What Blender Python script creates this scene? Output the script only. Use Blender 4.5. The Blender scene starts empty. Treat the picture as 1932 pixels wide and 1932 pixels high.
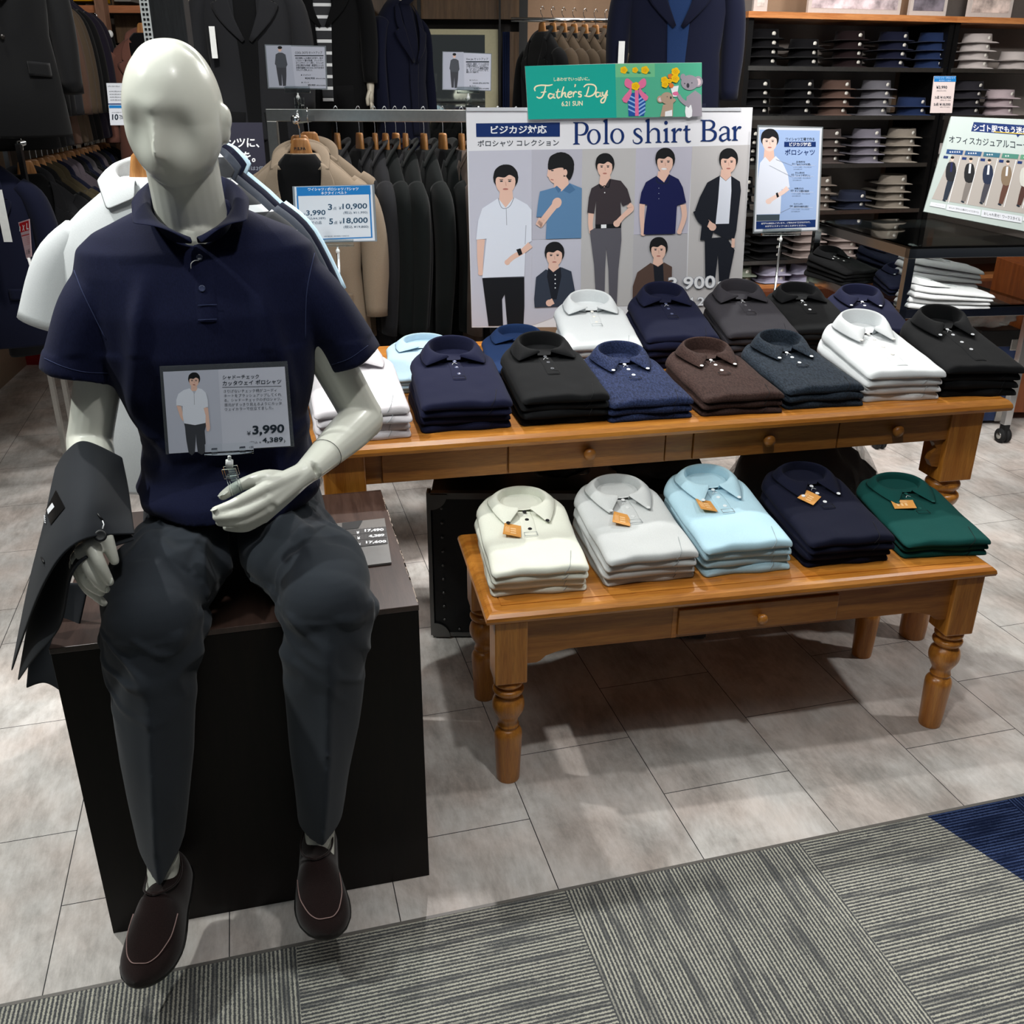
import bpy, bmesh, math, random
from mathutils import Vector, Matrix, noise
from mathutils.geometry import tessellate_polygon
random.seed(7)
sc = bpy.context.scene
C = sc.collection
V = Vector
R = math.radians
# ---------------------------------------------------------------- camera, world, lights, exposure
F, PITCH, ROLL, CH, HALF = 1791.5, .4162, .0047, 1.6, 966.0
cam_d = bpy.data.cameras.new('camera'); cam = bpy.data.objects.new('camera', cam_d); C.objects.link(cam)
cam_d.sensor_width = 36; cam_d.lens = 36 * F / 1932; cam_d.clip_start = .05
fw = V((0, math.cos(PITCH), -math.sin(PITCH))); up0 = V((0, math.sin(PITCH), math.cos(PITCH))); rt0 = V((1, 0, 0))
rt = rt0 * math.cos(ROLL) + up0 * math.sin(ROLL); up = up0 * math.cos(ROLL) - rt0 * math.sin(ROLL)
cam.matrix_world = Matrix(((rt.x, up.x, -fw.x, 0), (rt.y, up.y, -fw.y, 0), (rt.z, up.z, -fw.z, CH), (0, 0, 0, 1)))
sc.camera = cam
sc.view_settings.view_transform = 'Standard'; sc.view_settings.look = 'None'
sc.view_settings.gamma = 1; sc.view_settings.use_curve_mapping = False
sc.view_settings.exposure = 0.28
w = bpy.data.worlds.new('store_ambient'); sc.world = w; w.use_nodes = True
w.node_tree.nodes['Background'].inputs[0].default_value = (.86, .92, 1, 1)
w.node_tree.nodes['Background'].inputs[1].default_value = .05
def lamp(name, loc, target, power, size, col=(1, .97, .92), spot=None, blend=.5):
    if spot:
        d = bpy.data.lights.new(name, 'SPOT'); d.spot_size = R(spot); d.spot_blend = blend; d.shadow_soft_size = size
    else:
        d = bpy.data.lights.new(name, 'AREA'); d.shape = 'DISK'; d.size = size
    d.energy = power; d.color = col
    o = bpy.data.objects.new(name, d); C.objects.link(o); o.location = loc
    o.rotation_euler = (V(target) - V(loc)).to_track_quat('-Z', 'Y').to_euler()
    return o
LAMPS = [
 ('ceiling_or_fill_lamp', (-1.7, 2.3, 2.95), (-.5, 1.6, .9), 110, .035, (1, .97, .93), 75),
 ('ceiling_or_fill_lamp', (-.25, 4.0, 2.95), (.3, 2.4, .7), 120, .03, (1, .95, .92), 80),
 ('ceiling_or_fill_lamp', (1.0, 4.2, 2.95), (.8, 2.6, .7), 108, .03, (.97, 1, .95), 80),
 ('ceiling_or_fill_lamp', (.4, 1.0, 2.95), (.5, 2.2, .5), 50, .05, (1, .98, .95), 85),
 ('ceiling_or_fill_lamp', (-1.9, 1.2, 2.95), (-.6, 1.5, 1.0), 95, .05, (.96, 1, .96), 80),
 ('ceiling_or_fill_lamp', (2.3, 2.3, 2.95), (1.4, 2.9, .4), 72, .05, (1, .97, .94), 85),
 ('ceiling_or_fill_lamp', (0.2, 2.2, 2.95), (-.1, 3.6, 1.2), 60, .12, (1, .98, .95), 80),
 ('ceiling_or_fill_lamp', (1.6, 3.4, 2.95), (2.1, 5.7, 1.2), 170, .12, (1, .96, .92), 90),
 ('ceiling_or_fill_lamp', (-1.1, 3.1, 2.95), (-2.2, 5.2, 1.4), 120, .08, (1, .97, .93), 80),  # fill spot added to brighten the suits on the left rails
 ('ceiling_or_fill_lamp', (.9, 1.6, 2.95), (2.1, 5.9, 1.2), 150, .08, (1, .96, .92), 60),  # fill spot added on the camera side to lift the dark shelf back
 ('ceiling_or_fill_lamp', (-1.9, 3.6, 2.95), (-2.0, 3.9, 0), 95, .12, (1, .97, .93), 90),
]
for a in LAMPS: lamp(a[0], a[1], a[2], a[3], a[4], a[5], a[6])
lamp('ceiling_panel', (-.6, 1.4, 3.1), (-.2, 1.6, 0), 24, 2.6, (.95, 1, .98))
lamp('ceiling_panel', (1.2, 5.0, 3.1), (1.2, 5.0, 0), 45, 2.4, (1, .97, .93))
# ---------------------------------------------------------------- pixel helpers (only used to measure the place)
def ray(px, py): return fw + rt * ((px - HALF) / F) + up * ((HALF - py) / F)
CO = V((0, 0, CH))
def at(px, py, Y): d = ray(px, py); return CO + d * (Y / d.y)
def atz(px, py, z): d = ray(px, py); return CO + d * ((z - CH) / d.z)
def atp(px, py, p0, n): d = ray(px, py); return CO + d * ((V(p0) - CO).dot(n) / d.dot(n))
# ---------------------------------------------------------------- materials
def lin(h):
    if not isinstance(h, str): return tuple(h)
    h = h.lstrip('#'); o = []
    for i in (0, 2, 4):
        c = int(h[i:i + 2], 16) / 255; o.append(c / 12.92 if c <= .04045 else ((c + .055) / 1.055) ** 2.4)
    return tuple(o)
MATS = {}
def nt(name):
    m = bpy.data.materials.new(name); m.use_nodes = True; t = m.node_tree
    b = t.nodes['Principled BSDF']; return m, t, b
def setc(s, c): s.default_value = (*c, 1)
def noise_mix(t, c1, c2, scale, vec=None, detail=4, lo=.35, hi=.65, stretch=None, rough=.6):
    tc = t.nodes.new('ShaderNodeTexCoord'); src = tc.outputs['Object']
    if stretch or vec:
        mp = t.nodes.new('ShaderNodeMapping'); t.links.new(src, mp.inputs[0])
        if stretch: mp.inputs['Scale'].default_value = stretch
        if vec: mp.inputs['Rotation'].default_value = vec
        src = mp.outputs[0]
    n = t.nodes.new('ShaderNodeTexNoise'); n.inputs['Scale'].default_value = scale; n.inputs['Detail'].default_value = detail
    n.inputs['Roughness'].default_value = rough
    t.links.new(src, n.inputs['Vector'])
    r = t.nodes.new('ShaderNodeValToRGB'); t.links.new(n.outputs['Fac'], r.inputs[0])
    r.color_ramp.elements[0].position = lo; r.color_ramp.elements[1].position = hi
    r.color_ramp.elements[0].color = (*c1, 1); r.color_ramp.elements[1].color = (*c2, 1)
    return r, n, src
def bump(t, b, fac, strength, dist=.001):
    bp = t.nodes.new('ShaderNodeBump'); bp.inputs['Strength'].default_value = strength; bp.inputs['Distance'].default_value = dist
    t.links.new(fac, bp.inputs['Height']); t.links.new(bp.outputs[0], b.inputs['Normal'])
def fabric(name, col, heather=.12, rough=.9, scale=420, sheen=.02, stretch=None, bumpk=.35, spec=.14):
    if name in MATS: return MATS[name]
    m, t, b = nt(name); c = lin(col)
    c1 = tuple(max(0, x * (1 - heather)) for x in c); c2 = tuple(min(1, x * (1 + heather) + heather * .01) for x in c)
    r, n, src = noise_mix(t, c1, c2, scale, stretch=stretch)
    t.links.new(r.outputs[0], b.inputs['Base Color'])
    b.inputs['Roughness'].default_value = rough; b.inputs['Specular IOR Level'].default_value = spec
    b.inputs['Sheen Weight'].default_value = sheen; b.inputs['Sheen Roughness'].default_value = .5
    bump(t, b, n.outputs['Fac'], bumpk, .0008)
    MATS[name] = m; return m
def plain(name, col, rough=.5, metal=0, spec=.5, trans=0, alpha=1, ior=1.45, coat=0, emit=0, vary=.03, vscale=60):
    if name in MATS: return MATS[name]
    m, t, b = nt(name); c = lin(col)
    if vary and not trans:
        r, n, src = noise_mix(t, tuple(x * (1 - vary) for x in c), tuple(min(1, x * (1 + vary)) for x in c), vscale)
        t.links.new(r.outputs[0], b.inputs['Base Color'])
    else: setc(b.inputs['Base Color'], c)
    b.inputs['Roughness'].default_value = rough; b.inputs['Metallic'].default_value = metal
    b.inputs['Specular IOR Level'].default_value = spec; b.inputs['Transmission Weight'].default_value = trans
    b.inputs['Alpha'].default_value = alpha; b.inputs['IOR'].default_value = ior; b.inputs['Coat Weight'].default_value = coat
    if emit: setc(b.inputs['Emission Color'], c); b.inputs['Emission Strength'].default_value = emit
    MATS[name] = m; return m
def wood(name, c1, c2, axis='X', rough=.4, coat=.25, scale=9, wear=None, spec=.5):
    if name in MATS: return MATS[name]
    m, t, b = nt(name)
    st = {'X': (.5, 7, 7), 'Y': (7, .5, 7), 'Z': (7, 7, .5)}[axis]
    r, n, src = noise_mix(t, lin(c1), lin(c2), scale, stretch=st, detail=6, lo=.3, hi=.7)
    n.inputs['Distortion'].default_value = .6
    n2 = t.nodes.new('ShaderNodeTexNoise'); n2.inputs['Scale'].default_value = scale * 9; n2.inputs['Detail'].default_value = 3
    t.links.new(src, n2.inputs['Vector'])
    mx = t.nodes.new('ShaderNodeMix'); mx.data_type = 'RGBA'; mx.blend_type = 'MULTIPLY'; mx.inputs[0].default_value = .35
    t.links.new(r.outputs[0], mx.inputs[6])
    r2 = t.nodes.new('ShaderNodeValToRGB'); r2.color_ramp.elements[0].position = .35; r2.color_ramp.elements[0].color = (.45, .4, .35, 1)
    r2.color_ramp.elements[1].position = .6; t.links.new(n2.outputs['Fac'], r2.inputs[0]); t.links.new(r2.outputs[0], mx.inputs[7])
    t.links.new(mx.outputs[2], b.inputs['Base Color'])
    b.inputs['Roughness'].default_value = rough; b.inputs['Coat Weight'].default_value = coat; b.inputs['Coat Roughness'].default_value = .3
    b.inputs['Specular IOR Level'].default_value = spec
    bump(t, b, n2.outputs['Fac'], .15, .0005)
    MATS[name] = m; return m
# ---------------------------------------------------------------- mesh builder
class MB:
    def __init__(s): s.v = []; s.f = []; s.m = []; s.s = []
    def add(s, vs, fs, mi=0, smooth=False, M=None):
        o = len(s.v); s.v += [(M @ V(p)) if M else V(p) for p in vs]
        for f in fs: s.f.append([i + o for i in f]); s.m.append(mi); s.s.append(smooth)
        return s
    def box(s, lo, hi, mi=0, M=None, bev=0):
        x0, y0, z0 = lo; x1, y1, z1 = hi
        if bev:
            b = min(bev, (x1 - x0) / 2.01, (y1 - y0) / 2.01, (z1 - z0) / 2.01)
            bm = bmesh.new(); bmesh.ops.create_cube(bm, size=1)
            for q in bm.verts: q.co = V(((x0 + x1) / 2 + q.co.x * (x1 - x0), (y0 + y1) / 2 + q.co.y * (y1 - y0), (z0 + z1) / 2 + q.co.z * (z1 - z0)))
            bmesh.ops.bevel(bm, geom=bm.edges[:], offset=b, segments=2, affect='EDGES', profile=.5)
            bm.verts.ensure_lookup_table()
            s.add([q.co.copy() for q in bm.verts], [[q.index for q in f.verts] for f in bm.faces], mi, False, M); bm.free(); return s
        return s.add([(x0, y0, z0), (x1, y0, z0), (x1, y1, z0), (x0, y1, z0), (x0, y0, z1), (x1, y0, z1), (x1, y1, z1), (x0, y1, z1)],
              [(0, 3, 2, 1), (4, 5, 6, 7), (0, 1, 5, 4), (1, 2, 6, 5), (2, 3, 7, 6), (3, 0, 4, 7)], mi, False, M)
    def loft(s, rings, mi=0, smooth=True, caps=True, M=None, closed=True):
        n = len(rings[0]); vs = [p for r in rings for p in r]; fs = []
        for i in range(len(rings) - 1):
            for j in range(n if closed else n - 1):
                k = (j + 1) % n; fs.append((i * n + j, i * n + k, (i + 1) * n + k, (i + 1) * n + j))
        if caps and closed: fs.append(tuple(reversed(range(n)))); fs.append(tuple((len(rings) - 1) * n + j for j in range(n)))
        return s.add(vs, fs, mi, smooth, M)
    def tube(s, pts, rad, n=10, mi=0, M=None, upv=None, caps=True, sm=True, sub=0, e=2.0):
        pts = [V(p) for p in pts]
        rad = [(r, r) if not isinstance(r, (tuple, list)) else tuple(r) for r in (rad if isinstance(rad, (list,)) else [rad] * len(pts))]
        if sub: pts, rad = spline(pts, sub), [tuple(x) for x in spline([V((a, b, 0)) for a, b in rad], sub)]
        rings = []; u = upv and V(upv)
        for i, p in enumerate(pts):
            t = (pts[min(i + 1, len(pts) - 1)] - pts[max(i - 1, 0)]).normalized()
            if u is None: u = V((0, 0, 1)) if abs(t.z) < .9 else V((0, 1, 0))
            x = u.cross(t)
            if x.length < 1e-4: x = V((1, 0, 0)).cross(t)
            x.normalize(); y = t.cross(x).normalized(); 
            if upv is None: u = y
            rx, ry = rad[i][0], rad[i][1]
            ring = []
            for k in range(n):
                a = 2 * math.pi * k / n; c_, s_ = math.cos(a), math.sin(a)
                if e != 2: c_ = math.copysign(abs(c_) ** (2 / e), c_); s_ = math.copysign(abs(s_) ** (2 / e), s_)
                ring.append(p + x * (c_ * rx) + y * (s_ * ry))
            rings.append(ring)
        return s.loft(rings, mi, sm, caps, M)
    def ell(s, c, r, mi=0, n=16, M=None, rot=None):
        c = V(c); rings = []; Q = rot or Matrix.Identity(3)
        for i in range(1, n // 2 + 1):
            a = math.pi * i / (n // 2 + 1)
            rings.append([c + Q @ V((r[0] * math.sin(a) * math.cos(2 * math.pi * k / n), r[1] * math.sin(a) * math.sin(2 * math.pi * k / n), -r[2] * math.cos(a))) for k in range(n)])
        s.loft(rings, mi, True, False, M); o = len(s.v)
        lo = c - Q @ V((0, 0, r[2])); hi = c + Q @ V((0, 0, r[2]))
        if M: lo = M @ lo; hi = M @ hi
        s.v += [lo, hi]; b = o - n * (n // 2)
        for k in range(n):
            s.f.append([o, b + (k + 1) % n, b + k]); s.f.append([o + 1, o - n + k, o - n + (k + 1) % n]); s.m += [mi, mi]; s.s += [True, True]
        return s
    def lathe(s, prof, c=(0, 0, 0), n=24, mi=0, M=None):
        c = V(c)
        return s.loft([[c + V((r * math.cos(2 * math.pi * k / n), r * math.sin(2 * math.pi * k / n), z)) for k in range(n)] for r, z in prof], mi, True, True, M)
    def prism(s, poly, z0, z1, mi=0, M=None):
        n = len(poly); vs = [(x, y, z0) for x, y in poly] + [(x, y, z1) for x, y in poly]
        tr = tessellate_polygon([[V((x, y, 0)) for x, y in poly]])
        fs = [tuple(reversed(t)) for t in tr] + [tuple(i + n for i in t) for t in tr] + [(i, (i + 1) % n, (i + 1) % n + n, i + n) for i in range(n)]
        return s.add(vs, fs, mi, False, M)
    def grid(s, P, mi=0, smooth=True, M=None):
        return s.loft(P, mi, smooth, False, M, closed=False)
    def mesh(s, name, mats=(), M=None, recalc=True):
        me = bpy.data.meshes.new(name); me.from_pydata([tuple(p) for p in s.v], [], s.f)
        me.polygons.foreach_set('material_index', s.m); me.polygons.foreach_set('use_smooth', s.s)
        if recalc:
            bm = bmesh.new(); bm.from_mesh(me); bmesh.ops.recalc_face_normals(bm, faces=bm.faces); bm.to_mesh(me); bm.free()
        if M: me.transform(M)
        for m in (mats if isinstance(mats, (list, tuple)) else [mats]): me.materials.append(m)
        me.update(); return me
def spline(pts, sub):
    out = []; n = len(pts)
    for i in range(n - 1):
        p0 = pts[max(i - 1, 0)]; p1 = pts[i]; p2 = pts[i + 1]; p3 = pts[min(i + 2, n - 1)]
        for k in range(sub):
            t = k / sub
            out.append(.5 * ((2 * p1) + (p2 - p0) * t + (2 * p0 - 5 * p1 + 4 * p2 - p3) * t * t + (3 * p1 - p0 - 3 * p2 + p3) * t ** 3))
    out.append(pts[-1]); return out
def evalmods(me, mods):
    o = bpy.data.objects.new('tmp', me); C.objects.link(o)
    for ty, kw in mods:
        md = o.modifiers.new(ty, ty)
        for k, v in kw.items(): setattr(md, k, v)
    dg = bpy.context.evaluated_depsgraph_get(); dg.update()
    r = bpy.data.meshes.new_from_object(o.evaluated_get(dg), depsgraph=dg)
    bpy.data.objects.remove(o); return r
def smoothall(me):
    me.polygons.foreach_set('use_smooth', [True] * len(me.polygons)); return me
# ---------------------------------------------------------------- object helpers
INV = {}
def tag(o, label, cat, group=None, kind=None):
    if label: o['label'] = label
    if cat: o['category'] = cat
    if group: o['group'] = group
    if kind: o['kind'] = kind
    return o
def T(name, label, cat, loc=(0, 0, 0), rz=0, group=None):
    o = bpy.data.objects.new(name, None); C.objects.link(o); o.empty_display_size = .05
    o.location = loc; o.rotation_euler = (0, 0, rz); tag(o, label, cat, group)
    INV[o.name] = (Matrix.Translation(V(loc)) @ Matrix.Rotation(rz, 4, 'Z')).inverted()
    return o
def root_of(p):
    while p.parent: p = p.parent
    return p
def P(name, mb, mats, parent=None, world=False, label=None):
    """a part: mesh in its thing's local frame (world=True: built in world coordinates)"""
    me = mb.mesh(name, mats) if isinstance(mb, MB) else mb
    if world and parent: me.transform(INV[root_of(parent).name])
    o = bpy.data.objects.new(name, me); C.objects.link(o)
    if parent: o.parent = parent
    if label: o['label'] = label
    return o
def S(name, mb, mats):
    o = P(name, mb, mats); o['kind'] = 'structure'; return o
def one(name, mb, mats, label, cat, group=None, kind=None):
    return tag(P(name, mb, mats), label, cat, group, kind)
def dup(o, parent=None):
    c = o.copy(); C.objects.link(c); c.parent = parent
    for ch in list(o.children): dup(ch, c)
    return c
def setmat(o, i, m):
    if len(o.material_slots) > i:
        o.material_slots[i].link = 'OBJECT'; o.material_slots[i].material = m
# ---------------------------------------------------------------- print on flat sheets
TXT = {}
def textgeo(s, bold=0, font=None):
    k = (s, bold)
    if k in TXT: return TXT[k]
    cu = bpy.data.curves.new('t', 'FONT'); cu.body = s; cu.size = 1; cu.fill_mode = 'FRONT'; cu.offset = bold; cu.resolution_u = 3
    o = bpy.data.objects.new('t', cu); C.objects.link(o)
    dg = bpy.context.evaluated_depsgraph_get(); dg.update()
    me = bpy.data.meshes.new_from_object(o.evaluated_get(dg), depsgraph=dg)
    vs = [(q.co.x, q.co.y) for q in me.vertices]; fs = [tuple(p.vertices) for p in me.polygons]
    bpy.data.objects.remove(o); bpy.data.meshes.remove(me)
    x0 = min(x for x, y in vs); x1 = max(x for x, y in vs); y0 = min(y for x, y in vs); y1 = max(y for x, y in vs)
    TXT[k] = ([((x - x0) / (x1 - x0), (y - y0) / (y1 - y0)) for x, y in vs], fs); return TXT[k]
class Sheet:
    """flat printed sheet standing on the plane through p0 with normal n (towards the viewer); art is laid out in coordinates mapped by cmap"""
    def __init__(s, p0, n, cmap=None):
        s.p0 = V(p0); s.n = V(n).normalized(); s.cm = cmap or (lambda x, y: (x, y)); s.mb = MB(); s.mats = []; s.lay = 0
    def pt(s, x, y, off=0): return atp(*s.cm(x, y), s.p0, s.n) + s.n * off
    def mi(s, m):
        if m not in s.mats: s.mats.append(m)
        return s.mats.index(m)
    def nxt(s): s.lay += 1; return .0006 + s.lay * .00003
    def poly(s, pts, m, smooth=0):
        if smooth:
            n = len(pts); q = [V((*p, 0)) for p in pts]; out = []
            for i in range(n):
                p0, p1, p2, p3 = q[i - 1], q[i], q[(i + 1) % n], q[(i + 2) % n]
                for k in range(smooth):
                    t = k / smooth; out.append(.5 * ((2 * p1) + (p2 - p0) * t + (2 * p0 - 5 * p1 + 4 * p2 - p3) * t * t + (3 * p1 - p0 - 3 * p2 + p3) * t ** 3))
            pts = [(p.x, p.y) for p in out]
        o = s.nxt(); tr = tessellate_polygon([[V((*p, 0)) for p in pts]])
        s.mb.add([s.pt(*p, o) for p in pts], [tuple(t) for t in tr], s.mi(m)); return s
    def rect(s, x0, y0, x1, y1, m): return s.poly([(x0, y0), (x1, y0), (x1, y1), (x0, y1)], m)
    def ell(s, cx, cy, rx, ry, m, rot=0, n=20):
        c, q = math.cos(rot), math.sin(rot)
        return s.poly([(cx + rx * math.cos(a) * c - ry * math.sin(a) * q, cy + rx * math.cos(a) * q + ry * math.sin(a) * c) for a in [2 * math.pi * k / n for k in range(n)]], m)
    def text(s, t, x0, y0, x1, y1, m, y0r=None, y1r=None, bold=0):
        """text filling the box left-top (x0,y0) .. right-bottom (x1,y1); y0r/y1r: top and bottom at the right end"""
        y0r = y0 if y0r is None else y0r; y1r = y1 if y1r is None else y1r
        vs, fs = textgeo(t, bold); o = s.nxt(); pts = []
        for u, v in vs:
            tp = y0 + (y0r - y0) * u; bt = y1 + (y1r - y1) * u
            pts.append(s.pt(x0 + (x1 - x0) * u, bt + (tp - bt) * v, o))
        s.mb.add(pts, fs, s.mi(m)); return s
    def stroke(s, pts, ws, m, sub=6):
        """variable-width pen stroke"""
        q = spline([V((p[0], p[1], 0)) for p in pts], sub) if sub else [V((*p, 0)) for p in pts]
        if not isinstance(ws, (list, tuple)): ws = [ws] * len(pts)
        wq = [x.x for x in (spline([V((a, 0, 0)) for a in ws], sub) if sub else [V((a, 0, 0)) for a in ws])]
        o = s.nxt(); L = []; 
        for i, p in enumerate(q):
            t = (q[min(i + 1, len(q) - 1)] - q[max(i - 1, 0)])
            t = t.normalized() if t.length > 1e-9 else V((1, 0, 0)); nn = V((-t.y, t.x, 0)) * wq[i] / 2
            L += [s.pt((p + nn).x, (p + nn).y, o), s.pt((p - nn).x, (p - nn).y, o)]
        s.mb.add(L, [(2 * i, 2 * i + 1, 2 * i + 3, 2 * i + 2) for i in range(len(q) - 1)], s.mi(m)); return s
    def ring(s, cx, cy, rx, ry, tx, ty, m, n=28):
        o = s.nxt(); L = []
        for k in range(n + 1):
            a = 2 * math.pi * k / n
            L += [s.pt(cx + rx * math.cos(a), cy + ry * math.sin(a), o), s.pt(cx + (rx - tx) * math.cos(a), cy + (ry - ty) * math.sin(a), o)]
        s.mb.add(L, [(2 * i, 2 * i + 1, 2 * i + 3, 2 * i + 2) for i in range(n)], s.mi(m)); return s
    def board(s, corners, th=.003):
        """solid sheet behind the print; corners in art coordinates, clockwise from top left"""
        mb = MB(); f = [s.pt(*c) for c in corners]; b = [p - s.n * th for p in f]; n = len(f)
        mb.add(f + b, [tuple(range(n)), tuple(range(2 * n - 1, n - 1, -1))] + [(i, (i + 1) % n, (i + 1) % n + n, i + n) for i in range(n)]); return mb
    def finish(s, name, parent): return P(name, s.mb.mesh(name, s.mats, recalc=False), (), parent, world=True)
def pm(name, col): return plain('print_' + name, col, rough=.55, vary=0, spec=.35)
INK = pm('ink', '#1b2733'); NAVYI = pm('navy', '#0d2c66'); WHITEI = pm('white', '#eef0f4'); GREYI = pm('grey', '#8d93a0')
SKIN = pm('skin', '#e6bfae'); SKIN2 = pm('skin_light', '#eccfc4'); HAIR = pm('hair', '#17181b'); LIP = pm('lip', '#b5756c')
# ---------------------------------------------------------------- shared materials
CHROME = plain('chrome', '#c8cccf', rough=.12, metal=1, vary=0)
STEEL = plain('brushed_steel', '#b9b9b6', rough=.28, metal=1, vary=.05)
ACRYL = plain('clear_acrylic', '#eef4f4', rough=.05, trans=1, ior=1.3, vary=0)
WHITEP = plain('white_plastic', '#e9eceb', rough=.4)
BLACKP = plain('black_plastic', '#0c0d0f', rough=.45)
RUBBER = plain('rubber', '#131416', rough=.8)
# ================================================================ SETTING
TYAW = .2648; TO = V((-.901, 1.291, 0)); te1 = V((math.cos(TYAW), math.sin(TYAW), 0)); te2 = V((-math.sin(TYAW), math.cos(TYAW), 0))
def tile_mat():
    m, t, b = nt('stone_tile'); N = t.nodes; L = t.links
    tc = N.new('ShaderNodeTexCoord'); sp = N.new('ShaderNodeSeparateXYZ'); L.new(tc.outputs['Object'], sp.inputs[0])
    # object space: x across the courses, y along them
    cb = N.new('ShaderNodeCombineXYZ'); L.new(sp.outputs['Y'], cb.inputs[0]); L.new(sp.outputs['X'], cb.inputs[1])
    br = N.new('ShaderNodeTexBrick'); L.new(cb.outputs[0], br.inputs['Vector'])
    br.inputs['Scale'].default_value = 1; br.inputs['Brick Width'].default_value = .4725; br.inputs['Row Height'].default_value = .3485
    br.inputs['Mortar Size'].default_value = .0011; br.inputs['Mortar Smooth'].default_value = 0; br.offset = .5; br.squash = 1
    br.inputs['Color1'].default_value = (0, 0, 0, 1); br.inputs['Color2'].default_value = (1, 1, 1, 1); br.inputs['Mortar'].default_value = (.5, .5, .5, 1)
    r, n, src = noise_mix(t, lin('#aea59b'), lin('#e2dbd3'), 3.2, stretch=(1.6, 1, 1), detail=9, lo=.36, hi=.64, rough=.68)
    n.inputs['Distortion'].default_value = .35
    # streaks of cement
    n2 = N.new('ShaderNodeTexNoise'); n2.inputs['Scale'].default_value = 34; n2.inputs['Detail'].default_value = 10; n2.inputs['Roughness'].default_value = .72; mp = N.new('ShaderNodeMapping')
    mp.inputs['Scale'].default_value = (1.6, .4, 1); L.new(tc.outputs['Object'], mp.inputs[0]); L.new(mp.outputs[0], n2.inputs['Vector'])
    mx = N.new('ShaderNodeMix'); mx.data_type = 'RGBA'; mx.blend_type = 'OVERLAY'; mx.inputs[0].default_value = .6
    L.new(r.outputs[0], mx.inputs[6]); L.new(n2.outputs['Fac'], mx.inputs[7])
    hs = N.new('ShaderNodeHueSaturation'); hs.inputs['Saturation'].default_value = .5; L.new(mx.outputs[2], hs.inputs['Color'])
    # per tile shade
    mr = N.new('ShaderNodeMapRange'); mr.inputs[3].default_value = .93; mr.inputs[4].default_value = 1.07; L.new(br.outputs['Color'], mr.inputs[0])
    L.new(mr.outputs[0], hs.inputs['Value'])
    # pinkish drift
    n3 = N.new('ShaderNodeTexNoise'); n3.inputs['Scale'].default_value = 4.5; L.new(tc.outputs['Object'], n3.inputs['Vector'])
    m3 = N.new('ShaderNodeMix'); m3.data_type = 'RGBA'; m3.blend_type = 'MULTIPLY'; m3.inputs[7].default_value = (1, .93, .9, 1)
    mr3 = N.new('ShaderNodeMapRange'); mr3.inputs[1].default_value = .4; mr3.inputs[2].default_value = .62; L.new(n3.outputs['Fac'], mr3.inputs[0]); L.new(mr3.outputs[0], m3.inputs[0])
    L.new(hs.outputs[0], m3.inputs[6])
    m2 = N.new('ShaderNodeMix'); m2.data_type = 'RGBA'; L.new(br.outputs['Fac'], m2.inputs[0]); L.new(m3.outputs[2], m2.inputs[6])
    m2.inputs[7].default_value = (*lin('#2b2a2b'), 1); L.new(m2.outputs[2], b.inputs['Base Color'])
    b.inputs['Roughness'].default_value = .52; b.inputs['Specular IOR Level'].default_value = .35
    bump(t, b, n2.outputs['Fac'], .08, .001)
    return m
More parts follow.
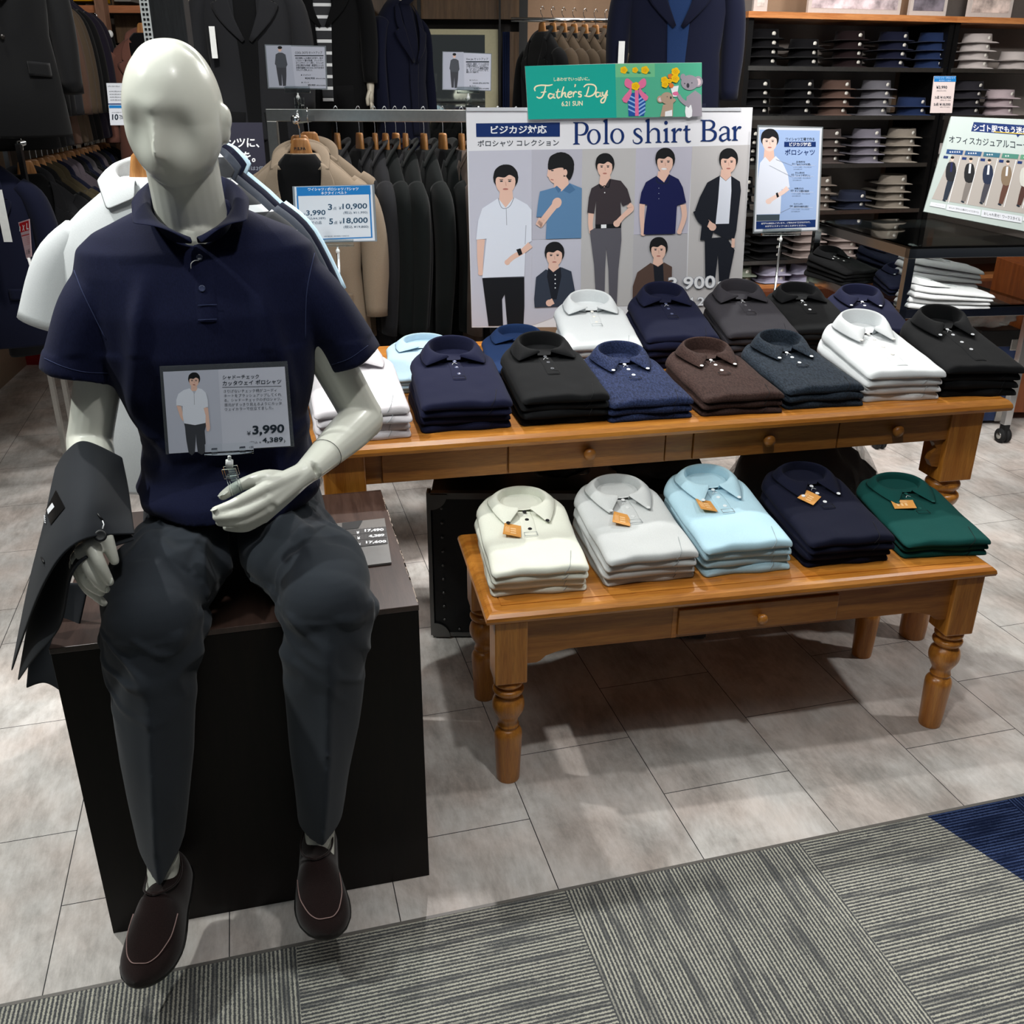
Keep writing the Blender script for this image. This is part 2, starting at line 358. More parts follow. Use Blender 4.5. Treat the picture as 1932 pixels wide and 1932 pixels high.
def carpet_mat():
    m, t, b = nt('carpet_tile'); N = t.nodes; L = t.links
    def math_(op, a, c=None, clamp=False):
        q = N.new('ShaderNodeMath'); q.operation = op; q.use_clamp = clamp
        for i, x in enumerate((a, c)):
            if x is None: continue
            if isinstance(x, (int, float)): q.inputs[i].default_value = x
            else: L.new(x, q.inputs[i])
        return q.outputs[0]
    tc = N.new('ShaderNodeTexCoord'); sp = N.new('ShaderNodeSeparateXYZ'); L.new(tc.outputs['Object'], sp.inputs[0])
    U, Vv = sp.outputs['X'], sp.outputs['Y']; TS = .575
    iu = math_('FLOOR', math_('DIVIDE', math_('SUBTRACT', U, CARU), TS)); iv = math_('FLOOR', math_('DIVIDE', math_('ADD', Vv, 0.0), TS))
    par = math_('MODULO', math_('ABSOLUTE', math_('ADD', iu, iv)), 2.0)
    par = math_('LESS_THAN', par, .5)
    nz = N.new('ShaderNodeTexNoise'); nz.inputs['Scale'].default_value = 260; nz.inputs['Detail'].default_value = 2; L.new(tc.outputs['Object'], nz.inputs['Vector'])
    wob = math_('MULTIPLY', math_('SUBTRACT', nz.outputs['Fac'], .5), 4.0)
    def stripes(co):
        a = math_('ADD', math_('MULTIPLY', co, 2 * math.pi / .0084), wob)
        return math_('SINE', a)
    st = N.new('ShaderNodeMix'); st.data_type = 'FLOAT'; L.new(par, st.inputs[0]); L.new(stripes(U), st.inputs[2]); L.new(stripes(Vv), st.inputs[3])
    # bars where the light yarn drops out, stretched along the stripes
    def bars(sx, sy):
        mp = N.new('ShaderNodeMapping'); mp.inputs['Scale'].default_value = (sx, sy, 1); L.new(tc.outputs['Object'], mp.inputs[0])
        q = N.new('ShaderNodeTexNoise'); q.inputs['Scale'].default_value = 1; q.inputs['Detail'].default_value = 3; L.new(mp.outputs[0], q.inputs['Vector']); return q.outputs['Fac']
    bn = N.new('ShaderNodeMix'); bn.data_type = 'FLOAT'; L.new(par, bn.inputs[0]); L.new(bars(60, 5), bn.inputs[2]); L.new(bars(5, 60), bn.inputs[3])
    br = N.new('ShaderNodeMapRange'); br.inputs[1].default_value = .36; br.inputs[2].default_value = .50; L.new(bn.outputs[0], br.inputs[0])
    sm = N.new('ShaderNodeMapRange'); sm.inputs[1].default_value = -.6; sm.inputs[2].default_value = .9; L.new(st.outputs[0], sm.inputs[0])
    fac = math_('MULTIPLY', sm.outputs[0], math_('ADD', math_('MULTIPLY', br.outputs[0], .75), .25))
    mx = N.new('ShaderNodeMix'); mx.data_type = 'RGBA'; L.new(fac, mx.inputs[0]); mx.inputs[6].default_value = (*lin('#55575a'), 1); mx.inputs[7].default_value = (*lin('#cdcbbd'), 1)
    # navy inlay beyond a diagonal
    dg = math_('SUBTRACT', math_('ADD', math_('MULTIPLY', U, DGA), math_('MULTIPLY', Vv, DGB)), DGC); nv = math_('GREATER_THAN', dg, 0.0)
    mn = N.new('ShaderNodeMix'); mn.data_type = 'RGBA'; L.new(fac, mn.inputs[0]); mn.inputs[6].default_value = (*lin('#0d1834'), 1); mn.inputs[7].default_value = (*lin('#43547f'), 1)
    m2 = N.new('ShaderNodeMix'); m2.data_type = 'RGBA'; L.new(nv, m2.inputs[0]); L.new(mx.outputs[2], m2.inputs[6]); L.new(mn.outputs[2], m2.inputs[7])
    nb = N.new('ShaderNodeTexNoise'); nb.inputs['Scale'].default_value = 700; L.new(tc.outputs['Object'], nb.inputs['Vector'])
    m4 = N.new('ShaderNodeMix'); m4.data_type = 'RGBA'; m4.blend_type = 'MULTIPLY'; m4.inputs[0].default_value = .75; L.new(m2.outputs[2], m4.inputs[6])
    rr = N.new('ShaderNodeValToRGB'); rr.color_ramp.elements[0].position = .35; rr.color_ramp.elements[0].color = (.45, .45, .45, 1); rr.color_ramp.elements[1].position = .62; L.new(nb.outputs['Fac'], rr.inputs[0]); L.new(rr.outputs[0], m4.inputs[7])
    L.new(m4.outputs[2], b.inputs['Base Color']); b.inputs['Roughness'].default_value = .95; b.inputs['Specular IOR Level'].default_value = .1
    bump(t, b, math_('ADD', sm.outputs[0], nb.outputs['Fac']), .6, .002)
    return m
def tloc(p): d = p - TO; return d.dot(te1), d.dot(te2)
CARU = tloc(atz(1061, 1674, 0))[0]
d1 = tloc(atz(1758, 1548, 0)); d2 = tloc(atz(1932, 1665, 0)); DGA = (d1[1] - d2[1]); DGB = -(d1[0] - d2[0]); s_ = 1 if DGA > 0 else -1
DGA *= s_; DGB *= s_; DGC = DGA * d1[0] + DGB * d1[1]
# floor object: its frame follows the tile courses. joint phase: courses start at x=0, joints at y=.2 + n*.4725 in odd courses
fl = S('floor', MB().box((-6, 0, -.05), (9, 11, 0)), tile_mat())
JO = .035
fl.location = TO + te2 * 0; fl.rotation_euler = (0, 0, TYAW)
fl.data.transform(Matrix.Translation((0, 0, 0)))
ca = S('floor_carpet', MB().box((-6, -4, -.05), (9, 0, .004), bev=.002), carpet_mat()); ca.location = TO; ca.rotation_euler = (0, 0, TYAW)
tr_ = S('trim_1', MB().box((-6, -.004, -.01), (9, .004, .0045)), plain('edge_strip', '#6d6a66', rough=.4)); tr_.location = TO; tr_.rotation_euler = (0, 0, TYAW)
S('ceiling', MB().box((-6, -2, 3.2), (8, 10, 3.3)), plain('ceiling_paint', '#b9b7b2', rough=.9))
wallm = plain('wall_paint', '#8f857c', rough=.85)
darkwall = plain('dark_wall_panel', '#34302d', rough=.7)
BY = .25; be1 = V((math.cos(BY), math.sin(BY), 0)); be2 = V((-math.sin(BY), math.cos(BY), 0))
def frame(o, rz): return Matrix.Translation(V(o)) @ Matrix.Rotation(rz, 4, 'Z')
# shelf wall (right back), frame SB: origin on floor at shelf front line
SO = V((1.06, 5.0, 0)); SM = frame(SO, BY)
S('wall_back', MB().box((-.1, 1.25, 0), (5, 1.35, 3.2), M=SM), plain('shelf_back_panel', '#5d5652', rough=.8))
# centre back wall with wood panelling above a doorway
S('wall_center', MB().box((-2.4, 6.4, 0), (-1.02, 6.55, 3.2)).box((-1.02, 6.4, 2.0), (.03, 6.55, 3.2)), wood('walnut_panel', '#4a3622', '#6b5238', 'Z', rough=.5, coat=.1, scale=5))
S('wall_far', MB().box((-1.1, 6.5, 0), (.1, 6.6, 2.05)), darkwall)
S('wall_mid', MB().box((.03, 6.4, 0), (2.4, 6.5, 3.2)), plain('beige_column', '#8a6f58', rough=.7))
S('wall_left', MB().box((-4.3, 6.9, 0), (-1.0, 7.0, 3.2)).box((-4.4, 2.5, 0), (-4.3, 7.0, 3.2)), plain('brown_grey_wall', '#5d544c', rough=.85))
S('wall_right', MB().box((1.9, 8.4, 0), (7, 8.5, 3.2)).box((6.2, 1, 0), (6.3, 8.4, 3.2)), wallm)
# ================================================================ DISPLAY FURNITURE
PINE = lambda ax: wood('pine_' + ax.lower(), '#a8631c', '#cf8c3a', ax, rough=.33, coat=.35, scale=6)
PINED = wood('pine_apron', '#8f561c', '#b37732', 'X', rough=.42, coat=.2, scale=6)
# ---- dark wood plinth the mannequin sits on
PO = V((-.823, 1.447, 0)); PY = .25; pe1 = V((math.cos(PY), math.sin(PY), 0)); pe2 = V((-math.sin(PY), math.cos(PY), 0))
PW, PD, PH = .663, .60, .69
th = T('display_plinth', 'dark brown wooden cube plinth under the seated mannequin, scuffed along its right edge', 'plinth', PO, PY)
DW = wood('wenge', '#0c0807', '#150e0c', 'Z', rough=.42, coat=.05, scale=7, spec=.2)
DWT = wood('wenge_top', '#33231e', '#4d3a33', 'Y', rough=.34, coat=.3, scale=7)
P('body', MB().box((0, 0, .0), (PW, PD, PH - .012), bev=.001), DW, th)
P('top_panel', MB().box((-.001, -.001, PH - .012), (PW + .001, PD + .001, PH), bev=.0012), DWT, th)
mb = MB(); random.seed(3)
for i in range(46):
    y = random.uniform(.0, .55); l = random.uniform(.004, .03); wd = random.uniform(.0006, .0028)
    mb.box((PW - wd + .001, y, PH - random.uniform(.0008, .004)), (PW + .0013, y + l, PH + .0003))
P('worn_edge', mb, plain('bare_wood', '#a39387', rough=.7), th, label='pale scuffed edge')
# ---- turned leg
def turned_leg(h, s, blk, r0, flat_inner=0):
    """h height of the turned part, square block of side s from h to h+blk, r0 shaft radius"""
    k = r0
    pr = [(k * .80, 0), (k * .86, .003), (k * .93, h * .18), (k * 1.0, h * .36), (k * 1.02, h * .46), (k * .86, h * .50), (k * .72, h * .515), (k * .70, h * .53), (k * .80, h * .545), (k * .74, h * .56),
          (k * .72, h * .60), (k * .90, h * .64), (k * 1.12, h * .69), (k * 1.18, h * .74), (k * 1.10, h * .79), (k * .86, h * .825), (k * .80, h * .835), (k * .98, h * .85), (k * 1.12, h * .875), (k * 1.1, h * .90),
          (k * .82, h * .915), (k * .82, h * .925), (k * 1.05, h * .94), (k * 1.08, h * .965), (k * .9, h * .985), (k * .9, h)]
    q = spline([V((r, z, 0)) for r, z in pr], 3)
    return MB().lathe([(max(p.x, .002), max(0, p.y)) for p in q], n=28).box((-s / 2, -s / 2, h - .001), (s / 2, s / 2, h + blk), bev=.003)
def edge_top(w_, d_, z0, z1, ov=.0):
    """table top with a rounded edge and a groove line near it"""
    rings = []; t = z1 - z0
    for dx, z in ((.012, z0), (.002, z0 + .004), (0, z0 + t * .35), (.002, z0 + t * .62), (.010, z1 - .004), (.018, z1), (.040, z1), (.0405, z1 - .0022), (.0430, z1 - .0022), (.0435, z1)):
        rings.append([V((dx, dx, z)), V((w_ - dx, dx, z)), V((w_ - dx, d_ - dx, z)), V((dx, d_ - dx, z))])
    return MB().loft(rings, smooth=False)
# ---- low table
LO = V((-.058, 1.886, 0)); LY = .198; LW, LD, LH = 1.318, .46, .506
LM = frame(LO, LY)
t = T('low_display_table', 'low honey pine table with turned legs and one small centre drawer', 'table', LO, LY)
P('tabletop', edge_top(LW, LD, LH - .03, LH), PINE('X'), t)
IX, IYF = .062, .05
bh = .105
for (x, y) in ((IX + .0, IYF), (LW - IX, IYF), (IX, LD - IYF + .0), (LW - IX, LD - IYF)):
    lg = turned_leg(LH - .03 - .17, .078, .17, .034); P('leg', lg, PINE('Z'), t).location = (x, y, 0)
def apron(x0, x1, zt, zb, y, th_, br=.05, drop=.03):
    """apron board, its lower edge stepping down towards the legs in a bracket curve"""
    pts = [(x0, zt), (x0, zb - drop), (x0 + br * .55, zb - drop), (x0 + br * .75, zb - drop * .85), (x0 + br, zb - drop * .45), (x0 + br * 1.5, zb - drop * .2), (x0 + br * 2.1, zb),
           (x1 - br * 2.1, zb), (x1 - br * 1.5, zb - drop * .2), (x1 - br, zb - drop * .45), (x1 - br * .75, zb - drop * .85), (x1 - br * .55, zb - drop), (x1, zb - drop), (x1, zt)]
    return MB().prism(pts, -th_ / 2, th_ / 2, M=Matrix.Translation((0, y, 0)) @ Matrix.Rotation(R(90), 4, 'X'))
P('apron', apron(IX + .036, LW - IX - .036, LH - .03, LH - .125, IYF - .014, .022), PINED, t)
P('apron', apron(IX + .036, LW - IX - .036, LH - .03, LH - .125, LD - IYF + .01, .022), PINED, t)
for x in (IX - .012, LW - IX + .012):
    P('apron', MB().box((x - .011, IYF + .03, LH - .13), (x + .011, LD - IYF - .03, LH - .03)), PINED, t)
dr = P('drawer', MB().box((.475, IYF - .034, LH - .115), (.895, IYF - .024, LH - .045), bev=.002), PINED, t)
P('knob', MB().lathe([(.004, 0), (.007, .004), (.006, .008), (.010, .012), (.0135, .018), (.012, .024), (.006, .028), (.001, .029)], n=20, M=Matrix.Translation((.685, IYF - .033, LH - .082)) @ Matrix.Rotation(R(90), 4, 'X')), PINE('Y'), dr)
mb = MB().box((.462, IYF - .026, LH - .125), (.474, IYF - .0249, LH - .035)).box((.462, IYF - .026, LH - .042), (.90, IYF - .0249, LH - .035))
P('drawer_frame', mb, PINE('X'), t)
# ---- high table
HO = V((-.413, 2.182, 0)) - V((math.cos(.221), math.sin(.221), 0)) * .085; HY = .221; HW, HD, HH = 1.970, 1.0, .808
HM = frame(HO, HY); he1 = V((math.cos(HY), math.sin(HY), 0)); he2 = V((-math.sin(HY), math.cos(HY), 0))
t = T('high_display_table', 'high honey pine table with drawer fronts holding two rows of polo stacks', 'table', HO, HY)
P('tabletop', edge_top(HW, HD, HH - .036, HH), PINE('X'), t)
for (x, y) in ((.085, .085), (HW - .115, .085), (.085, HD - .085), (HW - .115, HD - .085)):
    P('leg', turned_leg(HH - .036 - .215, .105, .215, .046), PINE('Z'), t).location = (x, y, 0)
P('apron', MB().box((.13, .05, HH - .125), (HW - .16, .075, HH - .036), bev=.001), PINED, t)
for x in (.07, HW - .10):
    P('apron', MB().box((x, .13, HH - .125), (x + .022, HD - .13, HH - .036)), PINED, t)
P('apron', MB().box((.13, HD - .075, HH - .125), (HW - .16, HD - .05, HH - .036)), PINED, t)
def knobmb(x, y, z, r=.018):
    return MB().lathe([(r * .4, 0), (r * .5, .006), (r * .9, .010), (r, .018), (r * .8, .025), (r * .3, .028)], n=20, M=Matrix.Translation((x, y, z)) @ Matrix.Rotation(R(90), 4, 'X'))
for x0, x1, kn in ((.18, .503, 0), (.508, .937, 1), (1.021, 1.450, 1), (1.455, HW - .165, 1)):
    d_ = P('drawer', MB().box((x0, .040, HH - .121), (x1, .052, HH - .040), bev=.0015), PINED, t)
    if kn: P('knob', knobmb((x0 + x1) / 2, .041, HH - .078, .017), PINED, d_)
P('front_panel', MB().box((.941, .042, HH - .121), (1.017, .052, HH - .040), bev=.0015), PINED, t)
for x in (HW - .168 - .034,):
    P('bracket', MB().prism([(0, 0), (.04, 0), (.04, -.09), (.012, -.085), (.0, -.065), (.006, -.045), (.018, -.03), (.006, -.012)], 0, .022, M=Matrix.Translation((x, .074, HH - .121)) @ Matrix.Rotation(R(90), 4, 'X')), PINED, t)
# ---- black travelling trunk under the high table
t = T('travel_trunk', 'black trunk with grey metal edging and rivets, on its side under the high pine table', 'trunk', (-.245, 2.62, 0), 0)
TW, TD, TH = .86, .30, .50
BL = plain('trunk_black', '#07080b', rough=.5); GM = plain('trunk_edging', '#6b6b6a', rough=.35, metal=.8)
P('body', MB().box((0, 0, .012), (TW, TD, TH), bev=.006), BL, t)
P('edging', MB().box((-.006, -.003, TH - .016), (TW + .006, .02, TH + .004)).box((-.012, -.004, .012), (0.0, .035, TH + .004)).box((-.006, -.003, .008), (TW + .006, .02, .022)), GM, t)
for x, sx in ((0, 1), (TW, -1)):
    for z, sz in ((.008, 1), (TH, -1)):
        mb = MB(); pts = [(0, 0)] + [(.05 * math.cos(a), .05 * math.sin(a)) for a in [math.pi / 2 * k / 8 for k in range(9)]]
        mb.prism([(x + sx * a, z + sz * b) for a, b in pts], .0045, .008, M=Matrix.Rotation(R(90), 4, 'X'))
        P('corner_guard', mb, GM, t)
for k in range(9): P('rivet', MB().ell((.033, -.004, .07 + .048 * k), (.0045, .003, .0045), n=8), GM, t)
for k in range(12): P('rivet', MB().ell((.08 + .06 * k, -.004, .035), (.0045, .003, .0045), n=8), GM, t)
# bagged black garments on the trunk
def crumple(c, r, seed, amp=.25, n=28):
    mb = MB().ell((0, 0, 0), (1, 1, 1), n=n)
    for p in mb.v:
        k = 1 + amp * noise.noise(p * 2.3 + V((seed, 0, 0))) + amp * .5 * noise.noise(p * 5.5 + V((0, seed, 0)))
        p *= k; p.x *= r[0]; p.y *= r[1]; p.z *= r[2]; p += V(c)
        if p.z < c[2] - r[2] * .75: p.z = c[2] - r[2] * .75
    return mb
BAGM = plain('black_garment', '#0a0a0c', rough=.6); FILM = plain('plastic_film', '#d8dcde', rough=.12, trans=.9, ior=1.12, alpha=.35, vary=0)
for i, (x, y, z, rr) in enumerate(((.15, 2.78, .560, (.10, .10, .058)), (.43, 2.76, .565, (.13, .11, .063)), (-.12, 2.78, .560, (.10, .10, .058)))):
    t = T('bagged_garment', ['folded black garment in clear bag, middle one on top of the trunk', 'folded black garment in clear bag, rightmost on top of the trunk', 'folded black garment in clear bag, leftmost on top of the trunk'][i], 'garment', (x, y, TH), 0, None)
    P('garment', crumple((x, y, z), rr, i * 7.1), BAGM, t, world=True)
    P('bag', crumple((x, y, z + .004), tuple(q * 1.07 for q in rr), i * 7.1 + 1, .3), FILM, t, world=True)
t = T('bagged_garment', 'large black padded bundle in clear plastic on the floor right of the trunk', 'garment', (.95, 2.92, 0), 0)
P('garment', crumple((.95, 2.92, .29), (.24, .16, .37), 3.3, .18, 36), BAGM, t, world=True)
P('bag', crumple((.95, 2.92, .30), (.255, .175, .40), 4.4, .2, 36), FILM, t, world=True)
# ================================================================ FOLDED POLO SHIRTS
SW, SL = .118, .372      # half width and length of a folded shirt
def sm(t): t = max(0, min(1, t)); return t * t * (3 - 2 * t)
def outline(v):
    """half width at v (0 front fold .. 1 shoulders)"""
    h = SW
    if v < .05: h = SW - .012 * (1 - math.sqrt(max(0, 1 - ((.05 - v) / .05) ** 2)))
    if v > .80: h = SW * (1 - .34 * ((v - .80) / .20) ** 1.5)
    return h
def body_z(x, v, t0, t1, seed, top=True):
    v = max(0, min(1, v)); t = t0 + (t1 - t0) * v
    u = abs(x) / max(1e-6, outline(v))
    prof = (1 - min(1, u) ** 7) ** (1 / 2.4)
    e = min(1, v / .045); pf = (1 - (1 - e) ** 4) ** .5 if e < 1 else 1
    e = min(1, (1 - v) / .04); pb = (1 - (1 - e) ** 3) ** .5 if e < 1 else 1
    z = t * prof * pf * pb
    p = V((x * 9, v * 3, seed))
    z += (.0045 * noise.noise(p) + .0022 * noise.noise(p * 2.7) + .0010 * noise.noise(V((x * 45, v * 9, seed)))) * prof * pf
    # soft lengthwise folds near the front fold
    z += .0012 * math.sin(x * 60 + seed + 2 * v) * (1 - sm(v / .5)) * prof * pf
    if top:
        # hollow in front of the neck
        d = math.hypot(x / .05, (v * SL - (SL - .095)) / .05); z -= .006 * math.exp(-d * d) * prof
    return z
def shirt_body(t0, t1, seed, top=True, nu=26, nv=34):
    rings = []
    for j in range(nv + 1):
        v = .5 - .5 * math.cos(math.pi * j / nv) if True else j / nv
        y = v * SL; h = outline(v); wv = .004 * noise.noise(V((seed * 3, v * 5, 1)))
        tops = []; bots = []
        for i in range(nu + 1):
            a = math.pi * (i / nu - .5); x = h * math.sin(a)
            zt = body_z(x, v, t0, t1, seed, top)
            yw = (1 - v) ** 3 * .006 * noise.noise(V((x * 14, seed, 2)))
            tops.append(V((x + wv, y + yw, max(.0012, zt)))); bots.append(V((x * .985 + wv, y + yw + .002 * (1 if v < .5 else -1), .0)))
        rings.append(tops + list(reversed(bots)))
    mb = MB().loft(rings, smooth=True, caps=True)
    return mb
def folded_lines(t0, seed):
    """thin seam strips on the right front corner (side panel seam)"""
    mb = MB(); pts = [V((.055 + .004 * seed, -.0008, .002)), V((.062, -.0012, t0 * .6)), V((.068, .004, t0 + .0012)), V((.075, .03, t0 + .0022)), V((.084, .07, t0 + .003))]
    return mb.tube(pts, .0007, n=4, sub=3)
YN = SL - .062           # neck centre
def collar_rows(kind, z0, A=.062, B=.050, back=.054, front=.020):
    if kind == 'soft': kind = 'buttondown'; back = .034; front = .016
    """rows of the collar from the inner neckline over the fold to the leaf edge"""
    N = 72; rows = [[], [], [], [], []]
    f0 = .10 * math.pi
    cut = kind == 'cutaway'
    for i in range(N + 1):
        s = i / N                      # 0 right front .. 1 left front
        ph = f0 + (2 * math.pi - 2 * f0) * s - math.pi   # -pi..pi, 0 = back
        sx = math.sin(ph); cb = math.cos(ph)
        b_ = (1 + cb) / 2
        x = A * sx; y = YN + B * cb
        zt = z0 + front + (back - front) * b_ ** .5; sx = math.copysign(abs(sx) ** .82, sx)
        T_ = V((x * (1.0 + .05 * (1 - b_)), y, zt)); N_ = V((x * .90, YN + B * .86 * cb, z0 - .004))
        # leaf edge
        d = V((sx, cb, 0)).normalized()
        k = 1 - abs(s - .5) * 2        # 0 at the fronts, 1 at the back
        sg = 1 if sx > 0 else -1
        edge_back = T_ + d * .014 + V((0, 0, -(zt - z0) * .92))
        if cut: tip = V((sg * .081, YN - .082, z0 + .003)); ftip = V((sg * .013, YN - B - .004, z0 + .018))
        else: tip = V((sg * .054, YN - .122, z0 + .001)); ftip = V((sg * .012, YN - B - .006, z0 + .018))
        kk = .15
        if k < kk: E_ = ftip.lerp(tip, sm(k / kk) if cut else k / kk)
        else:
            q = (k - kk) / (1 - kk); side = V((sg * (A + .026), YN - .012, z0 + .006))
            if q < .45: 
                r = q / .45; E_ = tip.lerp(side, r); E_ += V((sg * .004, 0, 0)) * math.sin(math.pi * r)
            else: r = sm((q - .45) / .55); E_ = side.lerp(edge_back, r); E_ += V((sg * .010, .012, 0)) * math.sin(math.pi * r)
        mid = T_.lerp(E_, .5) + V((0, 0, .003)) + d * .002
        rows[0].append(N_); rows[1].append(N_.lerp(T_, .6)); rows[2].append(T_); rows[3].append(mid); rows[4].append(E_)
    return rows
def collar_mesh(kind, z0, **kw):
    rows = collar_rows(kind, z0, **kw)
    me = MB().grid(rows).mesh('collar')
    me = evalmods(me, [('SOLIDIFY', dict(thickness=.0018, offset=0)), ('SUBSURF', dict(levels=1))])
    return smoothall(me)
def button_mb(p, r=.0055, tilt=0):
    M = Matrix.Translation(p) @ Matrix.Rotation(tilt, 4, 'X')
    mb = MB().lathe([(.0005, .0), (r * .9, 0), (r, .0008), (r * .92, .0018), (r * .66, .0013), (.0005, .0013)], n=14, M=M)
    return mb
def placket_mb(t0, t1, seed, ln, wd=.018, lean=.0):
    rows = []
    y0 = YN - .044
    for j in range(13):
        q = j / 12; y = y0 - ln * q; v = y / SL; cx = lean * q + .0015 * math.sin(q * 5)
        row = []
        for x in (-wd, -wd * .9, 0, wd * .9, wd):
            z = body_z(x + cx, v, t0, t1, seed) + (.0030 if abs(x) < wd * .95 else .0002); row.append(V((x + cx, y, z)))
        rows.append(row)
    rows.append([V((p.x, p.y - .001, p.z - .003)) for p in rows[-1]])
    return MB().grid(rows)
TPL = {}
T0, T1 = .0215, .036
def polo_template(kind):
    if kind in TPL: return TPL[kind]
    seed = {'cutaway': 1.3, 'buttondown': 4.2, 'dress': 6.6, 'soft': 4.2}[kind]
    ln = .225 if kind == 'dress' else .125
    z = lambda x, y: body_z(x, y / SL, T0, T1, seed)
    parts = [('body', smoothall(shirt_body(T0, T1, seed).mesh('folded_shirt')), 0)]
    ck = 'cutaway' if kind == 'cutaway' else 'buttondown'
    parts.append(('collar', collar_mesh('soft' if kind == 'soft' else ck, T1 - .004), 0))
    nb = MB(); rows = []
    # neck interior: label side of the back yoke
    for r_, zz in ((1, .0), (.8, -.004), (.4, -.006), (.05, -.006)):
        rows.append([V((.056 * r_ * math.sin(a), YN + .045 * r_ * math.cos(a), T1 + zz)) for a in [2 * math.pi * k / 20 for k in range(21)]])
    parts.append(('neckline', nb.grid(rows).mesh('neckline'), 0))
    parts.append(('placket', evalmods(placket_mb(T0, T1, seed, ln).mesh('placket'), [('SUBSURF', dict(levels=1))]), 0))
    st = MB(); yb = YN - .044 - ln
    if kind != 'dress':
        for yy in (yb + .004, yb + .020): st.box((-.016, yy - .0004, z(0, yy) + .0028), (.016, yy + .0004, z(0, yy) + .0036))
        for xx in (-.016, .016): st.box((xx - .0004, yb + .003, z(0, yb) + .0028), (xx + .0004, yb + .021, z(0, yb) + .0038))
        parts.append(('stitching', st.mesh('stitching'), 3))
    btn = []
    btn.append(V((0.001, YN - .052, z(0, YN - .052) + .0075)))
    for q in ((.35, .72) if kind != 'dress' else (.2, .45, .7)): y = YN - .044 - ln * q; btn.append(V((.0015, y, z(0, y) + .003)))
    if ck == 'buttondown':
        for sx in (-1, 1): btn.append(V((sx * .050, YN - .110, T1 + .0035)))
    for p in btn: parts.append(('button', button_mb(p, tilt=R(8)).mesh('button'), 1))
    if kind != 'dress': parts.append(('seam', folded_lines(T0, 0).mesh('seam'), 3))
    # loop of tag thread
    y = YN - .072; parts.append(('tag_thread', MB().tube([(-.008, y, z(0, y) + .006), (-.003, y + .006, z(0, y) + .010), (.006, y + .002, z(0, y) + .008)], .0006, n=5, sub=4).mesh('tag_thread'), 2))
    TPL[kind] = parts; return parts
LOWT = []
for k in range(3):
    a = smoothall(shirt_body(T0, T1, 11.3 + 5.7 * k, False, 20, 24).mesh('folded_shirt'))
    # second ply along the side: sleeve folded behind
    ply = MB(); sd = 20 + k
    LOWT.append((a, folded_lines(T0, k - 1).mesh('seam')))
THREADM = plain('white_thread', '#dfe1e4', rough=.5)
TAGM = plain('kraft_tag', '#d99a4e', rough=.6)
TAGT = plain('kraft_tag_print', '#f0c690', rough=.6)
def poly_mats(col): return col
ORD = ['topmost', 'second from the top', 'third from the top', 'fourth from the top', 'fifth from the top']
def place_body(kind_idx, fab, stitchm, loc, yaw, pitch, label, group):
    pass
def make_stack(desc, kind, fab, loc, yaw, n, where, btn='#20222a', stitch=None, tagk=0, scale=1.0, dark=True, cs=1.0, th=1.0, xj=.003, lean=None):
    """n folded shirts on top of each other, each a thing"""
    bm_ = plain('button_' + str(btn).strip('#'), btn, rough=.25, vary=0)
    stm = stitch or plain('stitch_' + fab.name, tuple(max(0, c * .45) for c in fab.diffuse_color[:3]) if 0 else ('#0a0b10' if dark else '#9aa2a6'), rough=.9, vary=0)
    dp = math.atan((T1 - T0) / SL)
    ax = V((math.cos(yaw), math.sin(yaw), 0)); ay = V((-math.sin(yaw), math.cos(yaw), 0))
    z = loc[2] + .0008; rnd = random.Random(hash(desc + where) % 9999 if 0 else sum(map(ord, desc + where)))
    names = [str(n)]
    for k in range(n):
        top = k == n - 1
        pos = V((loc[0], loc[1], 0)) + ax * rnd.uniform(-xj, xj) * (0 if k == 0 else 1) + ay * (rnd.uniform(-.006, .004) + (.004 * (n - 1 - k) if lean is None else lean * k))
        wx = 'of ' + ['', 'one', 'two', 'three', 'four', 'five', 'six'][n]
        lab = f'{desc}, {ORD[n - 1 - k]}, {where}'
        o = T('folded_polo_shirt' if kind != 'dress' else 'folded_dress_shirt', lab, 'shirt', (pos.x, pos.y, z), yaw + rnd.uniform(-.03, .03) * (0 if k == n - 1 else 1), f'{desc}s, {where}')
        o.rotation_euler.x = 0; o.scale = (scale, scale, scale * th)
        Mx = Matrix.Rotation(dp * k, 4, 'X')
        def add(nm, me, mi, par):
            q = bpy.data.objects.new(nm, me); C.objects.link(q); q.parent = par
            if not len(me.materials): me.materials.append(fab)
            m_ = [fab, bm_, THREADM, stm, TAGM, TAGT][mi]
            q.material_slots[0].link = 'OBJECT'; q.material_slots[0].material = m_; return q
        if top:
            holder = None
            for nm, me, mi in polo_template(kind):
                q = add(nm, me, mi, o); q.rotation_euler.x = dp * k
            if tagk:
                tx, ty, tr = tagk
                zz = body_z(tx, ty / SL, T0, T1, 4.2) + .007
                tg = MB().prism([(-.030, -.022), (.028, -.024), (.032, .018), (-.026, .024)], 0, .0012)
                q = add('hang_tag', tg.mesh('hang_tag'), 4, o); q.location = (tx, ty, zz + dp * k * ty); q.rotation_euler = (dp * k + R(6), R(-5), tr)
                pr = MB()
                for a in range(3): pr.box((-.018 + .011 * a, -.010, .0013), (-.012 + .011 * a, .004, .0016))
                for a in range(4): pr.box((-.014, .007 + .0028 * a, .0013), (.016 - .004 * (a % 2), .0082 + .0028 * a, .0016))
                q2 = add('tag_print', pr.mesh('tag_print'), 5, q)
        else:
            a, b = LOWT[(k + n) % 3]
            q = add('body', a, 0, o); q.rotation_euler.x = dp * k
            q = add('seam', b, 3, o); q.rotation_euler.x = dp * k
        z += T0 * scale * th + .0006
    return z
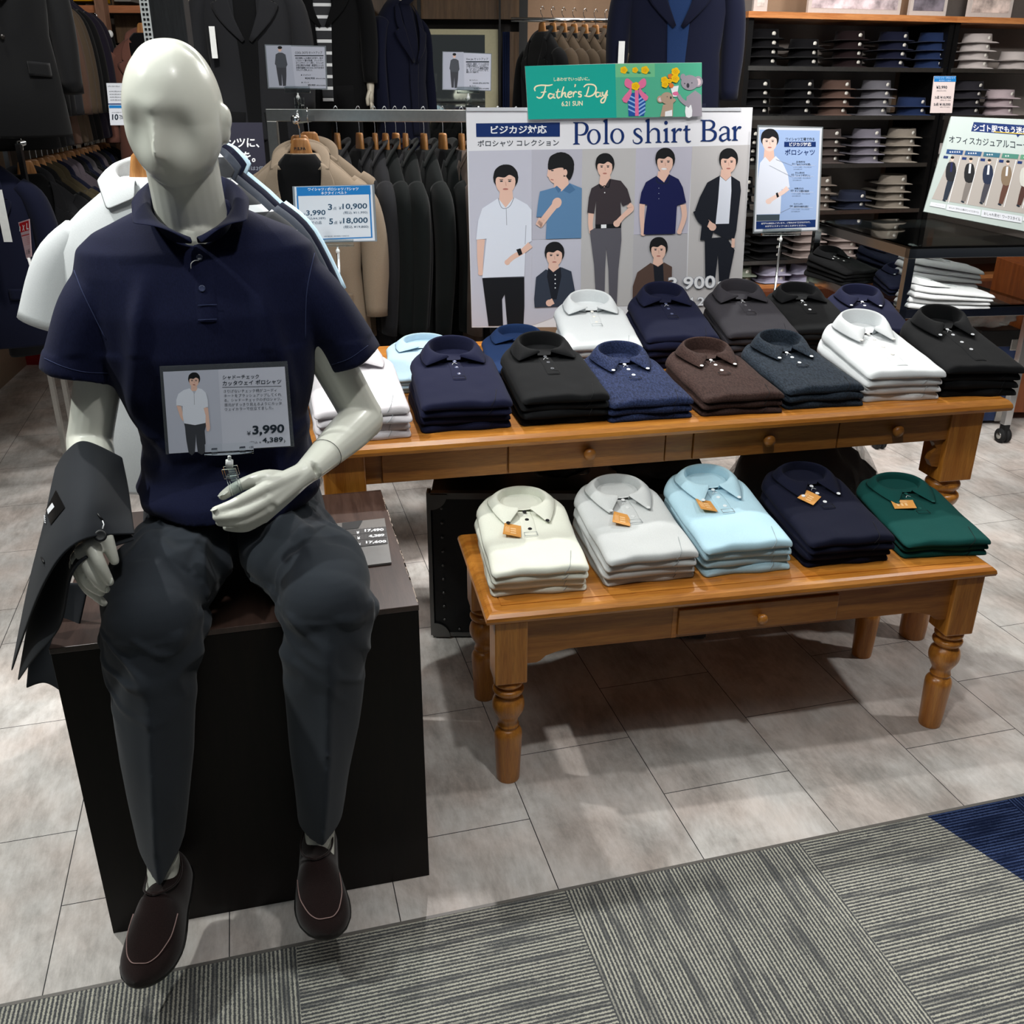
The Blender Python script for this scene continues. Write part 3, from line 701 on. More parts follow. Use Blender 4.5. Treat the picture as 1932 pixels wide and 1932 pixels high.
# fabrics
FN = fabric('polo_navy', '#13162e', heather=.1); FB = fabric('polo_black', '#0d0e10', heather=.1)
FW = fabric('polo_white', '#cdd1d3', heather=.03, sheen=.1); FP = fabric('polo_pale_pink', '#d0ccd0', heather=.03)
FDN = fabric('polo_denim_navy', '#1d2745', heather=.55, scale=260, stretch=(1, .35, 1)); FBR = fabric('polo_brown', '#33231f', heather=.35, scale=260, stretch=(1, .35, 1))
FSL = fabric('polo_slate', '#1b242e', heather=.5, scale=260, stretch=(1, .35, 1)); FG = fabric('polo_charcoal', '#343237', heather=.08)
FLB = fabric('polo_pale_blue', '#b4cfdf', heather=.03); FBL = fabric('polo_blue', '#1a2f55', heather=.1)
FCR = fabric('polo_cream', '#e2e5d8', heather=.03); FGR = fabric('polo_light_grey', '#c6caca', heather=.04); FSK = fabric('polo_sky', '#b2d4e2', heather=.04)
FNB = fabric('polo_deep_navy', '#0e1124', heather=.1); FGN = fabric('polo_green', '#0d433f', heather=.06)
def on(px, py, z): return atz(px, py, z)
def stackpx(desc, kind, fab, pl, pr_, z, n, where, yaw=None, **kw):
    a = atz(*pl, z); b = atz(*pr_, z); m = (a + b) / 2; y = math.atan2(b.y - a.y, b.x - a.x) if yaw is None else yaw
    y -= kw.pop('turn', .1); ay = V((-math.sin(y), math.cos(y), 0)); m += ay * .006
    return make_stack(desc, kind, fab, (m.x, m.y, z), y, n, where, **kw)
hz = HH; LZ = LH
stackpx('white cutaway-collar polo shirt', 'cutaway', FP, (600, 846), (777, 826), hz, 4, 'front row left, high table', btn='#e9e9ec', dark=False, th=.95)
stackpx('navy cutaway-collar polo shirt', 'cutaway', FN, (796, 824), (968, 808), hz, 4, 'front row, high table', btn='#3a4262', th=.9)
stackpx('black cutaway-collar polo shirt', 'cutaway', FB, (984, 813), (1154, 796), hz, 4, 'front row, high table', btn='#3c3e44', th=.9)
stackpx('heathered denim-navy button-down polo shirt', 'buttondown', FDN, (1150, 804), (1312, 788), hz, 3, 'front row, high table', btn='#dfe3ea', th=.86)
stackpx('heathered brown button-down polo shirt', 'buttondown', FBR, (1327, 793), (1480, 778), hz, 3, 'front row, high table', btn='#e2dcd8', th=.86)
stackpx('heathered slate button-down polo shirt', 'buttondown', FSL, (1484, 779), (1634, 764), hz, 3, 'front row, high table', btn='#dfe6ea', th=.92)
stackpx('white button-down shirt', 'dress', FW, (1632, 768), (1780, 752), hz, 4, 'front row, high table', btn='#dedbd2', dark=False, th=1.02, turn=.17)
stackpx('black button-down shirt', 'dress', FB, (1786, 757), (1914, 745), hz, 4, 'front row right, high table', btn='#b9bcc0', yaw=.04, th=1.05, turn=-.04)
def back(desc, kind, fab, x, yb, n, dy=0, **kw):
    """second row: x along the table, yb the distance of the front fold from the table front"""
    p = HO + he1 * x + he2 * yb
    return make_stack(desc, kind, fab, (p.x, p.y, hz), HY + dy, n, kw.pop('where', 'back row, high table'), **kw)
back('pale blue polo shirt', 'cutaway', FLB, .36, .40, 4, -.07, dark=False, btn='#dfe8ee', th=.5)
back('mid-blue polo shirt', 'cutaway', FBL, .66, .44, 3, -.1, btn='#7f97b8', th=.66)
back('bright white cutaway-collar polo shirt', 'cutaway', FW, .90, .46, 5, -.12, dark=False, btn='#e6e4dc', th=.9)
back('ink-navy cutaway-collar polo shirt', 'cutaway', FN, 1.16, .49, 5, -.12, btn='#454d6c', th=.95)
back('charcoal grey cutaway-collar polo shirt', 'cutaway', FG, 1.43, .50, 5, -.13, btn='#4c4b50', th=.95)
back('black polo shirt', 'cutaway', FB, 1.68, .55, 5, -.15, btn='#cfd2d6', th=.82)
back('dark navy button-down shirt', 'dress', FN, 1.90, .60, 4, -.3, btn='#cfd2d6', where='back row right, high table', th=.85)
stackpx('cream button-down polo shirt', 'soft', FCR, (930, 1137), (1108, 1115), LZ, 4, 'low table left end', yaw=.235, turn=.08, btn='#23262a', dark=False, tagk=(-.045, .165, 1.45), th=.82)
stackpx('light grey button-down polo shirt', 'soft', FGR, (1150, 1114), (1313, 1096), LZ, 4, 'low table', yaw=.215, turn=.0, btn='#d9dcdd', dark=False, tagk=(-.034, .160, 1.30), th=.9)
stackpx('pale blue button-down polo shirt', 'soft', FSK, (1331, 1095), (1497, 1078), LZ, 4, 'low table', yaw=.20, turn=0, btn='#e4eff4', dark=False, tagk=(-.050, .175, 1.55), th=.95)
stackpx('dark navy button-down polo shirt', 'soft', FNB, (1521, 1081), (1689, 1062), LZ, 4, 'low table', yaw=.20, turn=.03, btn='#e6e9ec', tagk=(-.035, .190, .80), th=.9)
stackpx('dark green polo shirt', 'soft', FGN, (1706, 1063), (1867, 1046), LZ, 3, 'low table right end', yaw=.16, turn=.07, btn='#1c5550', tagk=(-.038, .190, -.1), th=.74)
# ================================================================ SEATED MANNEQUIN (plinth frame: a along the front, b into the plinth, z up)
def pl(a, b, z): return PO + pe1 * a + pe2 * b + V((0, 0, z))
SKINM = plain('mannequin_gloss', '#e0e1d6', rough=.3, coat=.2, vary=.01, spec=.45)
MT = T('mannequin', 'seated off-white egghead mannequin in navy polo and grey trousers, on the dark plinth', 'mannequin', PO, PY)
def loc(p, b):
    """photo measurement -> plinth frame"""
    w_ = atp(p[0], p[1], PO + pe2 * b, pe2) - PO; return V((w_.dot(pe1), b, w_.z))
def remesh(mb, vox, smooth=4, f=.5):
    me = evalmods(mb.mesh('tmp'), [('REMESH', dict(mode='VOXEL', voxel_size=vox)), ('SMOOTH', dict(iterations=smooth, factor=f))])
    return smoothall(me)
# ---- body: one continuous skin
mb = MB()
HC = V((.318, .155, 1.560))
hy, hp, hr_ = R(-17), R(9), R(1.5)      # the head turns to the viewer's left and looks slightly down
HR = Matrix.Rotation(hy, 3, 'Z') @ Matrix.Rotation(hr_, 3, 'Y') @ Matrix.Rotation(hp, 3, 'X')
NU, NVv = 72, 56; rings = []
for i in range(NVv + 1):
    th_ = math.pi * i / NVv; row = []
    for j in range(NU):
        ph = 2 * math.pi * j / NU; d = V((math.sin(th_) * math.sin(ph), -math.sin(th_) * math.cos(ph), math.cos(th_)))
        x, y, z = d.x * .0770, d.y * .092, d.z * .112
        if z > 0: q_ = max(1e-6, math.sin(th_)) ** -.16; x *= min(q_, 1.6); y *= min(q_, 1.6)
        # jaw narrows and comes forward, skull is long behind
        if z < 0:
            k = (-z / .112); x *= 1 - .10 * k ** 2.2 + .10 * k * (1 - k); y = y * (1 - .18 * k ** 1.5) - .016 * k; z *= 1 - .03 * k
        if y > 0: y *= 1.10; z += .004
        p = V((x, y, z))
        if d.y < .1:
            g = lambda cx, cz, sx, sz: math.exp(-((x - cx) / sx) ** 2 - ((z - cz) / sz) ** 2)
            fr = min(1, max(0, -d.y + .1) * 1.6)
            p.y += fr * (.0195 * (g(.032, -.008, .023, .034) + g(-.032, -.008, .023, .034)))          # eye hollows
            p.y -= fr * (.0235 * math.exp(-(x / .0085) ** 2) * max(0, min(1, (.018 - z) / .052)) * (1 / (1 + math.exp(-(z + .047) / .0035))))   # nose
            p.y -= fr * .004 * g(0, .032, .045, .014)                                         # brow
            p.y -= fr * .002 * g(0, -.088, .03, .02)                                        # chin
            p.y += fr * .004 * (g(.048, -.035, .018, .03) + g(-.048, -.035, .018, .03))
        row.append(HC + HR @ p)
    rings.append(row)
mb.loft(rings[1:-1])
for sx in (-1, 1):                                                                             # ears
    ec = HC + HR @ V((sx * .0735, .014, -.010))
    q = HR @ Matrix.Rotation(R(8), 3, 'X')
    mb.ell(ec, (.011, .019, .034), rot=q); mb.ell(ec + HR @ V((sx * .001, .003, .008)), (.013, .021, .023), rot=q)
mb.tube([(.322, .235, 1.28), (.322, .222, 1.37), (.320, .195, 1.44), (.318, .175, 1.50)], [(.066, .062), (.062, .060), (.060, .058), (.060, .062)], n=24, sub=4)
mb.tube([(.322, .235, 1.40), (.322, .23, 1.35), (.323, .225, 1.30)], [(.05, .05), (.10, .06), (.17, .07)], n=24, sub=3)
mb.tube([(.325, .24, 1.34), (.325, .225, 1.22), (.328, .24, 1.05), (.33, .28, .88), (.33, .30, .79)], [(.13, .07), (.155, .09), (.125, .08), (.14, .10), (.13, .10)], n=24, sub=4, upv=(0, 1, 0))
mb.ell((.327, .190, 1.372), (.038, .040, .045))
# arms
SHL, ELL, WRL = V((.165, .21, 1.26)), V((.088, .215, 1.00)), V((.118, -.005, .90))
SHR, ELR, WRR = V((.485, .21, 1.26)), V((.598, .215, 1.005)), V((.478, .005, .985))
for sh_, el_, wr_ in ((SHL, ELL, WRL), (SHR, ELR, WRR)):
    m1 = sh_.lerp(el_, .45)
    mb.tube([sh_, m1, sh_.lerp(el_, .85), el_], [(.040, .045), (.042, .045), (.040, .042), (.041, .043)], n=20, sub=5)
    mb.ell(el_ + V((0, .004, -.004)), (.040, .042, .040))
    mb.tube([el_, el_.lerp(wr_, .3), el_.lerp(wr_, .7), wr_], [(.041, .041), (.040, .038), (.031, .029), (.0245, .022)], n=20, sub=5)
# viewer's right hand: rests on the lap, fingers to the left, holding the sign clip between thumb and index
def H(x, y, b): return loc((x, y), b)
def finger(pts, r):
    r = [(a, a) for a in r]; mb.tube(pts, r, n=12, sub=4); 
    mb.ell(pts[-1], (r[-1][0],) * 3, n=10); mb.ell(pts[0], (r[0][0],) * 3, n=10)
ki, km, kr, kl = H(499, 921, -.040), H(503, 944, -.046), H(500, 962, -.046), H(492, 979, -.042)
wr = WRR
for k_, rr in ((ki, .0135), (km, .014), (kr, .0135), (kl, .012)):
    mb.tube([wr + (k_ - wr) * .0, wr.lerp(k_, .5), k_], [(.019, .019), (.0165, .0165), (rr, rr)], n=14, sub=4)
mb.tube([wr, wr.lerp((km + kr) / 2, .55) + V((0, .010, 0)), (km + kr) / 2 + V((.004, .012, 0))], [(.022, .022), (.028, .018), (.027, .014)], n=16, sub=4)
finger([ki, H(462, 940, -.052), H(436, 953, -.055), H(406, 963, -.050)], [.0118, .0102, .0092, .0072])
finger([km, H(463, 966, -.062), H(436, 973, -.062), H(408, 976, -.054)], [.0120, .0106, .0094, .0072])
finger([kr, H(461, 982, -.060), H(436, 985, -.058), H(414, 986, -.050)], [.0112, .0100, .0088, .0070])
finger([kl, H(466, 994, -.050), H(444, 996, -.046), H(426, 995, -.038)], [.0102, .0090, .0080, .0064])
finger([H(528, 905, -.008), H(500, 902, -.020), H(462, 912, -.016), H(436, 925, -.012), H(420, 936, -.012)], [.017, .0150, .0115, .0100, .0080])
# viewer's left hand: hangs out of the draped jacket beside the knee
kI, kM, kR_, kL_ = H(172, 1030, -.105), H(156, 1042, -.100), H(146, 1056, -.092), H(142, 1068, -.080)
wl = WRL
for k_, rr in ((kI, .0135), (kM, .014), (kR_, .013), (kL_, .012)):
    mb.tube([wl, wl.lerp(k_, .5), k_], [(.019, .019), (.017, .017), (rr, rr)], n=14, sub=4)
mb.tube([wl, wl.lerp((kM + kI) / 2, .6)], [(.024, .020), (.028, .020)], n=14)
finger([kI, H(184, 1055, -.120), H(195, 1077, -.122), H(207, 1098, -.118)], [.0122, .0108, .0096, .0074])
finger([kM, H(170, 1075, -.116), H(184, 1097, -.116), H(200, 1112, -.110)], [.0122, .0108, .0094, .0072])
finger([kR_, H(160, 1090, -.104), H(174, 1107, -.104), H(191, 1119, -.098)], [.0112, .0098, .0086, .0068])
finger([kL_, H(162, 1106, -.086), H(178, 1122, -.084), H(196, 1138, -.080)], [.0102, .0092, .0082, .0066])
finger([wl.lerp(kI, .2) + V((.012, 0, 0)), H(196, 1005, -.085), H(206, 1032, -.100), H(216, 1058, -.104)], [.016, .0135, .0110, .0080])
# legs
KL, KR = V((.186, -.062, .772)), V((.486, -.062, .768))
AL, AR = V((.138, -.085, .262)), V((.440, -.080, .285))
for hp_, kn_, an_ in ((V((.26, .28, .785)), KL, AL), (V((.40, .28, .785)), KR, AR)):
    mb.tube([hp_, kn_], [(.075, .075), (.052, .052)], n=18); mb.ell(kn_, (.052, .052, .052))
    mb.tube([kn_, kn_.lerp(an_, .35), an_ + V((0, 0, .06)), an_], [(.050, .050), (.046, .050), (.031, .034), (.031, .036)], n=18, sub=4)
def foot_axes(an_, toe): return None
FTL, FTR = H(262, 1858, -.262), H(620, 1768, -.235)
for an_, tp in ((AL, FTL), (AR, FTR)):
    inst = an_.lerp(tp, .45) + V((0, -.01, .02))
    he_ = V((.150, -.018, .165)) if an_ is AL else V((.436, -.010, .175))
    mb.tube([an_ + V((0, .0, .0)), he_.lerp(tp, .26) + V((0, 0, .070)), he_.lerp(tp, .45) + V((0, 0, .046)), he_.lerp(tp, .7) + V((0, 0, .030))], [(.031, .036), (.030, .032), (.024, .020), (.018, .008)], n=18, sub=4)
body_me = remesh(mb, .0028, 3, .5)
BODY = P('body', body_me, SKINM if False else (), MT); BODY.data.materials.clear(); BODY.data.materials.append(SKINM)
# joint seams of the wrist and jaw
SEAM = plain('joint_seam', '#4a4a45', rough=.6)
def ringseam(c, ax, rx, ry, rt_=.0006, tilt=None):
    ax = V(ax).normalized(); u = ax.cross(V((0, 0, 1))).normalized(); v = ax.cross(u).normalized()
    pts = [c + u * (rx * math.cos(a)) + v * (ry * math.sin(a)) for a in [2 * math.pi * k / 28 for k in range(29)]]
    return MB().tube(pts, rt_, n=5)
cR = ELR.lerp(WRR, .72); P('wrist_joint', ringseam(cR, (WRR - ELR), .0318, .0300), SEAM, MT)
pts = []
for k in range(15):
    a = R(-75 + 150 * k / 14); pts.append(HC + HR @ V((.060 * math.sin(a) if 0 else .057 * math.sin(a), -.010 + .002 - .060 * math.cos(a) * .75, -.098 + .020 * (1 - math.cos(a)))))
# fingernails
NAIL = plain('nail_gloss', '#d6d8cd', rough=.18, coat=.5, vary=0)
for p_, d_ in ((H(404, 961, -.056), (1, .25, .2)), (H(424, 931, -.0215), (1, .2, .4)), (H(209, 1097, -.1255), (.5, .3, 1)), (H(201, 1111, -.117), (.5, .3, 1)), (H(417, 933, -.0205), (1, .2, .4))):
    q = V(d_).to_track_quat('Y', 'Z').to_matrix()
    P('fingernail', MB().ell(p_, (.0048, .0068, .0014), n=12, rot=q), NAIL, MT)
# ---- trousers
def fold(p, seeds, amp, ax, k1, k2):
    """creases running along ax"""
    u = p.dot(ax); r_ = p - ax * u
    n1 = noise.noise(V((r_.x * k1, r_.y * k1, r_.z * k1)) + ax * (u * k2) + V((seeds, 0, 0)))
    return amp * (1 - abs(n1) * 2.2)
TRM = fabric('trouser_wool', '#30353c', heather=.07, scale=900, sheen=.10, bumpk=.2, rough=.8)
mb = MB()
mb.tube([(.328, .30, .93), (.33, .295, .86), (.33, .29, .78), (.33, .28, .73)], [(.142, .108), (.168, .135), (.185, .15), (.17, .13)], n=32, sub=4, upv=(0, 1, 0))
def creased(c, w_, d_, f=.0, n=36):
    """leg section: narrow ellipse with a pressed edge in front"""
    out = []
    for k in range(n):
        a = 2 * math.pi * k / n; x = math.sin(a); y = -math.cos(a)
        fr = max(0, -y); x2 = x * (1 - f * .55 * fr ** 2); y2 = y * (1 + .10 * f * math.exp(-((x) / .28) ** 2) * (1 if y < 0 else .6))
        out.append(V((c[0] + x2 * w_, c[1] + y2 * d_, c[2])))
    return out
def leg(kn, kw, secs, hipc):
    a, b, z = kn
    mb.tube([hipc, hipc.lerp(V((a, b, z)), .5) + V((0, 0, .004)), V((a, b + .06, z + .006)), V((a, b, z - .004))], [(.092, .092), (.092, .088), (kw, .082), (kw * .9, .072)], n=32, sub=5, upv=(0, 0, 1))
    mb.ell((a, b - .002, z - .012), (kw * .93, .070, .078), n=24)
    rings = [creased(c, w_, d_, f) for c, w_, d_, f in secs]
    mb.loft(rings)
leg(KL, .088, [((.188, -.050, .80), .060, .055, .2), ((.186, -.052, .755), .084, .076, .3), ((.180, -.052, .70), .083, .082, .5), ((.170, -.055, .60), .074, .085, .9), ((.158, -.062, .48), .066, .085, 1), ((.146, -.068, .37), .052, .084, 1), ((.1385, -.068, .288), .043, .082, 1)], V((.255, .24, .785)))
leg(KR, .088, [((.486, -.050, .80), .060, .055, .2), ((.486, -.052, .755), .084, .076, .3), ((.486, -.052, .70), .081, .082, .5), ((.474, -.055, .60), .074, .085, .8), ((.463, -.060, .48), .066, .085, 1), ((.450, -.064, .37), .054, .084, 1), ((.438, -.064, .275), .046, .082, .9)], V((.405, .24, .785)))
# gathered cloth behind the knees
for kx, sg in ((.186, 1), (.486, -1)):
    mb.ell((kx + .045 * sg, -.010, .715), (.048, .055, .040), n=16); mb.ell((kx - .05 * sg, -.012, .708), (.050, .052, .040), n=16)
tm = remesh(mb, .0045, 5, .5)
import mathutils
def displace(me, fn):
    nr = [v.normal.copy() for v in me.vertices]
    for v, n_ in zip(me.vertices, nr): v.co += n_ * fn(v.co, n_)
    me.update()
def tro(p, n_):
    d = 0
    for K, sg in ((KL, 1), (KR, -1)):
        dx = p.x - K.x
        if abs(dx) > .115: continue
        wx = max(0, 1 - (abs(dx) / .115) ** 4)
        # fan of folds above and beside the knee
        if p.z > .70 and p.y > -.10:
            u = math.atan2(p.y - (K.y - .02), (dx) + .0001); 
            d += wx * .0048 * math.sin(p.y * 52 + abs(dx) * 30 + dx * sg * 25 + 2.2 * noise.noise(p * 6)) * sm((p.y + .03) / .05) * sm((.22 - p.y) / .08) * (.55 + .45 * noise.noise(p * 13))
        if .58 < p.z < .78:
            side = abs(dx) / .085
            d += .0022 * sm((side - .35) / .5) * math.sin(p.z * 62 + p.y * 30 - dx * sg * 40 + sg * 2 + 2.4 * noise.noise(p * 8)) * sm((p.z - .58) / .06) * sm((.785 - p.z) / .05)
    if p.z > .77 and p.y > -.02: d += .009 * noise.noise(V((p.x * 20 + p.y * 9, p.y * 9 - p.x * 5, p.z * 6)))
    if p.z > .75 and p.y < .24:
        ang = math.atan2(p.y - .30, p.x - .33); rr = math.hypot(p.y - .30, p.x - .33); n1 = noise.noise(V((ang * 5.5, rr * 4, 2)))
        d += .0095 * max(0, 1 - abs(n1) * 4.5) * sm((rr - .08) / .08) * sm((.40 - rr) / .1) - .002
    if p.z < .76: 
        n1 = noise.noise(V((p.x * 9, p.y * 9, p.z * 16 + p.x * 10))); d += .006 * max(0, 1 - abs(n1) * 4) * sm((p.z - .55) / .12)
    if p.z < .72: d += .004 * noise.noise(V((p.x * 16, p.y * 10, p.z * 7)))
    d += .0025 * noise.noise(V((p.x * 14, p.y * 14, p.z * 4)))
    return d
displace(tm, tro); tm = smoothall(evalmods(tm, [('SMOOTH', dict(iterations=3, factor=.5))]))
# slanted hem: cut the end of each leg along its front fold by lowering the crease
for v in tm.vertices:
    for cx, cz in ((.1385, .288), (.438, .275)):
        if abs(v.co.x - cx) < .07 and v.co.z < cz + .06:
            k = sm((cz + .06 - v.co.z) / .06); fr = max(0, (-.085 - v.co.y) / .065)
            v.co.z -= k * .034 * fr * (1 if cx < .3 else .2) - (k * .012 * (v.co.x - cx) / .05 if cx > .3 else 0)
tm.update(); tm.materials.clear(); tm.materials.append(TRM)
TRO = P('trousers', tm, (), MT, label='dark grey wool trousers with pressed front creases')
P('belt_roll', MB().tube([(.475, .20, .915), (.50, .26, .905), (.49, .33, .90)], [(.02, .022), (.026, .028), (.02, .02)], n=14, sub=4), fabric('belt_black', '#0c0d10'), MT)
# ---- polo shirt
POM = fabric('worn_polo_navy', '#0a102e', heather=.16, scale=520, sheen=.05, stretch=(1, 1, .3), bumpk=.3, rough=.82)
mb = MB()
def se(c, rx, ry, e=2.4, n=44): 
    out = []
    for k in range(n):
        a = 2 * math.pi * k / n; c_, s_ = math.cos(a), math.sin(a)
        out.append(V((c[0] + math.copysign(abs(c_) ** (2 / e), c_) * rx, c[1] + math.copysign(abs(s_) ** (2 / e), s_) * ry, c[2])))
    return out
tors = [((.322, .250, 1.422), .066, .034), ((.322, .246, 1.408), .090, .042), ((.322, .240, 1.392), .128, .052), ((.322, .234, 1.370), .172, .068), ((.323, .228, 1.345), .202, .086), ((.324, .224, 1.305), .214, .098), ((.325, .218, 1.24), .208, .115),
        ((.326, .214, 1.17), .198, .120), ((.328, .214, 1.10), .178, .115), ((.332, .222, 1.03), .160, .112), ((.334, .236, .97), .155, .118), ((.332, .240, .925), .165, .140), ((.328, .225, .895), .172, .160), ((.326, .200, .872), .150, .150)]
mb.loft([se(c, rx, ry) for c, rx, ry in tors])
mb.tube([(.172, .222, 1.296), (.134, .212, 1.240), (.106, .206, 1.170), (.092, .200, 1.128)], [(.052, .060), (.060, .070), (.062, .071), (.066, .071)], n=32, sub=5, upv=(0, 1, 0))
mb.tube([(.478, .222, 1.296), (.526, .212, 1.240), (.566, .206, 1.175), (.590, .200, 1.128)], [(.052, .060), (.056, .070), (.054, .071), (.055, .071)], n=32, sub=5, upv=(0, 1, 0))
pm_ = remesh(mb, .0045, 6, .5)
def pol(p, n_):
    d = .0045 * noise.noise(V((p.x * 11, p.y * 9, p.z * 5))) + .0055 * max(0, 1 - 4 * abs(noise.noise(V((p.x * 8, p.y * 6, p.z * 9 + 3))))) * sm((1.12 - p.z) / .1)
    ft = sm((.23 - p.y) / .05)
    # drape from the shoulders and bunching over the lap
    if p.z < 1.0: d += ft * .0100 * math.sin(p.z * 62 + 22 * abs(p.x - .33) + 2.4 * noise.noise(p * 7)) * sm((1.0 - p.z) / .08) * (.6 + .4 * noise.noise(p * 8))
    cx = p.x - .325
    if 1.0 < p.z < 1.33:
        s_ = 1 if cx > 0 else -1
        line = abs(cx) - (.085 + (1.33 - p.z) * .22)
        d += ft * .0100 * math.exp(-(line / .016) ** 2) * sm((1.33 - p.z) / .08) * sm((p.z - 1.02) / .1)
        line = abs(cx) - (.14 + (1.33 - p.z) * .05); d -= ft * .004 * math.exp(-(line / .014) ** 2) * sm((1.3 - p.z) / .1)
    if 1.02 < p.z < 1.18: d += ft * .003 * math.sin(p.x * 60 + p.z * 20) * sm((abs(cx) - .05) / .08)
    return d
displace(pm_, pol); pm_ = smoothall(evalmods(pm_, [('SMOOTH', dict(iterations=3, factor=.5))]))
# hollow the sleeve ends and the hem so the openings read as cloth edges
pm_.materials.clear(); pm_.materials.append(POM)
SHIRT = P('polo_shirt', pm_, (), MT, label='navy short-sleeved polo shirt')
STD = plain('stitch_navy', '#2c3558', rough=.9, vary=0)
from mathutils.bvhtree import BVHTree
def bvh(me): return BVHTree.FromPolygons([v.co.copy() for v in me.vertices], [tuple(p.vertices) for p in me.polygons])
BV = bvh(pm_)
def ons(px, py, off=.0012):
    """point on the shirt seen at a photo position"""
    d = ray(px, py); o = CO - PO; o = V((o.dot(pe1), o.dot(pe2), o.z)); dd = V((d.dot(pe1), d.dot(pe2), d.z)).normalized()
    h = BV.ray_cast(o, dd); 
    if h[0] is None: return None
    return h[0] + h[1].normalized() * off, h[1].normalized()
def seamline(pts, r=.0009, n=18, name='seam', off=.0004, m=STD):
    q = spline([V((*p, 0)) for p in pts], 5); L = [ons(p.x, p.y, off) for p in q]; L = [x[0] for x in L if x]
    if len(L) > 2: P(name, MB().tube(L, r, n=5), m, SHIRT)
seamline([(600, 452), (588, 500), (578, 560), (576, 640)]); seamline([(125, 470), (140, 510), (160, 560), (200, 640)])
seamline([(84, 676), (120, 692), (160, 702), (204, 704)], .0007); seamline([(626, 688), (660, 676), (694, 652)], .0007)
# collar of the worn shirt
NC = V((.325, .200, 1.40)); N = 72; rows = [[], [], [], [], []]; f0 = .02 * math.pi
for i in range(N + 1):
    s = i / N; ph = f0 + (2 * math.pi - 2 * f0) * s - math.pi; sx = math.sin(ph); cb = math.cos(ph); b_ = (1 + cb) / 2; sg = 1 if sx > 0 else -1
    A, B = .072, .070; zt = 1.392 + .085 * b_ ** .75
    fz = -.018 * (1 - b_) ** 3
    Tp = V((NC.x + A * sx, NC.y + .012 + B * cb - .012 * (1 - b_), zt + fz)); Nn = V((NC.x + A * .86 * sx, NC.y + .012 + B * .86 * cb, 1.36 + .02 * b_))
    d = V((sx, cb, 0)).normalized(); k = 1 - abs(s - .5) * 2
    tip = V((NC.x + sg * .091, .108, 1.400)); ftip = V((NC.x + .006 + sg * .006, .112, 1.364)); side = V((NC.x + sg * .098, .190, 1.424)); bk = Tp + d * .02 + V((0, 0, -.045)); kk = .24
    if k < kk:
        r_ = k / kk; E_ = ftip.lerp(tip, r_) + V((0, -.004, .010)) * math.sin(math.pi * r_)
    else:
        q = (k - kk) / (1 - kk)
        E_ = tip.lerp(side, q / .4) if q < .4 else side.lerp(bk, sm((q - .4) / .6))
    mid = Tp.lerp(E_, .5) + V((0, 0, .004)) + d * .005
    rows[0].append(Nn); rows[1].append(Nn.lerp(Tp, .6)); rows[2].append(Tp); rows[3].append(mid); rows[4].append(E_)
cm_ = evalmods(MB().grid(rows).mesh('c'), [('SOLIDIFY', dict(thickness=.0022, offset=0)), ('SUBSURF', dict(levels=1))]); smoothall(cm_); cm_.materials.append(POM)
P('collar', cm_, (), SHIRT)
# placket and buttons
rows = []
for (l, r_, y) in ((364, 392, 462), (364, 398, 480), (366, 402, 510), (368, 406, 545), (370, 410, 580), (372, 412, 607)):
    row = []
    for k in range(5):
        h = ons(l + (r_ - l) * k / 4, y, .0032 if 0 < k < 4 else .0006); row.append(h[0])
    rows.append(row)
P('placket', evalmods(MB().grid(rows).mesh('pk'), [('SUBSURF', dict(levels=2))]), (), SHIRT); SHIRT.children[-1].data.materials.append(POM) if SHIRT.children else None
for o_ in SHIRT.children:
    if o_.name.startswith('placket') and not len(o_.data.materials): o_.data.materials.append(POM)
for y_ in (577, 604): 
    L = [ons(x, y_ - (x - 372) * .05, .0042)[0] for x in range(374, 411, 6)]; P('stitching', MB().tube(L, .0007, n=5), STD, SHIRT)
BT = plain('navy_button', '#3b415c', rough=.18, vary=0, coat=.5)
for (x, y) in ((377, 487), (382, 545)):
    h = ons(x, y, .0036); q = h[1].to_track_quat('Z', 'Y').to_matrix().to_4x4()
    P('button', MB().lathe([(.0005, 0), (.0052, 0), (.0058, .0008), (.0052, .0018), (.0038, .0013), (.0005, .0013)], n=16, M=Matrix.Translation(h[0]) @ q), BT, SHIRT)
L = [ons(x, y, o_) for x, y, o_ in ((377, 492, .004), (368, 494, .008), (362, 500, .009), (361, 508, .004))]
P('tag_thread', MB().tube([x[0] for x in L], .0008, n=5, sub=4), THREADM, SHIRT)
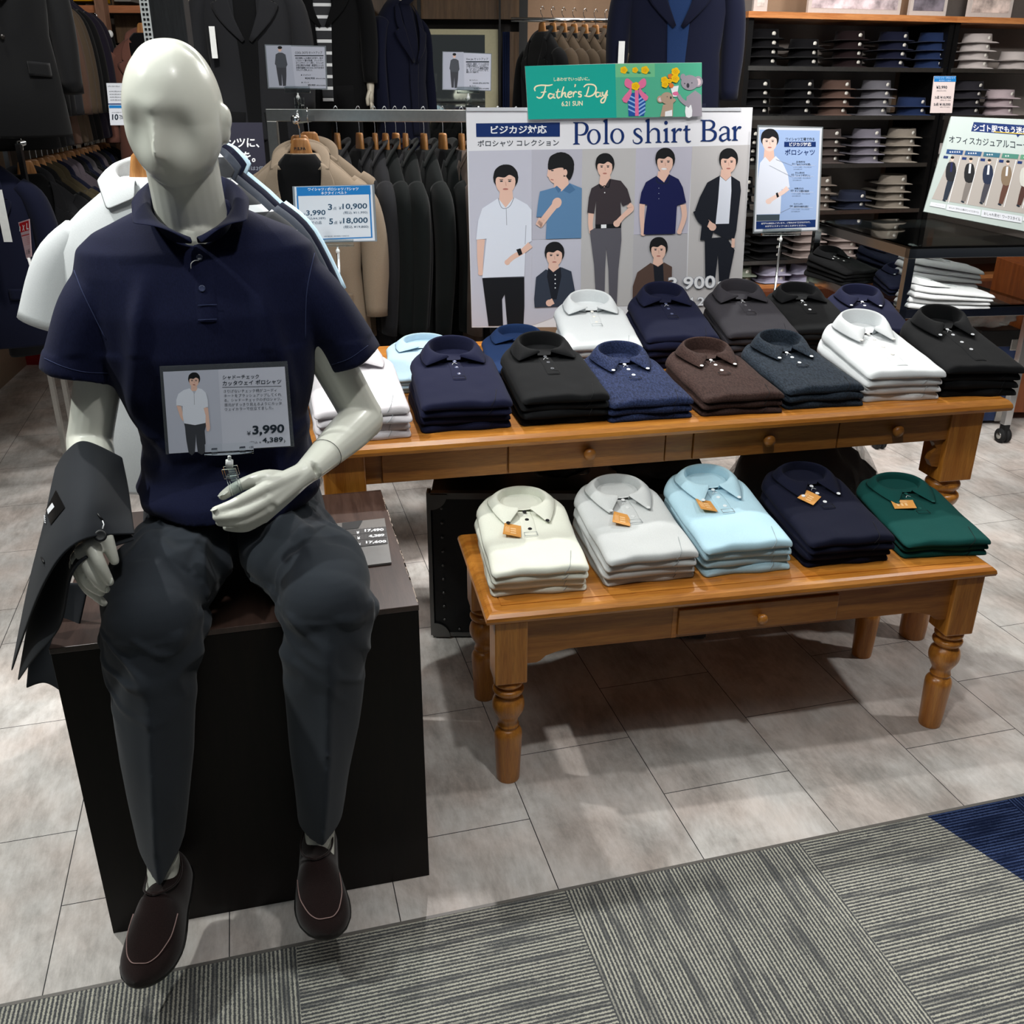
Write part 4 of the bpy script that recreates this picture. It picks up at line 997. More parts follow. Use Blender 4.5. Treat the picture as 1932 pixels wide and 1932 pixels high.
# ---- loafers
SUEDE = fabric('brown_suede', '#1f1211', heather=.2, scale=600, sheen=.2, bumpk=.4, rough=.95)
SOLE = plain('shoe_sole', '#0b0908', rough=.5); WELT = plain('shoe_piping', '#8d7470', rough=.8); INS = plain('shoe_lining', '#3c2f2a', rough=.7)
def loafer(toe, heel, wd, side):
    """toe/heel: underside points in the plinth frame"""
    ax = (toe - heel); L_ = ax.length; yv = ax.normalized(); xv = yv.cross(V((0, 0, 1))).normalized(); zv = xv.cross(yv).normalized()
    M = Matrix(((xv.x, yv.x, zv.x, heel.x), (xv.y, yv.y, zv.y, heel.y), (xv.z, yv.z, zv.z, heel.z), (0, 0, 0, 1)))
    def hw(t):  # half width along the shoe
        prof = [(0, .12), (.03, .55), (.10, .70), (.25, .74), (.42, .76), (.60, .93), (.72, 1.0), (.84, .93), (.93, .70), (.98, .40), (1.0, .08)]
        for (a, b), (c, d) in zip(prof, prof[1:]):
            if a <= t <= c: return wd * (b + (d - b) * (t - a) / (c - a))
        return .01
    def ht(t):
        prof = [(0, .050), (.05, .066), (.2, .060), (.36, .070), (.50, .092), (.58, .082), (.72, .056), (.85, .038), (.95, .026), (1, .014)]
        for (a, b), (c, d) in zip(prof, prof[1:]):
            if a <= t <= c: return b + (d - b) * (t - a) / (c - a)
        return .01
    up_ = MB(); rings = []
    for i in range(33):
        t = .5 - .5 * math.cos(math.pi * i / 32); w_ = hw(t); h = ht(t); y = t * L_; ring = []
        bend = side * .010 * math.sin(t * math.pi)
        for k in range(24):
            a = 2 * math.pi * k / 24; c_, s_ = math.cos(a), math.sin(a)
            x = math.copysign(abs(c_) ** .8, c_) * w_ * (1 if s_ < 0 else 1 - .22 * s_ ** 2)
            z = .012 + (h if s_ > 0 else .004) * math.copysign(abs(s_) ** .75, s_)
            ring.append(V((x + bend, y, z)))
        rings.append(ring)
    up_.loft(rings); sole = MB(); rr = []
    for z, g in ((0, .96), (.002, 1.02), (.009, 1.05), (.011, 1.03)):
        ring = []
        for k in range(48):
            a = 2 * math.pi * k / 48; t = .5 - .5 * math.cos(a); t = min(.999, max(.001, t)); sgn = 1 if math.sin(a) > 0 else -1
            ring.append(V((sgn * hw(t) * g + side * .010 * math.sin(t * math.pi), t * L_ * (1.0 + .012 * (g - .96) * 8) - .003, z)))
        rr.append(ring)
    sole.loft(rr)
    me = up_.mesh('u'); me = evalmods(me, [('SUBSURF', dict(levels=1))]); smoothall(me); me.transform(M); me.materials.append(SUEDE)
    sh = P('loafer', me, (), MT, label='dark brown suede loafer'); P('sole', sole.mesh('s', SOLE, M=M), (), sh)
    # apron seam
    pts = []
    for k in range(25):
        q = -1 + 2 * k / 24; t = .90 - .34 * abs(q) ** 3.4; y = t * L_; a = R(90 - 62 * q); c_, s_ = math.cos(a), math.sin(a)
        x = math.copysign(abs(c_) ** .8, c_) * hw(t) * (1 - .22 * s_ ** 2) * 1.01; z = .0128 + ht(t) * abs(s_) ** .75
        pts.append(V((x + side * .010 * math.sin(t * math.pi), y, z)))
    P('apron_seam', MB().tube([M @ p for p in pts], .0011, n=6, sub=2), WELT, sh)
    # opening rim
    rim = [];
    for k in range(41):
        a = 2 * math.pi * k / 40; y = L_ * (.27 + .245 * math.cos(a)); t = y / L_; x = hw(t) * .80 * math.sin(a)
        z = .012 + ht(t) * .90 + .006 * math.cos(a) ** 2
        z += .004; rim.append(M @ V((x + side * .010 * math.sin(t * math.pi), y, z)))
    P('topline', MB().tube(rim, .0022, n=7), SUEDE, sh)
    return sh
loafer(H(262, 1869, -.262), V((.150, -.018, .165)), .053, -1)
loafer(H(622, 1777, -.238), V((.436, -.010, .175)), .052, 1)
# ---- jacket draped over the viewer's left forearm
JT = T('draped_jacket', "dark grey suit jacket folded over the seated mannequin's arm on the left", 'jacket', pl(.05, .05, .9), PY)
JM = fabric('jacket_wool', '#24272c', heather=.06, scale=900, sheen=.06, bumpk=.2, rough=.8)
LM_ = plain('jacket_lining', '#08090c', rough=.5)
def W(p): return PO + pe1 * p.x + pe2 * p.y + V((0, 0, p.z))
def sheet(rows, th_=.004, sub=2, m=JM, name='panel', lab=None, par=None, pos=True):
    R_ = [[W(H(*p)) for p in r] for r in rows]
    R2 = [spline(r, 6) for r in R_]; cols = [spline([r[j] for r in R2], 6) for j in range(len(R2[0]))]
    G = [[cols[j][i] for j in range(len(cols))] for i in range(len(cols[0]))]
    me = evalmods(MB().grid(G).mesh(name), [('SOLIDIFY', dict(thickness=th_, offset=-1)), ('SUBSURF', dict(levels=1))]); smoothall(me); me.materials.append(m)
    return P(name, me, (), par or JT, world=True, label=lab), G
o1, G1 = sheet([[(103, 884, .19), (122, 852, .17), (160, 830, .15), (232, 862, .16)], [(94, 922, .12), (128, 898, .06), (182, 890, .05), (243, 915, .12)], [(80, 990, .07), (112, 960, -.03), (172, 945, -.06), (250, 962, .03)],
       [(50, 1112, .05), (86, 1040, -.08), (156, 990, -.115), (254, 990, -.03)], [(18, 1272, .06), (76, 1112, -.10), (146, 1022, -.140), (256, 1006, -.06)]], name='front_panel')
sheet([[(66, 1085, .06), (98, 1058, .03), (140, 1030, -.02), (170, 1016, -.06), (238, 1004, -.03)], [(54, 1180, .05), (84, 1120, .01), (132, 1068, -.04), (156, 1040, -.09), (250, 1012, -.05)], [(36, 1286, .05), (66, 1244, -.03), (116, 1182, -.08), (147, 1068, -.125), (254, 1020, -.07)]], name='inner_flap')
sheet([[(62, 1120, .12), (120, 1100, .12), (170, 1100, .10)], [(56, 1220, .12), (104, 1200, .12), (150, 1190, .08)], [(50, 1298, .12), (86, 1288, .11), (122, 1308, .09)]], name='back_panel', m=JM)
# patch label, buttonholes, button and thread on the jacket
def onj(px, py, off=.003):
    return None
BJ = BVHTree.FromPolygons([v.co.copy() for v in o1.data.vertices], [tuple(p.vertices) for p in o1.data.polygons]); JI = INV[JT.name]
def jp(px, py, off=.0012):
    o_ = JI @ CO; d = (JI.to_3x3() @ ray(px, py)).normalized(); h = BJ.ray_cast(o_, d)
    if h[0] is None: return None
    n_ = h[1] if h[1].dot(d) < 0 else -h[1]
    return h[0] + n_ * off
def jpatch(poly, m, name, par, off, n=8):
    (a, b, c, d) = [V((*p, 0)) for p in poly]; G = []
    for i in range(n + 1):
        l = a.lerp(d, i / n); r_ = b.lerp(c, i / n); row = []
        for j in range(n + 1):
            q = l.lerp(r_, j / n); h = jp(q.x, q.y, off); row.append(h)
        if all(x is not None for x in row): G.append(row)
    if len(G) > 1: return P(name, MB().grid(G), m, par)
lb = jpatch([(107, 925), (124, 958), (81, 1010), (76, 985)], plain('label_black', '#050506', rough=.4), 'woven_label', JT, .0015)
if lb:
    jpatch([(101, 949), (105, 957), (93, 971), (91, 962)], pm('white', '#eef0f4'), 'size_patch', lb, .0022, 3)
    for k in range(5): jpatch([(85 + .4 * k, 968 + 4 * k), (88 + .2 * k, 970 + 4 * k), (87.5 + .2 * k, 972 + 4 * k), (84.5 + .4 * k, 970 + 4 * k)], pm('white', '#eef0f4'), 'brand_lettering', lb, .0022, 1)
for pts in ([(183, 970), (188, 977), (193, 983)], [(80, 1052), (83, 1057), (85, 1062)]):
    L = [jp(*p, .0015) for p in pts]
    if all(L): P('buttonhole', MB().tube(L, .0016, n=6), LM_, JT)
p_ = [jp(192, 984, .002), jp(193, 992, .004), jp(192, 999, .002)]
if all(p_): P('button_thread', MB().tube(p_, .0010, n=5), THREADM, JT)
q_ = JI @ W(H(190, 1011, -.118)); P('button', MB().lathe([(.0005, 0), (.009, 0), (.010, .001), (.009, .003), (.006, .002), (.0005, .002)], n=18, M=Matrix.Translation(q_) @ Matrix.Rotation(R(55), 4, 'X')), BLACKP, JT)
# ================================================================ SIGNS AND POSTERS
def crop(x0, y0, k): return lambda x, y: (x0 + x / k, y0 + y / k)
def nrm(yaw, tilt=0): return V((math.sin(yaw) * math.cos(tilt), -math.cos(yaw) * math.cos(tilt), math.sin(tilt)))
def clip_holder(t, top, stem_to, w_=.05, n=None, clamp=True):
    """clear clip that grips the lower edge of a card, ball joint and clamp. top: middle of the lower card edge, stem_to: end of the stem"""
    n = n or V((0, -1, 0)); r_ = V((-n.y, n.x, 0)).normalized(); z = V((0, 0, 1))
    M = Matrix(((r_.x, n.x, 0, top.x), (r_.y, n.y, 0, top.y), (0, 0, 1, top.z), (0, 0, 0, 1)))
    P('clip', MB().box((-w_, .001, -.010), (w_, .004, .012), bev=.001, M=M).box((-w_, -.006, -.010), (w_, .004, -.004), M=M), ACRYL, t, world=True)
    mid = top + V((0, 0, -.024)) + n * .001
    P('ball_joint', MB().ell(mid, (.0065, .0065, .008), n=12).tube([top - z * .008, mid], .003, n=8), WHITEP, t, world=True)
    P('stem', MB().tube([mid, stem_to], .0032 if clamp else .0045, n=10), CHROME if not clamp else ACRYL, t, world=True)
# ---- 1. card held by the seated mannequin
SN = -pe2
t = T('held_price_sign', 'clear-framed price card held up by the seated mannequin, with a man in a white polo', 'sign', pl(.36, -.03, 1.02), PY)
S1 = Sheet(PO + pe2 * -.028, SN + V((0, 0, .10)), crop(290, 660, 3.864))
P('acrylic_frame', S1.board([(42, 122), (975, 85), (1026, 706), (88, 762)], .004), plain('frame_tint', '#b9c0c4', rough=.08, trans=.85, ior=1.2, alpha=.55, vary=0), t, world=True)
PGR = pm('paper_grey', '#b9bece'); PGL = pm('paper_light', '#c6cad9')
S1.poly([(68, 160), (955, 122), (998, 700), (112, 756)], PGL); S1.poly([(68, 160), (470, 143), (505, 731), (112, 756)], PGR)
def face(S_, cx, cy, rx, ry, hair='short', tilt=0, m=SKIN):
    S_.ell(cx + rx * .02, cy - ry * .22, rx * 1.16, ry * 1.0, HAIR, n=18)
    S_.ell(cx, cy + ry * .10, rx * .92, ry * .96, m)
    S_.poly([(cx - rx * 1.05, cy + ry * .1), (cx - rx * 1.02, cy - ry * .7), (cx - rx * .4, cy - ry * 1.15), (cx + rx * .5, cy - ry * 1.15), (cx + rx * 1.1, cy - ry * .6), (cx + rx * 1.06, cy + ry * .15), (cx + rx * .86, cy - ry * .2), (cx + rx * .35, cy - ry * .42), (cx - rx * .1, cy - ry * .22), (cx - rx * .75, cy - ry * .25)], HAIR, 4)
    e_ = min(rx, 999)
    for sx in (-1, 1):
        S_.ell(cx + sx * rx * .38, cy + ry * .06, rx * .15, ry * .055, INK, n=10); S_.stroke([(cx + sx * rx * .22, cy - ry * .06), (cx + sx * rx * .55, cy - ry * .05)], ry * .05, HAIR, 2)
    S_.stroke([(cx, cy + ry * .1), (cx + rx * .06, cy + ry * .42)], rx * .06, pm('shade', '#c99a88'), 2); S_.ell(cx, cy + ry * .66, rx * .26, ry * .07, LIP, n=12)
PW_ = pm('cloth_white', '#dfe5f2'); PGRY = pm('cloth_grey', '#3a3d44')
S1.poly([(275, 250), (312, 250), (320, 300), (270, 300)], SKIN); face(S1, 294, 222, 38, 48)
S1.poly([(232, 515), (378, 520), (372, 590), (378, 745), (322, 748), (308, 610), (300, 748), (255, 749), (228, 560)], PGRY, 2)
S1.poly([(166, 405), (200, 410), (222, 505), (214, 520), (196, 495)], SKIN); S1.poly([(366, 420), (396, 420), (412, 570), (400, 595), (386, 590), (380, 540)], SKIN)
S1.poly([(180, 320), (262, 280), (296, 322), (322, 278), (380, 312), (396, 415), (364, 424), (378, 532), (222, 535), (212, 410), (165, 405)], PW_, 2)
S1.stroke([(294, 315), (297, 400)], 2.5, GREYI, 2)
S1.text('シャドーチェック', 502, 185, 768, 216, INK, 178, 209, bold=.01); S1.text('カッタウェイ ポロシャツ', 502, 226, 930, 262, INK, 212, 247, bold=.012)
S1.poly([(500, 271), (930, 262), (930, 265), (500, 274)], INK)
for k, l in enumerate(('さりげないチェック柄がコーディ', 'ネートをブラッシュアップしてくれ', 'る。シャドーチェックのポロシャツ。', '首元がすっきり見えるようにカッタ', 'ウェイカラーで仕立てました。')):
    x1 = (896, 930, 932, 932, 872)[k]; S1.text(l, 510 + 2 * k, 290 + 33 * k, x1, 313 + 33 * k, INK, 281 + 32 * k, 304 + 32 * k)
S1.text('¥', 680, 592, 708, 622, INK); S1.text('3,990', 720, 552, 952, 628, INK, 540, 612, bold=.03)
S1.text('(税込 ¥', 697, 665, 784, 684, INK); S1.text('4,389', 792, 640, 942, 682, INK, 634, 674, bold=.02); S1.text(')', 947, 652, 958, 676, INK)
S1.finish('printed_card', t)
def A1(x, y, b=-.030): c = crop(290, 660, 3.864)(x, y); return atp(*c, PO + pe2 * b, pe2)
P('clip', MB().grid([[A1(368, 690), A1(728, 672)], [A1(370, 770), A1(728, 748)]], smooth=False).tube([A1(370, 762, -.034), A1(728, 742, -.034)], .0035, n=8), ACRYL, t, world=True)
for x in (445, 648): P('clip_pin', MB().box((-.005, -.004, -.004), (.005, .004, .006), M=Matrix.Translation(A1(x, 745 - (x - 445) * .06, -.036)) @ Matrix.Rotation(PY, 4, 'Z'), bev=.001), ACRYL, t, world=True)
P('ball_joint', MB().tube([A1(552, 805), A1(552, 853)], .0066, n=10).tube([A1(552, 775), A1(552, 806)], .003, n=8), WHITEP, t, world=True)
cb_ = MB(); a_, b_ = A1(552, 858, -.034), A1(618, 1075, -.030); dr_ = (b_ - a_).normalized(); px_ = dr_.cross(V((0, -1, 0))).normalized(); ny = px_.cross(dr_)
for s0, s1, wd_ in ((0, .3, .012), (.25, 1, .0085)):
    for off in (-.0055, .0055):
        M = Matrix(((px_.x, ny.x, dr_.x, a_.x), (px_.y, ny.y, dr_.y, a_.y), (px_.z, ny.z, dr_.z, a_.z), (0, 0, 0, 1))); L_ = (b_ - a_).length
        cb_.box((-wd_, off - .0012, s0 * L_), (wd_, off + .0012, s1 * L_), M=M)
for k in range(6): cb_.box((-.006, -.0085, L_ * (.12 + .07 * k)), (.006, -.0065, L_ * (.15 + .07 * k)), M=M)
P('clamp', cb_, ACRYL, t, world=True)
# ---- 2. big polo shirt poster
PYW = .235; PP0 = V((-.147, 3.2, .87)); PN = nrm(PYW); pr1 = V((math.cos(PYW), math.sin(PYW), 0))
t = T('polo_poster', 'large white poster of men in polo shirts headed Polo shirt Bar, behind the high table', 'poster', PP0, PYW)
c3 = crop(860, 80, 3.22); Q = Sheet(PP0, PN, c3)
PAPER = pm('paper_white', '#e3e4ea')
P('board', Q.board([(62, 415), (1804, 395), (1722, 1725), (98, 1732)], .004), PAPER, t, world=True)
BG = [pm('studio_a', '#c3c4d2'), pm('studio_b', '#b9b9c6'), pm('studio_c', '#bdbcbd'), pm('studio_d', '#bdbccb'), pm('studio_e', '#c2c0c1'), pm('studio_f', '#b4b3b8')]
Q.poly([(76, 660), (460, 652), (462, 1722), (98, 1726)], BG[0]); Q.poly([(460, 652), (768, 648), (760, 1188), (462, 1198)], BG[1]); Q.poly([(462, 1200), (760, 1190), (758, 1610), (462, 1720)], BG[0])
Q.poly([(768, 648), (1094, 642), (1075, 1600), (758, 1610)], BG[2]); Q.poly([(1094, 642), (1436, 632), (1408, 1160), (1080, 1168)], BG[3]); Q.poly([(1078, 1170), (1408, 1162), (1395, 1700), (1068, 1702)], BG[5]); Q.poly([(1436, 632), (1786, 622), (1724, 1700), (1395, 1702)], BG[4])
Q.poly([(122, 492), (632, 486), (632, 572), (124, 574)], NAVYI); Q.text('ビジカジ対応', 212, 506, 552, 558, WHITEI, 502, 554, bold=.022)
Q.text('ポロシャツ コレクション', 132, 594, 626, 634, INK, 588, 628, bold=.004)
# serif heading drawn with pens: Polo shirt Bar
def stem(x, y0, y1, w=17, sf=1, st=1, sb=1, k=.004):
    Q.poly([(x - w / 2, y0), (x + w / 2, y0), (x + w / 2, y1), (x - w / 2, y1)], NAVYI)
    if sb: Q.poly([(x - w * 1.15, y1), (x - w * 1.05, y1 - 4), (x - w / 2, y1 - 9), (x + w / 2, y1 - 9), (x + w * 1.05, y1 - 4), (x + w * 1.15, y1)], NAVYI)
    if st == 1: Q.poly([(x - w * 1.15, y0 + 2), (x - w / 2, y0 - 7), (x + w / 2, y0 - 12), (x + w / 2, y0 + 12), (x - w / 2, y0 + 12), (x - w * .8, y0 + 9)], NAVYI)
    if st == 2: Q.poly([(x - w * 1.15, y0), (x + w, y0), (x + w, y0 + 4), (x + w / 2, y0 + 9), (x - w / 2, y0 + 9), (x - w * 1.05, y0 + 4)], NAVYI)
stem(732, 484, 620, 19, st=2); Q.stroke([(738, 489), (770, 488), (792, 502), (797, 525), (785, 552), (760, 562), (738, 560)], [5, 8, 16, 20, 15, 7, 4], NAVYI)
def o_(cx, cy, rx=41, ry=47): Q.ring(cx, cy, rx, ry, 17, 6, NAVYI)
o_(838, 573, 42, 47); stem(913, 476, 617, 17); o_(980, 569, 43, 47)
Q.stroke([(1128, 545), (1118, 528), (1102, 524), (1087, 534), (1087, 550), (1104, 565), (1122, 578), (1128, 595), (1116, 610), (1098, 614), (1080, 606), (1076, 590)], [4, 6, 8, 13, 15, 16, 16, 14, 10, 7, 6, 4], NAVYI)
stem(1168, 474, 611, 17); Q.stroke([(1176, 548), (1190, 530), (1210, 524), (1228, 536), (1231, 560)], [4, 7, 11, 16, 17], NAVYI); stem(1231, 555, 609, 17, st=0)
stem(1278, 530, 608, 17); Q.ell(1276, 488, 11, 12, NAVYI); stem(1326, 530, 607, 17); Q.stroke([(1334, 552), (1344, 534), (1358, 527), (1370, 534)], [4, 9, 14, 17], NAVYI)
stem(1400, 505, 585, 16, st=0, sb=0); Q.stroke([(1400, 580), (1402, 596), (1412, 604), (1428, 598)], [16, 15, 11, 4], NAVYI); Q.poly([(1380, 528), (1424, 524), (1424, 532), (1380, 536)], NAVYI); Q.poly([(1384, 528), (1408, 500), (1408, 530)], NAVYI)
stem(1506, 470, 601, 19, st=2); Q.stroke([(1512, 475), (1545, 474), (1565, 488), (1564, 510), (1545, 526), (1514, 530)], [5, 8, 15, 16, 9, 5], NAVYI); Q.stroke([(1514, 530), (1550, 532), (1574, 548), (1572, 578), (1548, 596), (1512, 597)], [5, 9, 17, 18, 10, 5], NAVYI)
Q.stroke([(1602, 535), (1614, 518), (1634, 512), (1652, 524), (1654, 545), (1654, 582), (1662, 592), (1672, 588)], [12, 8, 8, 15, 17, 16, 10, 4], NAVYI); Q.stroke([(1650, 548), (1625, 556), (1608, 568), (1606, 586), (1620, 597), (1638, 590), (1652, 578)], [5, 8, 13, 16, 11, 7, 5], NAVYI)
stem(1694, 518, 596, 17); Q.stroke([(1702, 540), (1710, 522), (1722, 515), (1731, 520)], [4, 9, 14, 16], NAVYI)
def limb(pts, w, m=SKIN): Q.stroke(pts, w, m, 5); Q.ell(pts[-1][0], pts[-1][1], (w[-1] if isinstance(w, list) else w) * .62, (w[-1] if isinstance(w, list) else w) * .62, m, n=10)
def neck(S_, cx, cy, w, h): S_.poly([(cx - w, cy - h), (cx + w, cy - h), (cx + w * 1.25, cy + h), (cx, cy + h * 1.6), (cx - w * 1.25, cy + h)], SKIN)
# panel 1: white polo
BK = pm('cloth_black', '#14161b')
Q.poly([(160, 1432), (415, 1425), (416, 1600), (410, 1716), (312, 1718), (296, 1530), (280, 1560), (286, 1720), (198, 1722)], BK)
limb([(152, 1195), (148, 1300), (150, 1400)], [48, 38, 26]); neck(Q, 305, 930, 36, 50); face(Q, 301, 838, 66, 80)
Q.poly([(160, 1008), (256, 946), (302, 1004), (352, 940), (432, 984), (459, 1018), (459, 1205), (422, 1232), (415, 1420), (160, 1430), (186, 1192), (122, 1198), (136, 1080)], PW_)
Q.stroke([(256, 946), (275, 1000), (302, 1008), (330, 990), (352, 942)], 4, GREYI); Q.stroke([(305, 1010), (308, 1110)], 3, GREYI, 2); Q.stroke([(425, 1110), (420, 1225)], 3, GREYI, 2)
limb([(452, 1228), (400, 1272), (345, 1305), (312, 1335)], [40, 32, 30, 28]); Q.poly([(366, 1258), (392, 1250), (404, 1285), (382, 1296)], BK)
# panel 2: blue polo, head turned left
CB = pm('cloth_blue', '#5e86ae'); CB2 = pm('cloth_blue_shade', '#4c739b')
neck(Q, 640, 845, 38, 45); Q.ell(638, 742, 80, 76, HAIR); Q.ell(606, 790, 50, 68, SKIN); Q.poly([(560, 740), (575, 690), (640, 668), (700, 700), (716, 770), (690, 835), (662, 800), (655, 765), (620, 762), (565, 775)], HAIR, 4); Q.ell(664, 790, 12, 20, SKIN); Q.stroke([(575, 832), (592, 836)], 6, LIP, 2); Q.ell(585, 778, 9, 4, INK, n=8); Q.stroke([(560, 785), (556, 812), (570, 815)], 5, SKIN, 3)
Q.poly([(510, 905), (600, 880), (640, 905), (690, 855), (764, 885), (760, 1188), (545, 1194), (552, 1060), (488, 1060), (500, 960)], CB); Q.poly([(600, 880), (622, 915), (640, 895), (612, 870)], CB2); Q.poly([(650, 900), (690, 855), (725, 895), (690, 918)], CB2)
limb([(520, 1070), (505, 1110), (560, 1040), (612, 975)], [36, 40, 38, 40]); Q.ell(612, 975, 28, 34, SKIN, .5)
# panel 3: navy jacket over button-down
face(Q, 597, 1290, 52, 66); neck(Q, 592, 1365, 28, 28)
CJ = pm('cloth_slate', '#333b4a'); CN2 = pm('cloth_ink', '#1a1e28')
Q.poly([(486, 1425), (545, 1378), (590, 1395), (640, 1365), (700, 1390), (728, 1540), (720, 1600), (478, 1610), (474, 1560)], CJ); Q.poly([(560, 1368), (590, 1395), (635, 1362), (640, 1420), (610, 1560), (580, 1560), (552, 1420)], CN2)
for k in range(4): Q.ell(602, 1412 + 26 * k, 4, 4, WHITEI, n=8)
limb([(590, 1570), (566, 1582)], [36, 34])
# panel 4: charcoal polo, grey trousers
CC = pm('cloth_charcoal', '#3b3439'); CG = pm('cloth_grey_trouser', '#5b5a63')
limb([(820, 1035), (816, 1100), (822, 1150)], [34, 28, 24]); Q.poly([(812, 1145), (840, 1128), (1002, 1126), (1004, 1200), (985, 1380), (975, 1600), (930, 1602), (925, 1380), (912, 1250), (905, 1380), (900, 1602), (852, 1604), (838, 1350)], CG)
neck(Q, 905, 840, 30, 36); face(Q, 903, 752, 50, 66)
Q.poly([(822, 885), (868, 858), (900, 880), (932, 828), (1000, 840), (1040, 890), (1064, 970), (1012, 995), (998, 960), (1004, 1105), (845, 1108), (850, 960), (838, 1040), (796, 1034), (806, 940)], CC); Q.stroke([(868, 858), (880, 885), (900, 870), (925, 880), (936, 835)], 6, BK, 3); Q.ell(902, 912, 4, 4, WHITEI, n=8)
Q.poly([(845, 1105), (1002, 1100), (1002, 1126), (846, 1130)], BK); Q.poly([(880, 1106), (912, 1105), (912, 1127), (880, 1128)], WHITEI)
limb([(1046, 985), (1062, 1010), (1010, 1060), (975, 1100)], [32, 34, 28, 34])
# panel 5: navy polo, smiling
CNV = pm('cloth_navy', '#141a4c')
limb([(1130, 975), (1128, 1060), (1135, 1160)], [34, 28, 24]); limb([(1378, 985), (1385, 1060), (1355, 1150)], [34, 30, 24])
neck(Q, 1260, 820, 34, 38); face(Q, 1268, 722, 52, 68); Q.ell(1262, 768, 18, 6, WHITEI, n=10)
Q.poly([(1152, 848), (1215, 810), (1262, 850), (1292, 800), (1350, 830), (1376, 880), (1396, 972), (1340, 990), (1330, 1162), (1138, 1166), (1142, 1100), (1160, 985), (1112, 978), (1124, 910)], CNV); Q.stroke([(1215, 812), (1222, 850), (1262, 855), (1285, 850), (1295, 805)], 5, INK, 3)
for k in range(3): Q.ell(1230, 885 + 32 * k, 3, 3, GREYI, n=8)
# panel 6: brown jacket
CBN = pm('cloth_brown', '#57443d')
face(Q, 1228, 1256, 48, 62); neck(Q, 1225, 1328, 26, 26)
Q.poly([(1100, 1395), (1180, 1338), (1225, 1360), (1262, 1335), (1310, 1362), (1308, 1480), (1300, 1700), (1068, 1700), (1072, 1480)], CBN); Q.poly([(1196, 1345), (1225, 1365), (1255, 1342), (1262, 1470), (1205, 1470)], CN2)
# panel 7: navy suit
Q.poly([(1508, 1190), (1640, 1180), (1690, 1260), (1652, 1450), (1596, 1462), (1588, 1290), (1570, 1450), (1512, 1452)], CN2)
face(Q, 1652, 722, 50, 66); neck(Q, 1636, 805, 28, 34)
Q.poly([(1524, 850), (1600, 808), (1636, 840), (1668, 810), (1722, 845), (1728, 900), (1700, 1140), (1688, 1190), (1640, 1195), (1560, 1150), (1548, 1198), (1480, 1200), (1490, 1110), (1450, 1018), (1478, 940)], CN2); Q.poly([(1600, 812), (1636, 842), (1668, 812), (1670, 900), (1655, 1100), (1574, 1102), (1590, 950)], PW_)
limb([(1520, 1090), (1555, 1120)], [38, 38]); Q.stroke([(1455, 1020), (1490, 1080), (1530, 1100)], [40, 44, 40], CN2)
limb([(1682, 1190), (1680, 1235)], [20, 18])
# price lettering with a grey edge
Q.text('3,900', 1284, 1424, 1576, 1520, GREYI, 1412, 1506, bold=.045); Q.text('3,900', 1288, 1426, 1572, 1516, WHITEI, 1414, 1502, bold=.018); Q.text('~', 1588, 1448, 1660, 1470, WHITEI, bold=.03)
Q.text('4,290', 1396, 1546, 1600, 1612, GREYI, 1540, 1604, bold=.045); Q.text('4,290', 1399, 1548, 1597, 1609, WHITEI, 1542, 1600, bold=.018)
Q.finish('printed_sheet', t)
P('sleeve_edge', MB().box((0, -.004, -.004), (.925, .004, .006), M=Matrix.Translation(Q.pt(62, 408)) @ Matrix.Rotation(PYW, 4, 'Z')), plain('sleeve_film', '#c9ccd2', rough=.15), t, world=True)
for x in (.12, .80): P('easel_foot', MB().box((x - .02, -.03, 0), (x + .02, .09, .006)).box((x - .012, .006, 0), (x + .012, .012, .10), M=None), STEEL, t).location.z = HH - .87
for x in (.12, .80): pass
# ---- 3. Father's Day banner above the poster
t = T('fathers_day_banner', "turquoise Father's Day card clipped to the top of the poster", 'sign', PP0 + pr1 * .1 + V((0, 0, .7)), PYW)
B = Sheet(PP0 + PN * .012, PN, c3)
TEAL = pm('teal', '#12a597'); G1_ = pm('leaf_green', '#6fbf8e'); G2_ = pm('mint', '#4fae8e'); CRM = pm('cream', '#f4ecc8'); YEL = pm('rose_yellow', '#f0c010'); YEL2 = pm('rose_deep', '#d99a06'); PNK = pm('ribbon_pink', '#e0709c'); BLU = pm('gift_blue', '#1f4f9e'); BLU2 = pm('gift_light', '#8db4e4'); KO = pm('koala_grey', '#9b95a0'); KOD = pm('koala_tan', '#b39a86'); DK = pm('dark_nose', '#3a3a44'); ORG = pm('orange_flower', '#e07038')
P('card', B.board([(420, 144), (968, 128), (1494, 122), (1494, 450), (440, 468)], .003), plain('card_edge', '#dfe4e2', rough=.5), t, world=True)
B.poly([(420, 144), (968, 130), (976, 458), (440, 468)], TEAL); B.poly([(968, 130), (1208, 127), (1210, 210), (970, 212)], G1_); B.poly([(970, 212), (1210, 210), (1212, 454), (976, 458)], G2_); B.poly([(1208, 127), (1494, 123), (1494, 450), (1212, 454)], G2_)
B.text('しあわせでいっぱいに。', 595, 212, 812, 236, CRM, 208, 232, bold=.014)
B.text('6.21 SUN', 642, 358, 770, 388, CRM, 354, 384, bold=.02)
def script(strokes, w=9):
    for pts in strokes: B.stroke(pts, [w * .7] + [w] * (len(pts) - 2) + [w * .7], CRM, 6)
